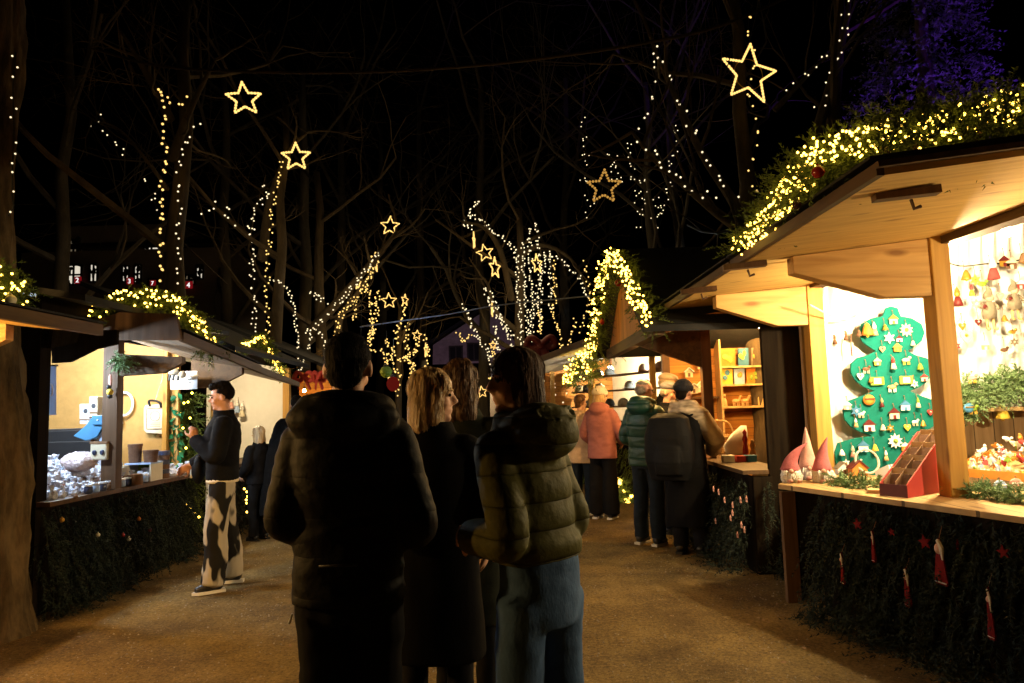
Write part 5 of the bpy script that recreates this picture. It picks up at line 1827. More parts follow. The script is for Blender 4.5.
lamp('warm lamp over the counter of the far pale canopy stall', q3(L3 * 0.3, 0.8, 2.15), 0.06, 'lamp_far', 2.5, 'bare lamps inside the stalls')
lamp('cold lamp nearest the gable in the far pale canopy stall', q3(L3 * 0.8, 0.8, 2.15), 0.06, 'lamp_cool', 2.5, 'bare lamps inside the stalls')
ct = 0
for row, z in enumerate((2.0, 1.72, 1.42, 1.15)):
    s2 = solo('hanging_shelf', ('topmost', 'second from top', 'third from top', 'lowest')[row] + ' dark shelf hung with caps in the far pale stall', 'shelf', MB().beam(q3(0.1, 0.55, z), q3(L3 - 0.1, 0.55, z), 0.2, 0.03), 'brown_wood')
    for k in range(8):
        if rn.random() < 0.25:
            continue
        p = q3(0.3 + k * (L3 - 0.5) / 8 + rn.uniform(-0.1, 0.1), 0.52, z + 0.016)
        mt = rn.choice(('shoe_black', 'pot_brown', 'grey_felt', 'shoe_black', 'kraft'))
        R3 = Matrix.Rotation(rn.uniform(0, 6), 3, 'Z')
        mb = MB().lathe((0, 0, 0), [(0.1, 0), (0.1, 0.04), (0.085, 0.1), (0.04, 0.14), (0.001, 0.145)], 14)
        mb.ell((0.09, 0, 0.012), (0.08, 0.07, 0.01), 12)
        mb.v = [p + R3 @ v for v in mb.v]
        solo('peaked_cap', f'{ {"shoe_black": "black", "pot_brown": "brown", "grey_felt": "grey", "kraft": "tan"}[mt] } round cap on the {("topmost", "second", "third", "lowest")[row]} shelf of the far pale stall', 'cap', mb, mt,
             f'caps {row} {mt} on the far stall shelves', smooth=True)
for i in range(14):
    p = q3(0.15 + i * 0.27, rn.uniform(-0.05, 0.3), 0.861)
    mt = ('white_cloth', 'pale_blue', 'cream', 'pink_felt', 'kraft')[i % 5]
    h = rn.uniform(0.06, 0.16)
    solo('folded_cloth', f'folded {CN[mt]} cloth pile on the far stall counter', 'cloth', MB().box(p + V((0, 0, h / 2)), (0.2, 0.2, h), Matrix.Rotation(rn.random(), 3, 'Z')).box(p + V((0.01, 0, h + 0.012)), (0.17, 0.18, 0.02), Matrix.Rotation(rn.random(), 3, 'Z')), mt,
         f'{CN[mt]} cloth piles on the far counter', bevel=0.01)
garland('low lit fir swag on the front of the far pale stall', [at(612, 478, 10.9), at(618, 488, 10.8), at(626, 502, 10.7), at(634, 498, 10.6)], 0.12, 160, 16, 0.03, rn, ln=0.2, needles=20, nl=0.05, w=0.007, fm='fir_pale')

# second cloth-roofed stall far behind in the middle
c = at(478, 408, 24)
stf = thing('market_stall', 'tiny distant stall with a yellow lit front beyond the walkers', 'market stall', (c.x, 24, 0))
obj('front_board', MB().box((c.x, 24, 0.5), (3.2, 0.1, 1.0)), 'brown_wood', stf)
obj('roof', MB().slab([(c.x - 1.9, 23.4, 2.3), (c.x + 1.9, 23.4, 2.3), (c.x + 1.9, 25.6, 3.0), (c.x - 1.9, 25.6, 3.0)], (0, 0, 0.08)), 'slate', stf)
obj('back_wall', MB().box((c.x, 25.5, 1.3), (3.2, 0.08, 2.6)), 'plaster', stf)
obj('sign_board', MB().box((c.x - 0.05, 23.38, 2.02), (2.6, 0.04, 0.1)), 'lit_yellow', stf)
obj('counter', MB().box((c.x, 23.9, 1.02), (3.3, 0.5, 0.05)), 'counter_wood', stf)
for q in (-1, 1):
    obj('post', MB().box((c.x + q * 1.55, 23.95, 1.15), (0.1, 0.1, 2.3)), 'brown_wood', stf)
lamp('warm lamp of the tiny distant stall', (c.x + 0.2, 24.6, 2.1), 0.05, 'lamp_far', 2.7)
K('sack', (0.5, 0.36, 0.36), 0.2, 0.3, 30, 0.9, 40, (0.85, 0.75, 0.78), spec=1.0)
# ------------------------------------------------------------------ near left stall, only its raised flap shows
e0 = at(95, 333, 4.4)
st0 = thing('market_stall', 'stall whose lit wooden flap juts into view beside the big tree trunk', 'market stall', (-4.4, 3.0, 0))
zf = e0.z
obj('flap', MB().slab([(e0.x, 1.6, zf), (-3.7, 1.6, zf + 0.13), (-3.7, 4.4, zf + 0.13), (e0.x, 4.4, zf)], (0, 0, 0.035)), 'soffit', st0)
obj('flap_edge', MB().beam((e0.x + 0.02, 1.6, zf + 0.02), (e0.x + 0.02, 4.42, zf + 0.02), 0.04, 0.07), 'fascia_wood', st0)
obj('roof_felt', MB().slab([(e0.x + 0.05, 1.6, zf + 0.06), (e0.x + 0.05, 4.44, zf + 0.06), (-3.7, 4.44, zf + 0.19), (-3.7, 1.6, zf + 0.19)], (0, 0, 0.012)), 'slate', st0)
obj('roof', MB().slab([(-3.4, 1.6, zf + 0.3), (-3.4, 4.42, zf + 0.3), (-6, 4.42, zf + 1.2), (-6, 1.6, zf + 1.2)], (0, 0, 0.05)), 'slate', st0)
obj('bracket', MB().slab([(-3.72, 4.28, zf + 0.12), (e0.x - 0.48, 4.28, zf + 0.06), (e0.x - 0.48, 4.28, zf - 0.04), (-3.4, 4.28, zf - 0.16), (-3.72, 4.28, zf - 0.16)], (0, 0.07, 0)), 'beam_wood', st0)
obj('post', MB().box((-3.78, 4.3, zf / 2), (0.1, 0.1, zf)), 'post_wood', st0)
obj('end_wall', MB().slab([(-3.8, 4.4, 0), (-6.2, 4.4, 0), (-6.2, 4.4, 3.0), (-3.8, 4.4, zf + 0.25)], (0, 0.05, 0)), 'dark_wood', st0)
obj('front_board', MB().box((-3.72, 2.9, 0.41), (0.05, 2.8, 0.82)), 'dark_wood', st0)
obj('counter', MB().box((-3.85, 2.9, 0.85), (0.6, 2.8, 0.04)), 'counter_wood', st0)
lamp('warm lamp inside the near stall with the juts-out flap', (-4.0, 3.4, 1.72), 0.05, 'lamp_amber', zf + 0.3)
lamp('warm lamp at the far corner of the near stall with the juts-out flap', (-4.2, 2.4, 1.8), 0.05, 'lamp_amber', zf + 0.3)
rn = random.Random(61)
garland('lit fir garland on the flap beside the big tree trunk', [at(-40, 262, 4.3), at(-10, 275, 4.35), at(8, 288, 4.4), at(22, 298, 4.4)], 0.1, 300, 80, 0.0085, rn, ln=0.15, needles=26, nl=0.038, w=0.004, bspread=1.1, boff=V((0.03, -0.08, 0)),
        baubles=((at(11, 300, 4.25), 0.032, 'bauble_white'),))

# ------------------------------------------------------------------ left stall with sweets
XL = -3.62
YL0, YL1 = 5.42, 7.95
CL = 0.87
sl = thing('market_stall', 'stall with tan walls, blue white lit sweets and a grey lined raised flap', 'market stall', (-4.5, 6.7, 0))
obj('front_board', MB().box((XL - 0.1, (YL0 + YL1) / 2, CL / 2 - 0.02), (0.04, YL1 - YL0, CL - 0.04)), 'dark_wood', sl)
obj('near_wall', MB().slab([(XL - 0.05, YL0, 0), (-6.2, YL0, 0), (-6.2, YL0, 2.93), (XL - 0.05, YL0, 2.45)], (0, 0.05, 0)), 'dark_wood', sl)
obj('end_wall', MB().slab([(XL - 0.18, YL1, 0), (-6.2, YL1, 0), (-6.2, YL1, 2.93), (XL - 0.18, YL1, 2.47)], (0, 0.05, 0)), 'tan_board', sl)
obj('back_wall', MB().box((-6.1, (YL0 + YL1) / 2, 1.4), (0.05, YL1 - YL0 - 0.1, 2.8)), 'tan_board', sl)
obj('counter', MB().slab([(XL + 0.06, YL0, CL), (XL + 0.06, YL1 + 0.3, CL - 0.02), (XL - 0.75, YL1 - 0.02, CL - 0.02), (XL - 0.75, YL0 + 0.06, CL)], (0, 0, -0.035)), 'brown_wood', sl)
pp = at(113, 400, 6.3)
obj('post', MB().box((pp.x, 6.3, 1.58), (0.13, 0.1, 1.42)), 'brown_wood', sl)
obj('post', MB().box((XL - 0.09, YL0 + 0.1, 1.6), (0.05, 0.1, 1.46)), 'dark_wood', sl)
obj('fascia_board', MB().box((XL - 0.08, (YL0 + YL1) / 2, 2.36), (0.04, YL1 - YL0 - 0.02, 0.3)), 'dark_wood', sl)  # board added to block lamp light leaking onto the roof underside
pe = at(166, 420, 7.9)
obj('post', MB().box((pe.x, YL1 - 0.06, 1.15), (0.05, 0.06, 2.3)), 'post_wood', sl)
fe = [at(180, 339, 6.1), at(258, 371, 7.95)]
ZF = (fe[0].z + fe[1].z) / 2
XE = (fe[0].x + fe[1].x) / 2
print('L1 flap', fe, ZF, XE)
obj('flap', MB().slab([fe[0], fe[1], (XL, 8.0, fe[1].z + 0.14), (XL - 0.0, 6.05, fe[0].z + 0.1)], (0, 0, 0.035)), 'grey_soffit', sl)
obj('flap_edge', MB().beam(fe[0] + V((0.02, -0.02, 0.02)), fe[1] + V((0.02, 0.0, 0.02)), 0.04, 0.08), 'fascia_wood', sl)
obj('roof_felt', MB().slab([fe[0] + V((0.05, 0, 0.075)), fe[1] + V((0.05, 0, 0.075)), V((XL, 8.0, fe[1].z + 0.2)), V((XL, 6.05, fe[0].z + 0.17))], (0, 0, 0.012)), 'slate', sl)
obj('flap', MB().slab([(XL, YL0, 2.05), (XL, 6.0, 2.18), (XL + 0.03, 6.0, 2.36), (XL + 0.03, YL0, 2.34)], (0.03, 0, 0)), 'dark_wood', sl)
obj('roof', MB().slab([(XL + 0.35, YL0 - 0.1, 2.4), (XL + 0.35, YL1 + 0.1, 2.4), (-6.3, YL1 + 0.1, 2.96), (-6.3, YL0 - 0.1, 2.96)], (0, 0, 0.05)), 'slate', sl)
obj('bracket', MB().slab([at(119, 354, 6.26), at(182, 357, 6.26), at(182, 363, 6.26), at(162, 373, 6.26), at(119, 376, 6.26)], (0, 0.07, 0)), 'fascia_wood', sl)
obj('bracket', MB().slab([V((XL + 0.03, 7.8, 2.12)), V((XE - 0.12, 7.8, 2.02)), V((XE - 0.12, 7.8, 1.94)), V((XL + 0.3, 7.8, 1.8)), V((XL + 0.03, 7.8, 1.8))], (0, 0.07, 0)), 'fascia_wood', sl)
b0, b1 = at(90, 322, 6.05), at(184, 322, 6.05)
obj('fascia_board', MB().slab([at(84, 340, 6.04), at(181, 340, 6.04), at(176, 314, 6.04), at(120, 312, 6.04), at(90, 322, 6.04)], (0, 0.04, 0)), 'brown_wood', sl)
rn = random.Random(62)
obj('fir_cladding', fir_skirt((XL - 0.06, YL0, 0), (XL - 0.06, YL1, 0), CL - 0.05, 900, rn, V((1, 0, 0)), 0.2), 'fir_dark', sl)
lamp('cold white lamp over the bags of sweets', (-4.15, 5.8, 2.02), 0.045, 'lamp_cool', 2.3)
lamp('cold white lamp above the brown pots', (-4.35, 6.95, 2.2), 0.04, 'lamp_cool', 2.5)
lamp('added warm lamp hidden behind the sweets stall post, warming the tan end wall', (-4.03, 7.1, 2.2), 0.04, 'lamp_far', 2.4)  # unseen lamp, added so the tan wall looks warm
garland('lit fir garland round the gable and flap of the sweets stall', [at(97, 318, 6.1), at(112, 306, 6.15), at(132, 300, 6.2), at(160, 299, 6.25), at(178, 306, 6.3), at(195, 325, 6.6), at(213, 350, 7.0)], 0.09, 480, 140, 0.0105, rn, ln=0.15, needles=24, nl=0.042, w=0.0045, bspread=1.15, boff=V((0.04, -0.1, 0.01)))
for px, py, cm, lb in ((62, 520, 'gold', 'dull gold bauble low on the dark fir of the sweets stall'), (98, 535, 'bauble_white', 'pale bauble in the middle of the dark fir'), (123, 535, 'bauble_red', 'red bauble in the middle of the dark fir'), (129, 539, 'white_cloth', 'tiny white bauble beside the red one'), (139, 519, 'orange', 'orange bauble high on the dark fir'), (150, 530, 'dark_red', 'dark red bauble nearest the far end of the dark fir'), (76, 497, 'kraft', 'brown bauble just under the sweets counter')):
    p = atx(px, py, XL + 0.12)
    b = MB().ell(p, 0.018, 10)
    b.lathe((p.x, p.y, p.z + 0.016), [(0.006, 0), (0.006, 0.008)], 6)
    solo('bauble', lb, 'bauble', b, cm, 'baubles on the sweets stall front', smooth=True)
# banner beside the opening
bc = at(50, 390, 5.6)
bt = thing('banner', 'narrow blue grey hanging banner with a white curl, beside the sweets stall opening', 'banner', (bc.x, 5.6, at(50, 415, 5.6).z))
obj('cloth', MB().slab([at(45, 366, 5.6), at(56, 366, 5.6), at(56, 415, 5.6), at(45, 415, 5.6)], (0, 0.004, 0)), 'banner_cloth', bt)
cu = [at(50 + 2.2 * math.cos(a) + 0.5, 390 + 6 * math.sin(a * 1.0), 5.592) for a in [k * PI / 9 for k in range(-5, 13)]]
obj('curl', MB().tube(cu, 0.006, 6), 'paper', bt)
obj('rod', MB().tube([at(43, 365.5, 5.605), at(58, 365.5, 5.605)], 0.008, 6), 'black_metal', bt)


def on_counter(px, py, z=None):
    return atz(px, py, (z if z is not None else CL + 0.001))


obj('valance', MB().slab([at(50, 330, 5.75), at(117, 330, 5.75), at(117, 344, 5.75), at(96, 349, 5.75), at(70, 362, 5.75), at(52, 363, 5.75)], (0, 0.03, 0)), 'dark_wood', sl)
# sweets in clear bags
rn = random.Random(64)


def bag(c, s, label, inner='white_cloth'):
    t = thing('sweet_bag', label, 'bag of sweets', c, 0, label)
    b = MB().loft([(c.x, c.y, c.z, 0.05 * s, 0.04 * s), (c.x, c.y, c.z + 0.03 * s, 0.062 * s, 0.05 * s), (c.x, c.y, c.z + 0.075 * s, 0.05 * s, 0.042 * s), (c.x, c.y, c.z + 0.1 * s, 0.014 * s, 0.014 * s), (c.x, c.y, c.z + 0.145 * s, 0.04 * s, 0.02 * s)], 12, 2)
    for i, p in enumerate(b.v):
        p += rdir(rn) * 0.007 * s
    obj('wrapper', b, 'cellophane', t)
    obj('tie', MB().lathe((c.x, c.y, c.z + 0.094 * s), [(0.017 * s, 0), (0.019 * s, 0.006), (0.017 * s, 0.012)], 8), inner, t)
    return t


for i in range(95):
    u, v = rn.random(), rn.random()
    y = YL0 + 0.15 + u * 1.45
    x = XL - 0.0 - v * 0.62
    z = CL + 0.004 + (0.10 if v > 0.45 else 0.0) + (0.08 if v > 0.8 else 0)
    dk = rn.random()
    inner = 'sweet_dark' if dk < 0.25 else ('pale_blue' if dk < 0.5 else ('pink_felt' if dk < 0.65 else 'white_cloth'))
    nm = {'sweet_dark': 'dark', 'pale_blue': 'pale blue', 'pink_felt': 'pink', 'white_cloth': 'white'}[inner]
    bag(V((x, y, z)), rn.uniform(0.6, 0.9), f'clear bag of sweets with a {nm} tie on the sweets counter', inner)
for i in range(30):
    y = 6.75 + 1.1 * rn.random()
    inner = rn.choice(('pale_blue', 'white_cloth', 'sweet_dark', 'white_cloth'))
    nm = {'sweet_dark': 'dark', 'pale_blue': 'pale blue', 'white_cloth': 'white'}[inner]
    bag(V((XL - 0.0 - rn.random() ** 1.5 * 0.22, y, CL + 0.002)), rn.uniform(0.55, 0.85), f'clear bag of sweets with a {nm} tie in front of the brown pots', inner)
obj('riser', MB().box((XL - 0.42, YL0 + 0.85, CL + 0.05), (0.35, 1.5, 0.1)), 'brown_wood', sl)
obj('riser', MB().box((XL - 0.56, YL0 + 0.85, CL + 0.13), (0.12, 1.5, 0.06)), 'brown_wood', sl)
for i in range(12):
    p = V((XL + 0.02, YL0 + 0.55 + 0.1 * i, CL))
    mt = ('sweet_dark', 'pale_blue', 'sweet_dark', 'kraft')[i % 4]
    mb = MB().lathe(p, [(0.03, 0), (0.034, 0.01), (0.034, 0.05), (0.026, 0.06)], 12)
    t = thing('sweet_jar', f'squat {("dark", "pale blue", "dark", "brown")[i % 4]} sweet jar with a white lid along the counter edge', 'jar', p, 0, f'{mt} sweet jars along the counter edge')
    obj('glass', mb, mt, t, smooth=True)
    obj('lid', MB().lathe(p + V((0, 0, 0.06)), [(0.034, 0), (0.034, 0.014), (0.03, 0.016)], 12), 'paper', t)
p = on_counter(75, 484)
solo('green_box', 'flat lime green box at the near end of the sweets counter', 'box', MB().box((p.x + 0.04, p.y, CL + 0.035), (0.16, 0.26, 0.06)).box((p.x + 0.04, p.y, CL + 0.07), (0.17, 0.27, 0.012)), 'lime', bevel=0.004)
# big clear sack and the dark case behind
p = at(64, 450, 6.0)
sk = MB().ell((p.x - 0.02, 6.25, CL + 0.25), (0.15, 0.1, 0.085), 20)
for q in sk.v:
    q += rdir(rn) * 0.012
solo('sweet_sack', 'large crinkled clear sack of pink sweets behind the small bags', 'sack', sk, 'sack', smooth=True)
p = at(68, 436, 7.2)
solo('dark_case', 'long black case lying at the back of the sweets stall', 'case', MB().box((p.x, 7.2, p.z), (0.75, 0.3, 0.12)).box((p.x, 7.2, p.z + 0.065), (0.72, 0.28, 0.02)).box((p.x, 7.05, p.z - 0.3), (0.7, 0.05, 0.5)), 'black_metal', bevel=0.01)
# blue bird figure
p = at(94, 442, 6.3)
t = thing('blue_bird', 'blue wooden bird with a square head leaning forward over the sweets', 'bird figure', p)


def op(pts, y, th, mt, nm, par):
    return obj(nm, MB().slab([at(a, b, y) for a, b in pts], (0, th, 0)), mt, par, bevel=0.006)


op([(73, 436), (86, 425), (91, 418), (101, 417), (102, 428), (97, 437), (86, 441)], 6.28, 0.1, 'blue_paint', 'body', t)
op([(91.5, 415.5), (102, 415.5), (103, 425), (92, 425)], 6.265, 0.13, 'blue_paint', 'head', t)
op([(100, 420), (106, 422), (101, 425)], 6.3, 0.05, 'orange', 'beak', t)
op([(96, 436), (102, 428), (105, 440), (100, 442)], 6.3, 0.04, 'pale_blue', 'wing', t)
obj('eye', MB().ell(at(97.5, 420, 6.263), 0.008, 8), 'white_cloth', t)
obj('stand', MB().tube([at(93, 440, 6.33), at(93, 455, 6.33)], 0.02, 8), 'pot_brown', t)
# owl box
p = on_counter(97, 458, CL + 0.1)
t = thing('owl_box', 'square cream box with two round dark eyes behind the sweet bags', 'box', (p.x, 6.25, CL))
q = at(97, 452, 6.2)
obj('body', MB().box((q.x, 6.28, q.z), (0.15, 0.12, 0.15)), 'cream', t, bevel=0.012)
for s_ in (-1, 1):
    obj('eye', MB().ell((q.x + s_ * 0.034, 6.217, q.z - 0.005), (0.021, 0.008, 0.024), 12), 'sweet_dark', t, smooth=True)
obj('lid', MB().box((q.x, 6.28, q.z + 0.08), (0.155, 0.125, 0.02)), 'kraft', t)
# boxes with round leaf print
for pts, cm, lb, cx, cy in (([(79.5, 404), (89, 404), (89, 424), (79.5, 424)], 'paper', 'white box with a round dark print, lower of two behind the blue bird', 85.5, 411), ([(89, 396.5), (97.5, 396.5), (97.5, 417), (89, 417)], 'cream', 'tall cream box with an oval dark print behind the blue bird', 93.5, 406)):
    y = 6.75
    t = thing('print_box', lb, 'box', at(pts[3][0], pts[3][1], y))
    op(pts, y, 0.12, cm, 'carton', t)
    obj('print', MB().ell(at(cx, cy, y - 0.001), (0.022, 0.004, 0.024), 12), 'ink', t)
    obj('band', MB().slab([at(pts[3][0] + 0.3, pts[3][1] - 5, y - 0.003), at(pts[2][0] - 0.3, pts[2][1] - 5, y - 0.003), at(pts[2][0] - 0.3, pts[2][1] - 3.5, y - 0.003), at(pts[3][0] + 0.3, pts[3][1] - 3.5, y - 0.003)], (0, 0.002, 0)), 'kraft', t)
# hanging cloths and ring on the end wall
solo('hanging_towel', 'pale blue towel hanging from the wall behind the stall post', 'towel', MB().slab([at(107, 396, 7.0), at(112, 396, 7.0), at(117, 430, 7.0), at(103, 430, 7.0)], (0, 0.03, 0)), 'pale_blue', bevel=0.008)
c = at(124, 404, YL1 - 0.05)
solo('white_ring', 'white fabric ring hung on the tan end wall beside the post', 'ring', MB().tube([c + V((0.1 * math.cos(a), 0, 0.13 * math.sin(a))) for a in [2 * PI * k / 22 for k in range(23)]], 0.014, 8, cap=False).tube([c + V((-0.05, -0.01, -0.13)), c + V((-0.02, -0.01, -0.22))], 0.025, 6), 'white_cloth', smooth=True)
t = thing('tote_bag', 'cream tote bag with a square line print hanging on the tan end wall', 'tote bag', at(155, 434, YL1 - 0.06))
y = YL1 - 0.06
bg = MB().slab([at(145, 405, y), at(163, 404, y), at(165.5, 407, y), at(166, 432, y), at(162, 434, y), at(146, 433, y), at(143.5, 430, y), at(143.5, 408, y)], (0, 0.035, 0))
obj('pouch', bg, 'cream', t, bevel=0.008)
fr = MB()
for a, b in (((146.5, 408.5), (164, 408)), ((164, 408), (164.5, 428.5)), ((164.5, 428.5), (146.5, 429)), ((146.5, 429), (146.5, 408.5))):
    fr.tube([at(*a, y - 0.003), at(*b, y - 0.003)], 0.006, 5)
cc = at(155, 416, y - 0.003)
fr.tube([cc + V((0.055 * math.cos(a), 0, 0.055 * math.sin(a))) for a in [2 * PI * k / 18 for k in range(19)]], 0.0035, 5, cap=False)
for k in range(3):
    fr.tube([at(150, 423 + k * 1.7, y - 0.003), at(160, 423 + k * 1.7, y - 0.003)], 0.0025, 4)
obj('print', fr, 'pebble', t)
obj('strap', MB().tube(smoothline([at(150, 406, y - 0.01), at(149, 401, y - 0.03), at(156, 401, y - 0.03), at(160, 403, y - 0.03), at(161, 407, y - 0.01)], 4), 0.014, 6), 'black_metal', t)
obj('cord', MB().tube([at(155, 401, y - 0.02), at(162, 380, y), at(163, 372, y)], 0.004, 5), 'cream', t)
# brown pots on a glass-fronted crate, stacked tins, jars
cr = at(143, 470, 7.0)
t = thing('wooden_crate', 'pale crate with open front under the brown pots', 'crate', (cr.x, 7.0, CL))
z0, z1 = CL, at(143, 463, 7.0).z
xa, xb = at(131, 470, 7.0).x, at(157, 470, 7.0).x
obj('top', MB().box(((xa + xb) / 2, 7.0, z1), (xb - xa, 0.24, 0.015)), 'pale_blue', t)
for x in (xa + 0.008, xb - 0.008):
    obj('side', MB().box((x, 7.0, (z0 + z1) / 2), (0.014, 0.23, z1 - z0)), 'cream', t)
obj('back', MB().box(((xa + xb) / 2, 7.11, (z0 + z1) / 2), (xb - xa - 0.03, 0.012, z1 - z0)), 'lime', t)
for px0, px1, py0, lb in ((128.5, 141.5, 445, 'taller brown ribbed pot, nearer the post'), (143.5, 157.5, 451, 'shorter brown ribbed pot on the pale crate')):
    a, b = at(px0, 461, 6.97), at(px1, 461, 6.97)
    r = (b.x - a.x) / 2
    h = at(px0, py0, 6.97).z - z1
    prof = []
    for k in range(9):
        f = k / 8
        prof.append((r * (0.85 + 0.13 * f) * (1 + 0.03 * (k % 2)), 0.008 + h * f * 0.86))
    prof += [(r * 1.06, 0.008 + h * 0.87), (r * 1.06, 0.008 + h)]
    solo('brown_pot', lb, 'pot', MB().lathe(((a.x + b.x) / 2, 6.97, z1), prof, 20), 'pot_brown', 'brown pots on the pale crate', smooth=False)
for k in range(6):
    p = at(163.5, 470, 7.25)
    solo('round_tin', ('lowest', 'second', 'third', 'fourth', 'fifth', 'topmost')[k] + ' dark round tin in the tin stack beside the crate', 'tin', MB().lathe((p.x, 7.25, CL + k * 0.046), [(0.055, 0), (0.058, 0.004), (0.058, 0.034), (0.061, 0.035), (0.061, 0.043), (0.054, 0.0445)], 18), 'sweet_dark' if k % 2 else 'pot_brown', 'stacked round tins')
for k, (px, cm, h) in enumerate(((104, 'cellophane', 0.2), (118, 'pale_blue', 0.26), (124.5, 'cream', 0.17), (137, 'pot_brown', 0.09), (146, 'kraft', 0.1), (109, 'kraft', 0.2))):
    p = at(px, 465, 6.75)
    solo('sweet_pack', ('tall clear cone of sweets near the owl box', 'tall pale blue pointed packet in front of the post', 'cream cylinder packet beside the post', 'small dark jar in front of the crate', 'small brown jar in front of the crate', 'upright brown paper packet behind the sweet bags')[k], 'packet',
         MB().lathe((p.x, 6.75 - (0.15 if h < 0.12 else 0), CL), [(0.045, 0), (0.05, 0.02), (0.048, h * 0.6), (0.03 if h > 0.18 else 0.046, h * 0.85), (0.012 if h > 0.18 else 0.04, h)], 14), cm)
for k in range(14):
    p = V((XL + rn.uniform(-0.3, 0.05), YL1 - 0.05 + rn.uniform(0, 0.3), CL - 0.015))
    mt = rn.choice(('paper', 'pale_blue', 'white_cloth'))
    nm = {'paper': 'white paper', 'pale_blue': 'pale blue', 'white_cloth': 'white cloth'}[mt]
    solo('small_packet', f'small {nm} packet at the far end of the sweets counter', 'packet', MB().box(p + V((0, 0, 0.03)), (0.07, 0.05, 0.05), Matrix.Rotation(rn.uniform(-0.5, 0.5), 3, 'Z')).box(p + V((0, 0, 0.06)), (0.05, 0.03, 0.012)), mt, f'{nm} packets at the counter end')
# sign, toy and garland between the stalls
sg = thing('notice_sign', 'white paper notice with faint lines of writing hung under the flap', 'sign', at(184, 389.5, 7.6))
obj('sheet', MB().slab([at(170.5, 371.5, 7.6), at(197, 371, 7.6), at(197, 389, 7.6), at(170.5, 389.5, 7.6)], (0, 0.01, 0)), 'paper', sg)
lines = MB()
for py, a, b in ((376, 181, 192), (379.5, 176, 194), (382.5, 178, 191), (385.5, 181, 186)):
    x = a
    while x < b:
        wv_ = rn.uniform(1.2, 2.6)
        lines.slab([at(x, py - 0.35, 7.596), at(min(b, x + wv_), py - 0.35, 7.596), at(min(b, x + wv_), py + 0.35, 7.596), at(x, py + 0.35, 7.596)], (0, 0.002, 0))
        x += wv_ + 0.5
obj('writing', lines, 'pebble', sg)
p = at(174, 372, 7.45)
cw = thing('felt_animal', 'small black and white felt animal hanging over the notice', 'hanging toy', p)
b = MB().ell(p, (0.07, 0.04, 0.04), 10).ell(p + V((0.09, 0, -0.03)), (0.04, 0.035, 0.04), 10)
obj('body', b, 'cow', cw, smooth=True)
for q in (-0.04, 0.0, 0.05):
    obj('leg', MB().tube([p + V((q, 0, -0.02)), p + V((q - 0.01, 0, -0.09))], 0.014, 6), 'black_metal', cw)
p = at(110, 392, 6.2)
bb_ = thing('felt_bee', 'yellow and black felt bee hanging from the sweets stall post', 'hanging toy', p)
obj('body', MB().ell(p, (0.03, 0.03, 0.03), 10), 'yellow', bb_, smooth=True)
obj('head', MB().ell(p + V((-0.01, 0, 0.045)), 0.022, 10).ell(p + V((0, 0, -0.04)), (0.024, 0.024, 0.02), 10), 'black_metal', bb_, smooth=True)
obj('wing', MB().ell(p + V((0.0, 0.0, 0.1)), (0.02, 0.01, 0.06), 10), 'pink_felt', bb_, smooth=True)
obj('cord', MB().tube([p + V((0, 0, 0.14)), p + V((0.02, 0, 0.3))], 0.003, 4), 'wire', bb_)
rn = random.Random(66)
t = thing('fir_sprigs', 'small bright green sprig tied to the top of the sweets stall post', 'fir sprigs', at(122, 362, 6.2))
obj('foliage', fir_along([at(115, 358, 6.2), at(124, 360, 6.2), at(130, 364, 6.2)], 0.05, 70, rn, 0.1, 0.5, 20, 0.03, 0.004), 'fir_pale', t)
# dark green fir panel with lights between the two left stalls
t = thing('fir_garland', 'dark fir and holly hanging with small lights between the two left stalls', 'garland', at(182, 470, 8.05), 0, 'lit fir garlands on the stall roofs')
fm_ = fir_along([at(171, 392, 8.1), at(171, 500, 8.1)], 0.08, 260, rn, 0.16, 0.5, 22, 0.04, 0.007)
fm_.join(fir_along([at(188, 392, 8.2), at(190, 530, 8.2)], 0.16, 420, rn, 0.18, 0.5, 22, 0.04, 0.007))
obj('foliage', fm_, 'fir', t)
hl = MB()
for k in range(260):
    p = at(rn.uniform(166, 182), rn.uniform(395, 500), 8.02 + rn.uniform(-0.1, 0.05))
    R3 = Matrix.Rotation(rn.uniform(0, 6), 3, 'Z') @ Matrix.Rotation(rn.uniform(-1, 1), 3, 'X') @ Matrix.Rotation(rn.uniform(-1, 1), 3, 'Y')
    hl.add([p + R3 @ V(q) for q in ((0, 0, -0.05), (0.028, 0.006, 0), (0, 0, 0.05), (-0.028, 0.006, 0))], [(0, 1, 2, 3)])
obj('leaves', hl, 'holly', t)
bulb_objs(t, [at(x, y, 8.0) for x, y in ((192, 393), (184, 403), (188, 402), (180, 413), (190, 418), (183, 428), (191, 440), (179, 452), (186, 448), (193, 460), (189, 463), (181, 499), (186, 504), (190, 508), (195, 513), (199, 517))], 0.014, 'bulb')

# ------------------------------------------------------------------ next left stall and the dark one after it
YS0, YS1 = 8.75, 11.3
s5 = thing('market_stall', 'stall with a pale pink lit wall behind the man in patterned trousers', 'market stall', (-4.4, 10, 0))
g0, g1 = at(256, 371, 7.98), at(297, 386, 10.2)
obj('flap', MB().slab([g0, g1, V((XL + 0.1, 11.0, g1.z + 0.1)), V((XL + 0.0, 8.1, g0.z + 0.12))], (0, 0, 0.03)), 'grey_soffit', s5)
obj('flap_edge', MB().beam(g0 + V((0.02, 0, 0.02)), g1 + V((0.02, 0, 0.02)), 0.04, 0.07), 'fascia_wood', s5)
obj('roof', MB().slab([(XL + 0.3, YS0 - 0.4, 2.25), (XL + 0.3, YS1 + 0.1, 2.2), (-5.2, YS1 + 0.1, 3.1), (-5.2, YS0 - 0.4, 3.1)], (0, 0, 0.06)), 'slate', s5)
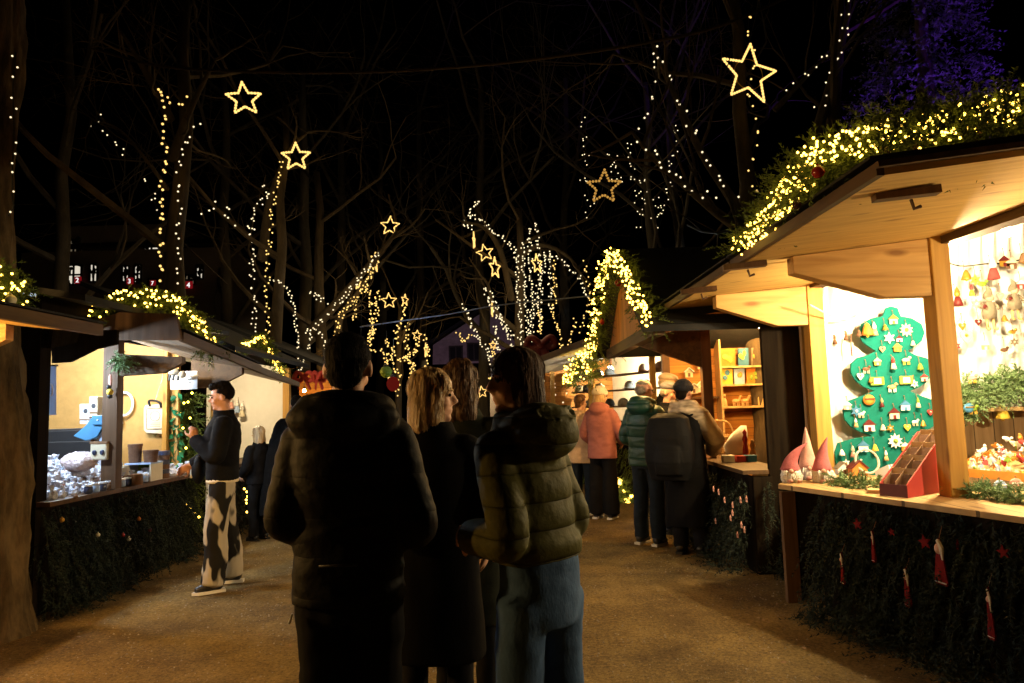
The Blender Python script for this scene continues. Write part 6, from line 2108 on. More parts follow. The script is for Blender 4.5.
obj('end_wall', MB().slab([(XL, YS1, 0), (-6, YS1, 0), (-6, YS1, 2.6), (XL, YS1, 2.2)], (0, 0.05, 0)), 'white_cloth', s5)
obj('near_wall', MB().slab([(XL - 0.1, YS0 - 0.3, 0), (-6, YS0 - 0.3, 0), (-6, YS0 - 0.3, 2.6), (XL - 0.1, YS0 - 0.3, 2.1)], (0, 0.05, 0)), 'dark_wood', s5)
obj('back_wall', MB().box((-5.9, 10, 1.3), (0.05, YS1 - YS0, 2.6)), 'white_cloth', s5)
obj('front_board', MB().box((XL - 0.05, (YS0 + YS1) / 2, 0.4), (0.05, YS1 - YS0, 0.8)), 'dark_wood', s5)
obj('counter', MB().box((XL - 0.15, (YS0 + YS1) / 2, 0.84), (0.5, YS1 - YS0, 0.04)), 'fascia_wood', s5)
for y in (YS0 - 0.2, YS1 - 0.1):
    obj('post', MB().box((XL, y, 1.1), (0.1, 0.1, 2.2)), 'post_wood', s5)
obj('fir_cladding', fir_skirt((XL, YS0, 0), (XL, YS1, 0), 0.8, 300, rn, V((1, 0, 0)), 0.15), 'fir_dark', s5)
lamp('warm lamp in the pink lit stall', (-4.1, 9.9, 1.95), 0.04, 'lamp_far', 2.3)
for i, (px, py, cm) in enumerate(((238, 408, 'pale_blue'), (232, 404, 'pink_felt'), (243, 412, 'cream'))):
    p = at(px, py, YS1 - 0.1)
    ornament(px, py, 'figure', cm, f'{CN[cm]} figure ornament on the pink lit stall wall', y=YS1 - 0.1, s=3.0, acc='white_cloth', loop=0.1)
garland('fir garland of bright lights over the peaked roof behind the grey flap', [at(228, 357, 9.0), at(245, 345, 9.3), at(262, 337, 9.6), at(270, 352, 10.0), at(283, 374, 10.4)], 0.06, 200, 140, 0.014, rn, ln=0.13, needles=18, nl=0.05, w=0.006)
light_string('small string of lights on the fir front of the pink lit stall', [at(245, 490, 8.9), at(248, 502, 8.9), at(252, 505, 9), at(247, 515, 9)], 9, 0.014, 0.02, rn, 'bulb')
s6 = thing('market_stall', 'dark stall with a narrow yellow glow farther down the left row', 'market stall', (-4.4, 13, 0))
obj('roof', MB().slab([(XL + 0.5, 11.8, 2.2), (XL + 0.5, 14.6, 2.2), (-5.2, 14.6, 3.1), (-5.2, 11.8, 3.1)], (0, 0, 0.06)), 'slate', s6)
obj('near_wall', MB().slab([(XL, 11.8, 0), (-6, 11.8, 0), (-6, 11.8, 2.6), (XL, 11.8, 2.2)], (0, 0.05, 0)), 'dark_wood', s6)
obj('end_wall', MB().slab([(XL, 14.6, 0), (-6, 14.6, 0), (-6, 14.6, 2.6), (XL, 14.6, 2.2)], (0, 0.05, 0)), 'orange_wood', s6)
obj('front_board', MB().box((XL, 13.2, 0.4), (0.05, 2.8, 0.8)), 'dark_wood', s6)
obj('counter', MB().box((XL - 0.15, 13.2, 0.84), (0.5, 2.8, 0.04)), 'counter_wood', s6)
lamp('yellow lamp in the dark stall farther down the left row', (-4.0, 13.4, 1.9), 0.03, 'lamp_amber', 2.3)
# ------------------------------------------------------------------ buildings behind
def digit(txt, c, size, mt, par, ny=-1):
    cu_ = bpy.data.curves.new('digit', 'FONT')
    cu_.body = txt
    cu_.size = size
    cu_.extrude = 0.01
    cu_.align_x = 'CENTER'
    cu_.align_y = 'CENTER'
    o = bpy.data.objects.new('digit', cu_)
    COL.objects.link(o)
    bpy.context.view_layer.update()
    me = bpy.data.meshes.new_from_object(o.evaluated_get(bpy.context.evaluated_depsgraph_get()))
    bpy.data.objects.remove(o)
    me.transform(Matrix.Translation(c - WL[par.name]) @ Matrix.Rotation(PI / 2, 4, 'X'))
    return obj('digit', me, mt, par, True)


YH = 24.0
ht = thing('hotel', 'dark manor house above the left stalls with lit garlanded windows and red number boxes', 'building', (at(140, 420, YH).x, YH, 0))
hx0, hx1 = at(20, 300, YH).x, at(225, 300, YH).x
zt = at(120, 250, YH).z
obj('wall', MB().box(((hx0 + hx1) / 2, YH + 2, zt / 2), (hx1 - hx0, 4, zt)), 'plaster', ht)
ux0, ux1 = at(55, 240, YH).x, at(172, 240, YH).x
zr = at(120, 222, YH).z
obj('wall', MB().box(((ux0 + ux1) / 2, YH + 2.2, (zr + zt) / 2), (ux1 - ux0, 3.6, zr - zt)), 'plaster', ht)
obj('roof', MB().slab([(hx0 - 0.3, YH - 0.3, zt), (hx1 + 0.3, YH - 0.3, zt), (hx1 + 0.3, YH + 0.5, zt + 0.35), (hx0 - 0.3, YH + 0.5, zt + 0.35)], (0, 0, 0.08)), 'slate', ht)
obj('roof', MB().slab([(ux0 - 0.3, YH - 0.1, zr), (ux1 + 0.3, YH - 0.1, zr), (ux1 - 1, YH + 2.2, zr + 2.0), (ux0 + 1, YH + 2.2, zr + 2.0)], (0, 0, 0.1)), 'slate', ht)
rn = random.Random(71)


def hotel_window(px, py, wpx, hpx, lit, red=None):
    y = YH - 0.03 if py > 255 else YH + 0.37
    a, b = at(px - wpx / 2, py + hpx / 2, y), at(px + wpx / 2, py - hpx / 2, y)
    f = MB()
    for p, q in (((a.x, a.z), (b.x, a.z)), ((b.x, a.z), (b.x, b.z)), ((b.x, b.z), (a.x, b.z)), ((a.x, b.z), (a.x, a.z)), (((a.x + b.x) / 2, a.z), ((a.x + b.x) / 2, b.z)), ((a.x, (a.z + b.z) / 2), (b.x, (a.z + b.z) / 2))):
        f.beam((p[0], y - 0.02, p[1]), (q[0], y - 0.02, q[1]), 0.06, 0.06, V((0, 1, 0)))
    w_ = obj('window', f, 'frame_dark', ht)
    obj('pane', MB().box(((a.x + b.x) / 2, y, (a.z + b.z) / 2), (b.x - a.x, 0.02, b.z - a.z)), lit, w_)
    # garland of leaves and lights hanging in the window
    gb = MB()
    for k in range(9):
        p = V((rn.uniform(a.x, b.x), y - 0.06, a.z + (b.z - a.z) * rn.random()))
        gb.ell(p, (rn.uniform(0.03, 0.09), 0.02, rn.uniform(0.04, 0.13)), 6)
    obj('window_garland', gb, 'fir_dark', w_)
    if red:
        c = at(px + red[1], py + red[2], y - 0.12)
        s = red[3]
        r_ = obj('number_box', MB().box(c, (s, 0.06, s)), 'lit_red', ht, bevel=0.05)
        digit(red[0], c + V((0, -0.045, -0.02)), s * 0.95, 'lit_white', r_)


hotel_window(74, 275, 16, 20, 'pane', ('2', 4, 5, 0.25))
hotel_window(94, 273, 8, 18, 'pane')
hotel_window(126, 274, 7, 16, 'pane', ('3', 4, 7, 0.24))
hotel_window(138, 274, 7, 18, 'pane')
hotel_window(153, 282, 8, 6, 'pane_dim', ('7', 0, 1, 0.2))
hotel_window(190, 280, 10, 10, 'pane_dim', ('4', -1, 5, 0.26))
hotel_window(200, 272, 7, 14, 'pane')
hotel_window(74, 248, 9, 16, 'pane_dim')
hotel_window(152, 247, 15, 14, 'pane')
hotel_window(79, 246, 3, 16, 'pane')

# pink lit gabled house
YG = 34
gh = thing('gabled_house', 'distant gabled house washed in pink light between the bare trees', 'house', (at(480, 400, YG).x, YG, 0))
P_ = [at(430, 385, YG), at(530, 385, YG), at(520, 350, YG), at(492, 306, YG), at(433, 345, YG)]
P_[0].z = P_[1].z = 0
obj('wall', MB().slab(P_, (0, 5, 0)), 'plaster_pink', gh)
obj('roof', MB().slab([P_[3] + V((0, -0.3, 0.12)), P_[4] + V((-0.5, -0.3, -0.2)), P_[4] + V((-0.5, 5.2, -0.2)), P_[3] + V((0, 5.2, 0.12))], (0, 0, 0.15)), 'slate', gh)
obj('roof', MB().slab([P_[3] + V((0, -0.3, 0.12)), P_[3] + V((0, 5.2, 0.12)), P_[2] + V((0.5, 5.2, -0.3)), P_[2] + V((0.5, -0.3, -0.3))], (0, 0, 0.15)), 'slate', gh)
for px, py, mt in ((474, 352, 'slate'), (456, 355, 'slate')):
    c = at(px, py, YG - 0.02)
    w_ = obj('window', MB().box(c, (0.7, 0.05, 0.9)), 'frame_dark', gh)
    obj('glass', MB().box(c + V((-0.15, -0.03, 0)), (0.25, 0.02, 0.75)).box(c + V((0.15, -0.03, 0)), (0.25, 0.02, 0.75)), mt, w_)


def area(name, loc, to, col, power, size, spot=None):
    ld = bpy.data.lights.new(name, 'SPOT' if spot else 'POINT')
    ld.energy = power
    ld.color = col
    ld.shadow_soft_size = size
    if spot:
        ld.spot_size = spot
        ld.spot_blend = 0.5
    o = bpy.data.objects.new(name, ld)
    o.location = loc
    o.rotation_euler = (V(to) - V(loc)).to_track_quat('-Z', 'Y').to_euler()
    COL.objects.link(o)
    return o


p = at(470, 400, YG - 6)
area('pink_floodlight', (p.x, YG - 7, 0.6), (at(485, 340, YG)), (1.0, 0.66, 0.9), 260, 0.1, 1.1)

# purple lit tree behind the ornament stall
rn = random.Random(81)
pt = thing('purple_lit_tree', 'leafy evergreen washed in violet floodlight behind the ornament stall', 'tree', (at(945, 300, 11).x, 11, 0))
px0 = at(945, 300, 11).x
obj('trunk', MB().tube([(px0, 11, -0.1), (px0 + 0.05, 11, 3), (px0, 11, 6), (px0, 11, 9)], [0.25, 0.2, 0.14, 0.05], 10), 'bark', pt)
fol = MB()
for i in range(5200):
    z = 2.2 + 7.5 * rn.random()
    rr = 1.75 * (1 - 0.55 * (z - 2.2) / 7.5) * (0.75 + 0.35 * noise.noise(V((z * 1.7, 3, 1))))
    a = rn.uniform(0, 2 * PI)
    k = rr * rn.random() ** 0.45
    if noise.noise(V((math.cos(a) * 1.6, math.sin(a) * 1.6, z * 1.1))) < 0.0:
        continue
    p = V((px0 + math.cos(a) * k, 11 + math.sin(a) * k, z))
    sprig(fol, p, V((math.cos(a), math.sin(a), rn.uniform(-0.7, 0.2))), rn.uniform(0.18, 0.4), rn, 7, 0.08, 0.016)
obj('crown', fol, 'purple_fol', pt)
area('violet_floodlight', (px0 + 0.1, 8.2, 2.7), (px0 - 0.1, 11, 6.0), (0.22, 0.05, 1.0), 750, 0.08, 1.0)

# ------------------------------------------------------------------ trees
p = atz(-2, 622, 0)
big = bare_tree('massive rough barked trunk rising between the two nearest left stalls', (-3.95, 5.02, 0), 8.5, 0.33, 101, (-0.15, 0.3), depth=4, auto=4, split=0.6, mt='bark_big', rough=True)
light_string('sparse white lights up the rough trunk at the edge of view', [at(16, 52, 5.0), at(13, 85, 5.0), at(14, 128, 5.0), at(13, 150, 5), at(12, 195, 5), at(14, 206, 5), at(8, 216, 5)], 12, 0.008, 0.02, rn)

T1 = at(170, 300, 10.2)
bare_tree('stout tree behind the sweets stall with warm lights down both edges of its trunk', (T1.x, 10.2, 0), 8, 0.19, 102, (0.1, 0.2), limbs=[
    ([at(168, 190, 10.2), at(150, 165, 10.1), at(120, 130, 10.0), at(92, 120, 9.8)], 0.035), ([at(172, 160, 10.2), at(190, 110, 10.2), at(215, 60, 10.1)], 0.08), ([at(170, 120, 10.2), at(150, 80, 10.2), at(120, 30, 10.4)], 0.08)], auto=4)
light_string('closely spaced warm lights down the near edge of the stout trunk', [at(160, 88, 9.85), at(163, 105, 9.85), at(166, 115, 9.85), at(163, 135, 9.85), at(167, 160, 9.85), at(161, 180, 9.85), at(163, 215, 9.85), at(161, 245, 9.85), at(162, 285, 9.85)], 36, 0.02, 0.03, rn, 'bulb_gold')
light_string('short looping string of warm lights across the top of the stout trunk', [at(166, 96, 9.9), at(172, 105, 9.9), at(180, 105, 9.9), at(191, 93, 9.9)], 6, 0.018, 0.02, rn, 'bulb_gold')
light_string('small lights down the far edge of the stout trunk', [at(200, 122, 9.9), at(188, 138, 9.9), at(181, 158, 9.9), at(178, 180, 9.9), at(180, 205, 9.9), at(177, 225, 9.9), at(179, 250, 9.9), at(178, 285, 9.9)], 26, 0.015, 0.03, rn)
light_string('scattered white lights on a thin twig high over the sweets stall', [at(92, 123, 9.8), at(100, 118, 9.8), at(107, 131, 9.8), at(118, 145, 9.8), at(132, 158, 9.8)], 9, 0.012, 0.06, rn)
light_string('few white lights on a twig close beside the stout trunk', [at(145, 182, 10), at(152, 195, 10), at(157, 210, 10)], 6, 0.012, 0.05, rn)
light_string('short row of white lights between the stout trunk and the twin strings', [at(205, 208, 11), at(221, 208, 11), at(232, 216, 11), at(246, 222, 11), at(252, 225, 11)], 11, 0.016, 0.12, rn)

T2 = at(268, 340, 13.2)
bare_tree('slim tree wrapped in two long vertical strings of lights', (T2.x, 13.2, 0), 7.5, 0.15, 103, (0.35, 0.1), limbs=[([at(262, 260, 13.2), at(270, 200, 13.2), at(290, 150, 13.2), at(308, 132, 13.1)], 0.1)], auto=4)
light_string('long string of lights down the near side of the slim tree', [at(262, 186, 13), at(270, 194, 13), at(259, 205, 13), at(250, 225, 13), at(255, 245, 13), at(252, 265, 13), at(254, 300, 13), at(253, 340, 13)], 34, 0.021, 0.05, rn)
light_string('long string of lights down the far side of the slim tree', [at(281, 160, 13), at(277, 178, 13), at(275, 192, 13), at(271, 215, 13), at(269, 245, 13), at(267, 280, 13), at(268, 310, 13), at(267, 345, 13)], 34, 0.023, 0.05, rn, 'bulb_gold')
light_string('arching string of lights springing from the slim tree', [at(270, 280, 13), at(282, 283, 13), at(291, 297, 13), at(295, 318, 13), at(298, 345, 13), at(299, 372, 13)], 28, 0.02, 0.03, rn)
light_string('small cluster of lights hanging between arch and rising limb', [at(310, 290, 14), at(318, 297, 14), at(326, 303, 14)], 8, 0.022, 0.06, rn)
light_string('drooping loop of lights in front of the dark shrubs beside the man', [at(302, 370, 13.5), at(309, 345, 13.5), at(312, 330, 13.5), at(320, 333, 13.5), at(326, 350, 13.5), at(324, 372, 13.5)], 24, 0.021, 0.03, rn)

T3 = at(325, 360, 15)
bare_tree('tree with a long lit limb rising over the walking man', (T3.x, 15, 0), 6.8, 0.18, 104, (-0.2, 0.2), limbs=[([at(310, 332, 15), at(335, 305, 15), at(358, 278, 15), at(382, 250, 15), at(396, 232, 15)], 0.13), ([at(338, 345, 15), at(340, 318, 15), at(356, 296, 15), at(372, 270, 15)], 0.1)], auto=4)
light_string('lights along the upper edge of the long rising limb', [at(306, 333, 14.9), at(325, 316, 14.9), at(345, 296, 14.9), at(362, 275, 14.9), at(380, 252, 14.9)], 34, 0.024, 0.05, rn)
light_string('lights along the lower limb that bends up beside the man', [at(336, 345, 14.9), at(337, 328, 14.9), at(344, 310, 14.9), at(358, 297, 14.9), at(366, 285, 14.9), at(374, 262, 14.9)], 42, 0.026, 0.06, rn, 'bulb_gold')
for k, (a, b, n_, lb) in enumerate((((352, 300), (352, 320), 9, 'short dangling lights under the rising limb'), ((368, 290), (370, 345), 22, 'straight drop of golden lights behind the man, nearest his head'), ((378, 292), (366, 350), 26, 'slanting drop of golden lights behind the man'))):
    light_string(lb, [at(*a, 15.5), at((a[0] + b[0]) / 2 + 3, (a[1] + b[1]) / 2, 15.5), at(*b, 15.5)], n_, 0.026, 0.06, rn, 'bulb_gold')

T4 = at(397, 400, 18)
bare_tree('small tree tangled with golden lights beyond the walking man', (T4.x, 18, 0), 4.2, 0.12, 105, (0.1, 0.1), auto=5, depth=3)
tang = [((404, 302), (402, 318), (396, 332), (398, 345), 18), ((372, 330), (368, 350), (384, 352), (388, 382), 20), ((396, 345), (392, 362), (400, 378), (396, 395), 20), ((408, 322), (406, 345), (411, 365), (408, 390), 22), ((418, 340), (414, 352), (406, 356), (398, 362), 16), ((424, 336), (428, 352), (426, 366), (428, 372), 12),
        ((385, 338), (390, 350), (386, 366), (392, 386), 18), ((402, 356), (414, 366), (416, 378), (414, 390), 16)]
for i, (a, b, c, d, n_) in enumerate(tang):
    light_string(('topmost kinked strand', 'strand ending behind the collar', 'middle wavy strand', 'longest hanging strand', 'sloping strand', 'short strand beside the blonde hair', 'inner strand', 'lowest curling strand')[i] + ' of golden lights in the small tangled tree',
                 [at(*a, 17.6), at(*b, 17.6), at(*c, 17.6), at(*d, 17.6)], n_, 0.03, 0.06, rn, 'bulb_gold')

T5 = at(520, 380, 16.5)
bare_tree('weeping tree hung with many vertical strings of lights beyond the two women', (T5.x, 16.5, 0), 6.2, 0.18, 106, (0.1, 0), limbs=[
    ([at(512, 300, 16.5), at(500, 250, 16.4), at(484, 228, 16.3), at(466, 222, 16.2)], 0.09), ([at(516, 260, 16.5), at(540, 245, 16.5), at(570, 258, 16.4), at(588, 290, 16.4)], 0.08), ([at(516, 330, 16.5), at(495, 310, 16.3), at(488, 285, 16.2), at(480, 275, 16.2)], 0.07)], auto=5)
we = [('short lit twig at the very top of the weeping tree', [(478, 200), (472, 208), (470, 215), (465, 225), (474, 228)], 14), ('upper sweeping strand of the weeping tree', [(470, 214), (482, 222), (496, 234), (506, 240), (514, 250), (518, 258)], 22),
      ('first vertical strand of the weeping tree', [(516, 252), (518, 290), (521, 330), (524, 352)], 30), ('second vertical strand of the weeping tree', [(522, 244), (524, 280), (527, 315), (528, 350)], 34), ('third vertical strand of the weeping tree', [(529, 228), (531, 270), (532, 310), (533, 352)], 38),
      ('fourth vertical strand of the weeping tree', [(536, 224), (540, 260), (537, 295), (534, 320)], 26), ('fifth vertical strand of the weeping tree', [(545, 252), (543, 270), (540, 300), (541, 325)], 22), ('sixth vertical strand of the weeping tree, thick and golden', [(554, 262), (555, 300), (553, 312), (560, 335), (561, 352)], 30),
      ('seventh vertical strand of the weeping tree', [(551, 250), (550, 280), (551, 312)], 16), ('strand of the weeping tree arching towards the gable', [(546, 256), (558, 258), (567, 267), (580, 278), (588, 300)], 18), ('low strand sweeping from the weeping tree to the women', [(490, 292), (500, 315), (506, 332), (515, 350)], 24),
      ('second low strand sweeping to the women', [(484, 288), (492, 310), (502, 322), (516, 338)], 22), ('third low strand, hanging near the olive coat', [(494, 325), (498, 345), (502, 360)], 16), ('fourth low strand in front of the pink lit house', [(464, 305), (470, 322), (478, 338), (488, 352), (494, 372), (498, 385)], 34),
      ('fifth low strand, forming a small loop on the pink house', [(458, 332), (464, 342), (472, 334)], 9), ('dense golden strand beside the olive coat collar', [(492, 350), (496, 365), (490, 378), (497, 392)], 26), ('drooping strand beyond the weeping tree', [(575, 320), (571, 340), (565, 355)], 10),
      ('outermost thin strand of the weeping tree', [(584, 262), (588, 280), (587, 310), (580, 335)], 14), ('golden cluster strand on the trunk of the weeping tree', [(540, 312), (541, 322), (539, 333)], 16)]
for i, (lb, pts, n_) in enumerate(we):
    light_string(lb, [at(a, b, 16.2) for a, b in pts], n_, 0.026, 0.05, rn, 'bulb_small' if i < 14 and i != 7 else 'bulb_gold')

T6 = at(752, 280, 9.5)
bare_tree('tree behind the ornament stall carrying the largest star on its trunk', (T6.x, 9.5, 0), 9, 0.16, 107, (0.05, 0.3), limbs=[
    ([at(758, 260, 9.5), at(735, 205, 9.4), at(700, 150, 9.3), at(668, 80, 9.2), at(652, 42, 9.2)], 0.09), ([at(755, 240, 9.5), at(720, 215, 9.3), at(690, 190, 9.2), at(655, 160, 9.1), at(632, 132, 9.1)], 0.08)], auto=5, split=0.5)
light_string('lights along the steeper lit limb, up to its tip near the overhead cable', [at(738, 198, 9.2), at(722, 180, 9.2), at(703, 148, 9.1), at(690, 125, 9.1), at(678, 96, 9.1), at(665, 70, 9.1), at(656, 48, 9.1), at(651, 40, 9.1)], 18, 0.016, 0.05, rn)
light_string('lights along the flatter lit limb below the steep one', [at(712, 198, 9.1), at(695, 188, 9.1), at(676, 178, 9.1), at(660, 160, 9), at(648, 148, 9), at(636, 138, 9)], 14, 0.016, 0.06, rn)
light_string('string of lights hanging free between the tips of the two lit limbs', [at(655, 50, 9.1), at(655, 78, 9.1), at(653, 95, 9.1), at(650, 108, 9), at(643, 118, 9), at(634, 135, 9)], 9, 0.015, 0.02, rn)
light_string('lights winding up the trunk with the largest star, beside the ornament stall', [at(757, 235, 9.2), at(758, 200, 9.2), at(751, 165, 9.2), at(757, 130, 9.2), at(748, 95, 9.2), at(753, 60, 9.2), at(748, 30, 9.2), at(752, 5, 9.2)], 26, 0.015, 0.05, rn, 'bulb_gold')
T7 = at(835, 200, 10)
bare_tree('leaning bare tree above the ornament stall roof, dotted with white lights', (T7.x - 0.4, 10, 0), 9.5, 0.15, 108, (0.9, 0.1), limbs=[([at(815, 140, 10), at(832, 80, 10), at(845, 30, 10), at(852, -20, 10)], 0.09), ([at(775, 110, 10), at(805, 78, 10), at(830, 52, 10)], 0.05)], auto=4, split=0.55)
light_string('white lights up the leaning limb above the lit garland', [at(818, 108, 9.8), at(830, 88, 9.8), at(835, 66, 9.8), at(842, 42, 9.8), at(845, 18, 9.8), at(850, -4, 9.8)], 16, 0.014, 0.08, rn)
light_string('white lights on the thin twig joining the leaning limb', [at(788, 90, 9.8), at(802, 80, 9.8), at(815, 64, 9.8), at(834, 45, 9.8)], 7, 0.014, 0.05, rn)
T8 = at(655, 300, 16)
bare_tree('pale twiggy tree far behind the steep gable', (T8.x, 16, 0), 9, 0.16, 109, (0, 0), auto=7, depth=4, mt='bark_far')
for lb, pts, n_ in (('column of white lights beside the dim star', [(584, 120), (586, 148), (584, 175), (590, 200), (591, 222)], 14), ('first drop of white lights in the pale twiggy tree', [(612, 152), (613, 168), (618, 182)], 10), ('second drop of white lights in the pale twiggy tree', [(624, 140), (630, 158), (634, 176), (640, 205), (642, 228)], 18),
                    ('twin drop of white lights beside the steep limb', [(674, 128), (677, 145), (673, 165), (670, 190), (660, 225)], 16), ('low scattered lights in the pale twiggy tree', [(640, 180), (650, 200), (664, 205), (655, 222)], 9)):
    light_string(lb, [at(a, b, 15) for a, b in pts], n_, 0.02, 0.12, rn)
# unlit trees filling the dark behind
for i, (px, y, h, lb) in enumerate(((345, 22, 12, 'tall unlit bare tree behind the rising limb'), (420, 26, 13, 'tall unlit bare tree over the pink lit house'), (560, 24, 13, 'tall unlit bare tree behind the weeping tree'), (225, 19, 11, 'unlit bare tree over the pink lit stall'), (60, 15, 11, 'unlit bare tree above the fascia of the sweets stall'),
                                     (480, 20, 11, 'unlit bare tree between weeping tree and pink house'), (690, 21, 12, 'unlit bare tree behind the black gable roof'), (305, 17, 10, 'unlit bare tree behind the slim lit tree'), (380, 30, 14, 'farthest unlit bare tree over the walking man'))):
    p = at(px, 300, y)
    bare_tree(lb, (p.x, y, 0), h, 0.2, 200 + i, (RND.uniform(-0.6, 0.6), 0), auto=7, depth=4, mt='bark_far', split=0.3)

# stars
for lb, px, py, y, rpx, yaw, ring in (
        ('largest light star, with a ring inside, on the trunk beside the ornament stall', 749, 74, 9.0, 33, 0.25, True), ('dim golden star of separate lights in the pale twiggy tree', 604, 187, 14.5, 18, -0.2, False), ('star high beside the stout lit trunk', 244, 99, 11, 18, 0.3, False),
        ('star at the top of the slim lit tree', 296, 157, 13, 15, 0.1, False), ('star at the tip of the rising limb above the man', 390, 226, 15, 10, 0, False), ('small star above the small tangled tree', 389, 301, 17, 8, 0.2, False), ('upper star of the pair in the weeping tree', 485, 253, 16, 9, 0, False),
        ('tilted star just below the pair in the weeping tree', 495, 268, 16.1, 11, 1.05, False), ('narrow star seen edge on, hanging in the weeping strands', 537, 264, 16, 10, 0.95, False), ('small star low in front of the pink lit house', 470, 375, 20, 6, 0, False), ('bright star low beside the olive coat', 482, 392, 19, 6, 0.4, False),
        ('small star over the blonde woman', 417, 335, 18, 5, 0.3, False), ('star seen edge on along the rising limb', 375, 262, 15.2, 10, 1.35, False), ('star seen edge on hanging at the front of the weeping tree', 474, 241, 16, 9, 1.5, False), ('star seen edge on above the dark shrubs, lower on the limb', 358, 283, 15.2, 8, 1.4, False),
        ('thin star seen edge on behind the brown haired walker', 426, 350, 18, 7, 1.45, False), ('edge on star in front of the pink lit house', 492, 310, 16, 7, 1.5, False), ('tiny star in the strands beside the olive coat', 493, 345, 17, 4, 0.3, False), ('small tilted star at the top of the tangled tree', 405, 300, 17.5, 6, 1.1, False),
        ('tiny star in front of the distant yellow stall', 480, 378, 21, 4, 0.2, False)):
    R_ = rpx * y / 700
    star_light(lb, at(px, py, y), R_, rn, yaw, rn.uniform(-0.2, 0.2) if rpx < 20 else 0.12, ring, 70 if rpx > 25 else (40 if rpx > 14 else (20 if rpx > 6 else 0)), tr=max(0.015, min(1.1, rpx * 0.065) * y / 700) if 'dim' not in lb else 0.008, brt=max(0.017, min(1.5, rpx * 0.09) * y / 700), dim='dim golden' in lb)

for nm, px, py, y, pw in (('string_glow', 350, 300, 14, 28), ('string_glow', 520, 300, 15, 36), ('string_glow', 410, 340, 17, 22), ('string_glow', 265, 250, 12, 14), ('string_glow', 640, 190, 12, 14)):  # unseen point lights added to stand in for the strings' glow on twigs
    area(nm, at(px, py, y), at(px, py, y + 1), (1.0, 0.7, 0.35), pw, 0.6)
# cables
solo('overhead_cable', 'thick dark cable slung across the dark sky between the rows of trees', 'cable', MB().tube(smoothline([at(90, 48, 8), at(160, 66, 8), at(260, 72, 7.8), at(370, 72, 7.6), at(470, 66, 7.4), at(560, 56, 7.2), at(650, 42, 7.1), at(720, 26, 7), at(800, -8, 7)], 5), 0.017, 8), 'cable')
solo('overhead_cable', 'bluish cable stretched low across the path above the walkers', 'cable', MB().tube(smoothline([at(360, 327, 13), at(400, 321, 13), at(450, 314, 13), at(500, 305, 13), at(590, 296, 13)], 5), 0.013, 8), 'blue_cable')
solo('thin_wire', 'thin slanting wire behind the stout lit trunk', 'wire', MB().tube([at(165, 225, 12), at(196, 255, 12), at(228, 285, 12)], 0.012, 6), 'cable')
area('cable_glint', at(405, 335, 12.2), at(405, 320, 13), (0.6, 0.75, 1), 9, 0.05)

M['added_red_glow'] = glow('added_red_glow', (0.75, 0.05, 0.03), 0.12, False)
# red decorations: the large bow takes the place of a red festive figure
c = at(541, 345, 15)
t = thing('red_bow', 'large dark red cloth bow in place of a red figure among the weeping lights', 'bow', c)
for q in (-1, 1):
    obj('loop', MB().tube(smoothline([c, c + V((q * 0.2, -0.05, 0.16)), c + V((q * 0.3, 0, 0.04)), c + V((q * 0.2, 0.05, -0.02)), c], 4), 0.11, 10, flat=0.6), 'dark_red', t, smooth=True)
    obj('tail', MB().tube(smoothline([c, c + V((q * 0.12, -0.05, -0.3)), c + V((q * 0.26, 0, -0.62))], 4), [0.07, 0.09, 0.1, 0.1, 0.1, 0.1, 0.1, 0.1, 0.09], 10, flat=0.4), 'dark_red', t, smooth=True)
obj('knot', MB().ell(c, (0.12, 0.1, 0.12), 12), 'dark_red', t, smooth=True)
rn = random.Random(91)
t = thing('decorated_shrub', 'dark shrub with small lights under the red bow', 'shrub', (c.x, 15.2, 0))
obj('foliage', fir_along([(c.x - 0.2, 15.3, 0.1), (c.x, 15.3, 1.3), (c.x + 0.05, 15.3, 2.3)], 0.6, 700, rn, 0.3, 0.3, 18, 0.07, 0.01), 'fir_dark', t)
obj('stem', MB().tube([(c.x - 0.2, 15.3, 0), (c.x, 15.3, 2.2)], 0.04, 6), 'bark', t)
bulb_objs(t, [V((c.x + rn.uniform(-0.5, 0.5), 14.75, 1.3 + rn.random() * 1.2)) for k in range(16)], 0.02, 'bulb_small')
for px, py, y, h, mt, lb in ((361, 352, 12.6, 0.5, 'added_red_glow', 'tall red lit paper lantern just past the man\'s ear'), (393, 384, 12.6, 0.26, 'added_red_glow', 'red lit paper lantern low behind the man\'s shoulder'), (386, 372, 13.5, 0.22, 'lime', 'added small green paper lantern beside the low red one')):  # lanterns put in where a nutcracker and a glowing figure stood
    c = at(px, py, y)
    t = thing('paper_lantern', lb, 'lantern', c, 0, 'added paper lanterns beyond the walking man')
    obj('shade', MB().lathe((c.x, c.y, c.z - h / 2), [(0.03, 0)] + [(0.03 + 0.085 * math.sin(PI * (0.08 + 0.1 * k)) ** 0.8 + 0.006 * (k % 2), h * (0.06 + 0.11 * k)) for k in range(9)] + [(0.03, h)], 16), mt, t)
    obj('cap', MB().lathe((c.x, c.y, c.z + h / 2), [(0.05, 0), (0.05, 0.02), (0.01, 0.05)], 10), 'black_metal', t)
    obj('cord', MB().tube([c + V((0, 0, h / 2 + 0.03)), c + V((0.02, 0, h / 2 + 0.7))], 0.006, 5), 'wire', t)
# ------------------------------------------------------------------ people
def foot(px, py, y):
    """ground point under the picture point (px, py) at distance y"""
    p = at(px, py, y)
    return V((p.x, y, 0))


def arms(l, r):
    return [tuple(map(V, l)), tuple(map(V, r))]


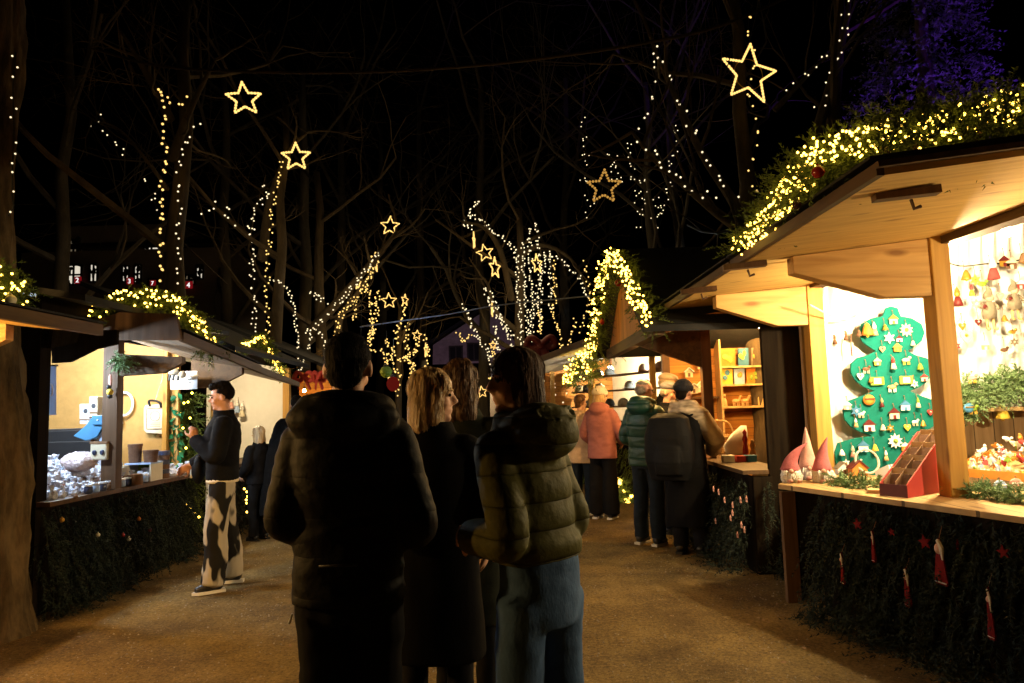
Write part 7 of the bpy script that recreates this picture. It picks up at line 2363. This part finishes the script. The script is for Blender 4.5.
# the man in front, seen from behind
def man_extra(put, HM, root):
    z = MB().tube([(-0.06, -0.162, 1.0), (0.06, -0.165, 1.0)], 0.004, 6)
    put('zip', z, 'black_metal')
    put('pocket_tag', MB().box((-0.172, -0.085, 0.82), (0.006, 0.014, 0.03), Matrix.Rotation(0.3, 3, 'Y')), 'paper')


person('man seen from behind in a black hooded jacket and black trousers, close to the camera', foot(348, 420, 2.45), 0.02, 1.765, {'mat': 'jacket_black'}, arms(((-0.205, -0.03, 1.13), (-0.14, 0.2, 1.06)), ((0.235, -0.03, 1.10), (0.15, 0.2, 1.05))),
       'short', 'hair_black', 'people walking up the middle of the path', head=(0.0, -0.12), hood=(0, -0.085, 1.462, 0.19, 0.11, 0.085), hem=0.855, hw=0.19, waist=0.18, chest=0.198, sw=0.152, sleeve=(0.08, 0.074, 0.06), fold=(0.006, (7, 7, 22)), leg_r=(0.098, 0.088, 0.08), hip=0.148, legs=[(V((-0.082, 0.015, 0.5)), V((-0.09, -0.01, 0.09)), 0.0), (V((0.082, 0.015, 0.5)), V((0.09, -0.01, 0.09)), 0.0)], extras=man_extra,
       trousers='trousers_black')
# blonde woman in a long black coat
person('blonde woman with a bob in a long black coat, looking towards the olive jacket', foot(432, 420, 2.9), -0.15, 1.66, {'mat': 'coat_black'}, arms(((-0.25, 0.0, 1.14), (-0.2, 0.12, 0.92)), ((0.265, 0.0, 1.13), (0.2, 0.14, 0.95))),
       'bob', 'hair_blonde', 'people walking up the middle of the path', skin='skin_pale', head=(-1.4, -0.02), hem=0.545, hw=0.21, waist=0.17, chest=0.185, sw=0.15, flare=0.0, sleeve=(0.082, 0.075, 0.068), fold=(0.007, (5, 5, 3)), topname='coat', trousers='trousers_black', leg_r=(0.08, 0.06, 0.05))
# brown haired woman beyond her
person('woman with wavy light brown hair and dark green coat, half hidden by the blonde', foot(462, 420, 3.45), -0.3, 1.725, {'mat': 'coat_green'}, arms(((-0.25, 0, 1.13), (-0.2, 0.12, 0.93)), ((0.25, 0.0, 1.13), (0.16, 0.16, 1.0))),
       'wavy', 'hair_ginger', 'people walking up the middle of the path', skin='skin_pale', head=(-0.45, 0), hem=0.5, hw=0.21, topname='coat', trousers='trousers_black', leg_r=(0.08, 0.06, 0.05))


def olive_extra(put, HM, root):
    st = MB()
    put('bag_strap', MB().tube(smoothline([(-0.17, 0.1, 1.36), (-0.235, 0.02, 1.2), (-0.25, -0.02, 1.02)], 4), 0.012, 6, flat=0.4), 'black_metal')


person('woman in an olive quilted jacket and blue jeans, head turned to the blonde woman', foot(535, 420, 2.4), 0.8, 1.70, {'mat': 'puffer_olive'}, arms(((-0.2, -0.05, 1.12), (-0.14, 0.2, 1.09)), ((0.172, 0.0, 1.12), (0.1, 0.22, 1.05))),
       'long', 'hair_brown', 'people walking up the middle of the path', skin='skin_pale', head=(1.15, -0.04), lean=0.08, hem=1.02, hw=0.174, waist=0.158, chest=0.168, sw=0.127, depth=0.9, puff=0.008, pstep=0.095, sleeve=(0.076, 0.07, 0.06), fold=(0.003, (9, 9, 14)), voxel=0.009,
       hood=(0.0, -0.05, 1.445, 0.132, 0.105, 0.095), trousers='jeans', leg_r=(0.09, 0.078, 0.08), hip=0.155, tfold=(0.006, (7, 7, 14)), legs=[(V((-0.095, 0.03, 0.5)), V((-0.105, 0.02, 0.09)), 0.0), (V((0.095, 0.0, 0.5)), V((0.11, -0.03, 0.09)), 0.0)], extras=None)


# man in patterned trousers at the sweets stall
def cow_extra(put, HM, root):
    b = MB().ell((0.2, 0.2, 1.0), (0.1, 0.06, 0.13), 14)
    put('shoulder_bag', b, 'jacket_black')
    put('bag_strap', MB().tube(smoothline([(0.14, 0.12, 1.12), (0.22, 0.24, 1.05), (0.24, 0.26, 0.93)], 4), 0.012, 6), 'cream')
    put('shirt_hem', MB().loft([(0, 0, 0.9, 0.188, 0.135), (0, 0, 0.935, 0.186, 0.133)], 24), 'cream')


person('man in cream and black patterned trousers and black jacket, hand on his chest', foot(223, 420, 6.25), 1.95, 1.77, {'mat': 'jacket_dark'}, arms(((-0.25, 0.05, 1.13), (-0.03, 0.225, 1.27)), ((0.24, 0.04, 1.15), (0.2, 0.26, 1.04))),
       'quiff', 'hair_black', None, skin='skin', head=(0.0, -0.1), hem=0.92, hw=0.19, waist=0.185, chest=0.21, trousers='cow', leg_r=(0.108, 0.098, 0.096), tfold=(0.006, (8, 8, 10)), shoes='shoe_black', sole='sole_white', curls=(0.9, 0.6), sw=0.16, handdir=((0.1, 0.1, 1), None), extras=cow_extra,
       legs=[(V((-0.13, 0.05, 0.5)), V((-0.15, 0.06, 0.09)), 0.2), (V((0.12, -0.03, 0.5)), V((0.15, -0.09, 0.09)), -0.2)])
# person in a long dark coat behind the man
person('person in a wide long dark coat, half hidden behind the walking man', foot(297, 420, 8.6), 0.3, 1.70, {'mat': 'coat_black'}, arms(((-0.27, 0, 1.13), (-0.25, 0.08, 0.9)), ((0.27, 0, 1.13), (0.25, 0.08, 0.9))),
       'short', 'hair_black', None, hem=0.3, hw=0.42, waist=0.34, chest=0.24, flare=0.03, topname='coat', sole='sole_white')
person('small fair haired child in a dark jacket beside the dark coated person', foot(259, 420, 8.5), 1.1, 1.34, {'mat': 'jacket_dark'}, arms(((-0.26, 0, 1.13), (-0.2, 0.15, 1.0)), ((0.26, 0, 1.13), (0.2, 0.15, 1.0))), 'bob', 'hair_blonde', None, skin='skin_pale', head=(0.3, 0))


# customers at the gabled stall
def green_extra(put, HM, root):
    pass


person('grey haired man with glasses in a dark green padded jacket, at the gabled stall', foot(645, 420, 7.55), -0.75, 1.735, {'mat': 'puffer_green'}, arms(((-0.265, 0.0, 1.13), (-0.18, 0.2, 1.05)), ((0.265, 0.0, 1.13), (0.18, 0.2, 1.05))), 'bald', 'hair_grey', 'customers at the gabled stall',
       head=(-0.55, -0.12), hood=(0, -0.1, 1.47, 0.15, 0.11, 0.1), hem=0.83, hw=0.205, waist=0.2, chest=0.21, sw=0.16, sleeve=(0.082, 0.076, 0.062), puff=0.006, trousers='jeans_dark', sole='sole_white', glasses=True)


def pack_extra(put, HM, root):
    b = MB().loft([(-0.1, -0.26, 0.76, 0.2, 0.1), (-0.1, -0.27, 0.95, 0.25, 0.14), (-0.1, -0.27, 1.2, 0.25, 0.15), (-0.1, -0.25, 1.38, 0.2, 0.12), (-0.1, -0.22, 1.43, 0.12, 0.07)], 22, 2.6)
    b.loft([(-0.08, -0.38, 0.82, 0.13, 0.05), (-0.08, -0.4, 0.95, 0.14, 0.06), (-0.08, -0.38, 1.1, 0.13, 0.05)], 18, 2.6)
    put('backpack', remesh(b, 0.012, 3, (0.006, (7, 7, 7))), 'jacket_black')
    for q in (-1, 1):
        put('strap', MB().tube(smoothline([(q * 0.1, -0.14, 1.4), (q * 0.13, 0.0, 1.46), (q * 0.15, 0.13, 1.33), (q * 0.17, 0.08, 1.1)], 4), 0.018, 8, flat=0.5), 'jacket_black')
    sc = MB()
    for k in range(3):
        sc.tube([(0.115 * math.sin(a) * (1 + 0.1 * k), -0.01 - 0.105 * math.cos(a) * (1 + 0.1 * k), 1.52 - 0.035 * k + 0.012 * math.sin(3 * a + k)) for a in [2 * PI * j / 20 for j in range(21)]], 0.034, 10, cap=False)
    sc.ell((0.1, 0.0, 1.4), (0.16, 0.13, 0.1), 16)
    put('scarf', remesh(sc, 0.011, 2), 'scarf')
    put('sleeve', remesh(MB().tube(smoothline([(0.17, 0, 1.37), (0.235, 0.01, 1.26), (0.29, 0.02, 1.15), (0.25, 0.13, 1.09), (0.21, 0.23, 1.03)], 4), [0.1] * 9 + [0.088] * 8, 14), 0.012, 2, (0.008, (8, 8, 12))), 'coat_cream')
    put('skirt', remesh(MB().loft([(0, 0, 0.28, 0.24, 0.2), (0, 0, 0.6, 0.215, 0.17), (0, 0, 0.95, 0.18, 0.14)], 24), 0.013, 3, (0.01, (6, 6, 2))), 'coat_black')


M['scarf'] = mat('scarf', (0.12, 0.09, 0.06), 0.95, 0, 9, 0.2, 60, (0.62, 0.5, 0.36), stretch=(1, 1, 2.5), detail=1)
person('person in black knitted hat and checked scarf with a big black backpack', foot(685, 420, 7.05), -0.5, 1.69, {'mat': 'jacket_dark', 'hat': 'knit_black'}, arms(((-0.265, 0.0, 1.13), (-0.16, 0.22, 1.02)), ((0.29, 0.02, 1.15), (0.2, 0.25, 1.02))), 'short', 'hair_black', 'customers at the gabled stall',
       hat='beanie', head=(-0.3, -0.1), hem=0.86, sleeve=(0.08, 0.076, 0.066), chest=0.195, waist=0.18, sw=0.155, extras=pack_extra)
person('smiling man in a grey flat cap, between the green jacket and the backpack', foot(669, 420, 8.15), -2.0, 1.71, {'mat': 'jacket_dark', 'hat': 'cap_grey'}, arms(((-0.26, 0.0, 1.13), (-0.18, 0.2, 1.05)), ((0.26, 0.0, 1.13), (0.18, 0.2, 1.05))), 'bald', 'hair_grey', 'customers at the gabled stall', hat='flatcap', head=(-0.15, -0.1))
person('taller man in a beige flat cap at the back of the group', foot(668, 420, 8.75), -1.35, 1.835, {'mat': 'jacket_dark', 'hat': 'cap_beige'}, arms(((-0.26, 0.0, 1.13), (-0.18, 0.2, 1.05)), ((0.26, 0.0, 1.13), (0.18, 0.2, 1.05))), 'bald', 'hair_grey', 'customers at the gabled stall', hat='flatcap', head=(-0.1, -0.1))
# pink coat
person('woman in a pink coat, black trousers and a cream knitted hat at the far stall', foot(601, 420, 9.3), -0.55, 1.70, {'mat': 'coat_pink', 'hat': 'knit_white'}, arms(((-0.26, 0.0, 1.13), (-0.2, 0.16, 0.98)), ((0.27, 0.03, 1.12), (0.2, 0.22, 1.0))), 'long', 'hair_blonde', None, skin='skin_pale', hat='beanie', head=(-0.5, -0.1),
       hem=0.8, hw=0.205, waist=0.185, chest=0.195, sw=0.155, sleeve=(0.08, 0.074, 0.062), hood=(0, -0.09, 1.46, 0.13, 0.1, 0.09), topname='coat', trousers='trousers_black', sole='sole_white', leg_r=(0.1, 0.1, 0.11))
person('person in a pale beige coat and dark trousers, partly hidden behind the olive jacket', foot(581, 420, 9.7), -0.4, 1.62, {'mat': 'coat_beige'}, arms(((-0.26, 0.0, 1.13), (-0.2, 0.16, 0.98)), ((0.27, 0.03, 1.12), (0.2, 0.2, 0.95))), 'short', 'hair_ginger', None, skin='skin_pale', hem=0.75, hw=0.23, topname='coat', trousers='jeans_dark', sole='sole_white', head=(-0.6, 0))
# red bows on the front edge of the dark stall
for px, lb in ((304, 'wide red bow on the dark stall edge, just past the walking man'), (319, 'narrow red bow on the dark stall edge, close to the walking man\'s head')):
    c = at(px, 377, 11.6)
    k = 1.0 if px < 310 else 0.6
    t = thing('red_bow', lb, 'bow', c, 0)
    for q in (-1, 1):
        obj('loop', MB().tube(smoothline([c, c + V((q * 0.1 * k, -0.04, 0.08)), c + V((q * 0.16 * k, 0, -0.02)), c + V((q * 0.08 * k, 0.02, -0.06)), c], 4), 0.045, 10, flat=0.7), 'red_felt', t, smooth=True)
        obj('tail', MB().tube(smoothline([c, c + V((q * 0.06 * k, -0.04, -0.1)), c + V((q * 0.1 * k, 0, -0.2))], 4), 0.03, 8, flat=0.4), 'red_felt', t, smooth=True)
    obj('knot', MB().ell(c, (0.05, 0.05, 0.05), 10), 'red_felt', t, smooth=True)

# ------------------------------------------------------------------ render settings
SC.view_settings.view_transform = 'Standard'
SC.view_settings.look = 'None'
SC.view_settings.exposure = 0
SC.view_settings.gamma = 1
SC.view_settings.use_curve_mapping = False
SC.render.engine = 'CYCLES'
SC.cycles.use_denoising = True
try:
    SC.cycles.denoiser = 'OPENIMAGEDENOISE'
except Exception:
    pass
SC.cycles.use_light_tree = True
SC.cycles.sample_clamp_indirect = 3.0
SC.cycles.max_bounces = 6
SC.cycles.diffuse_bounces = 4
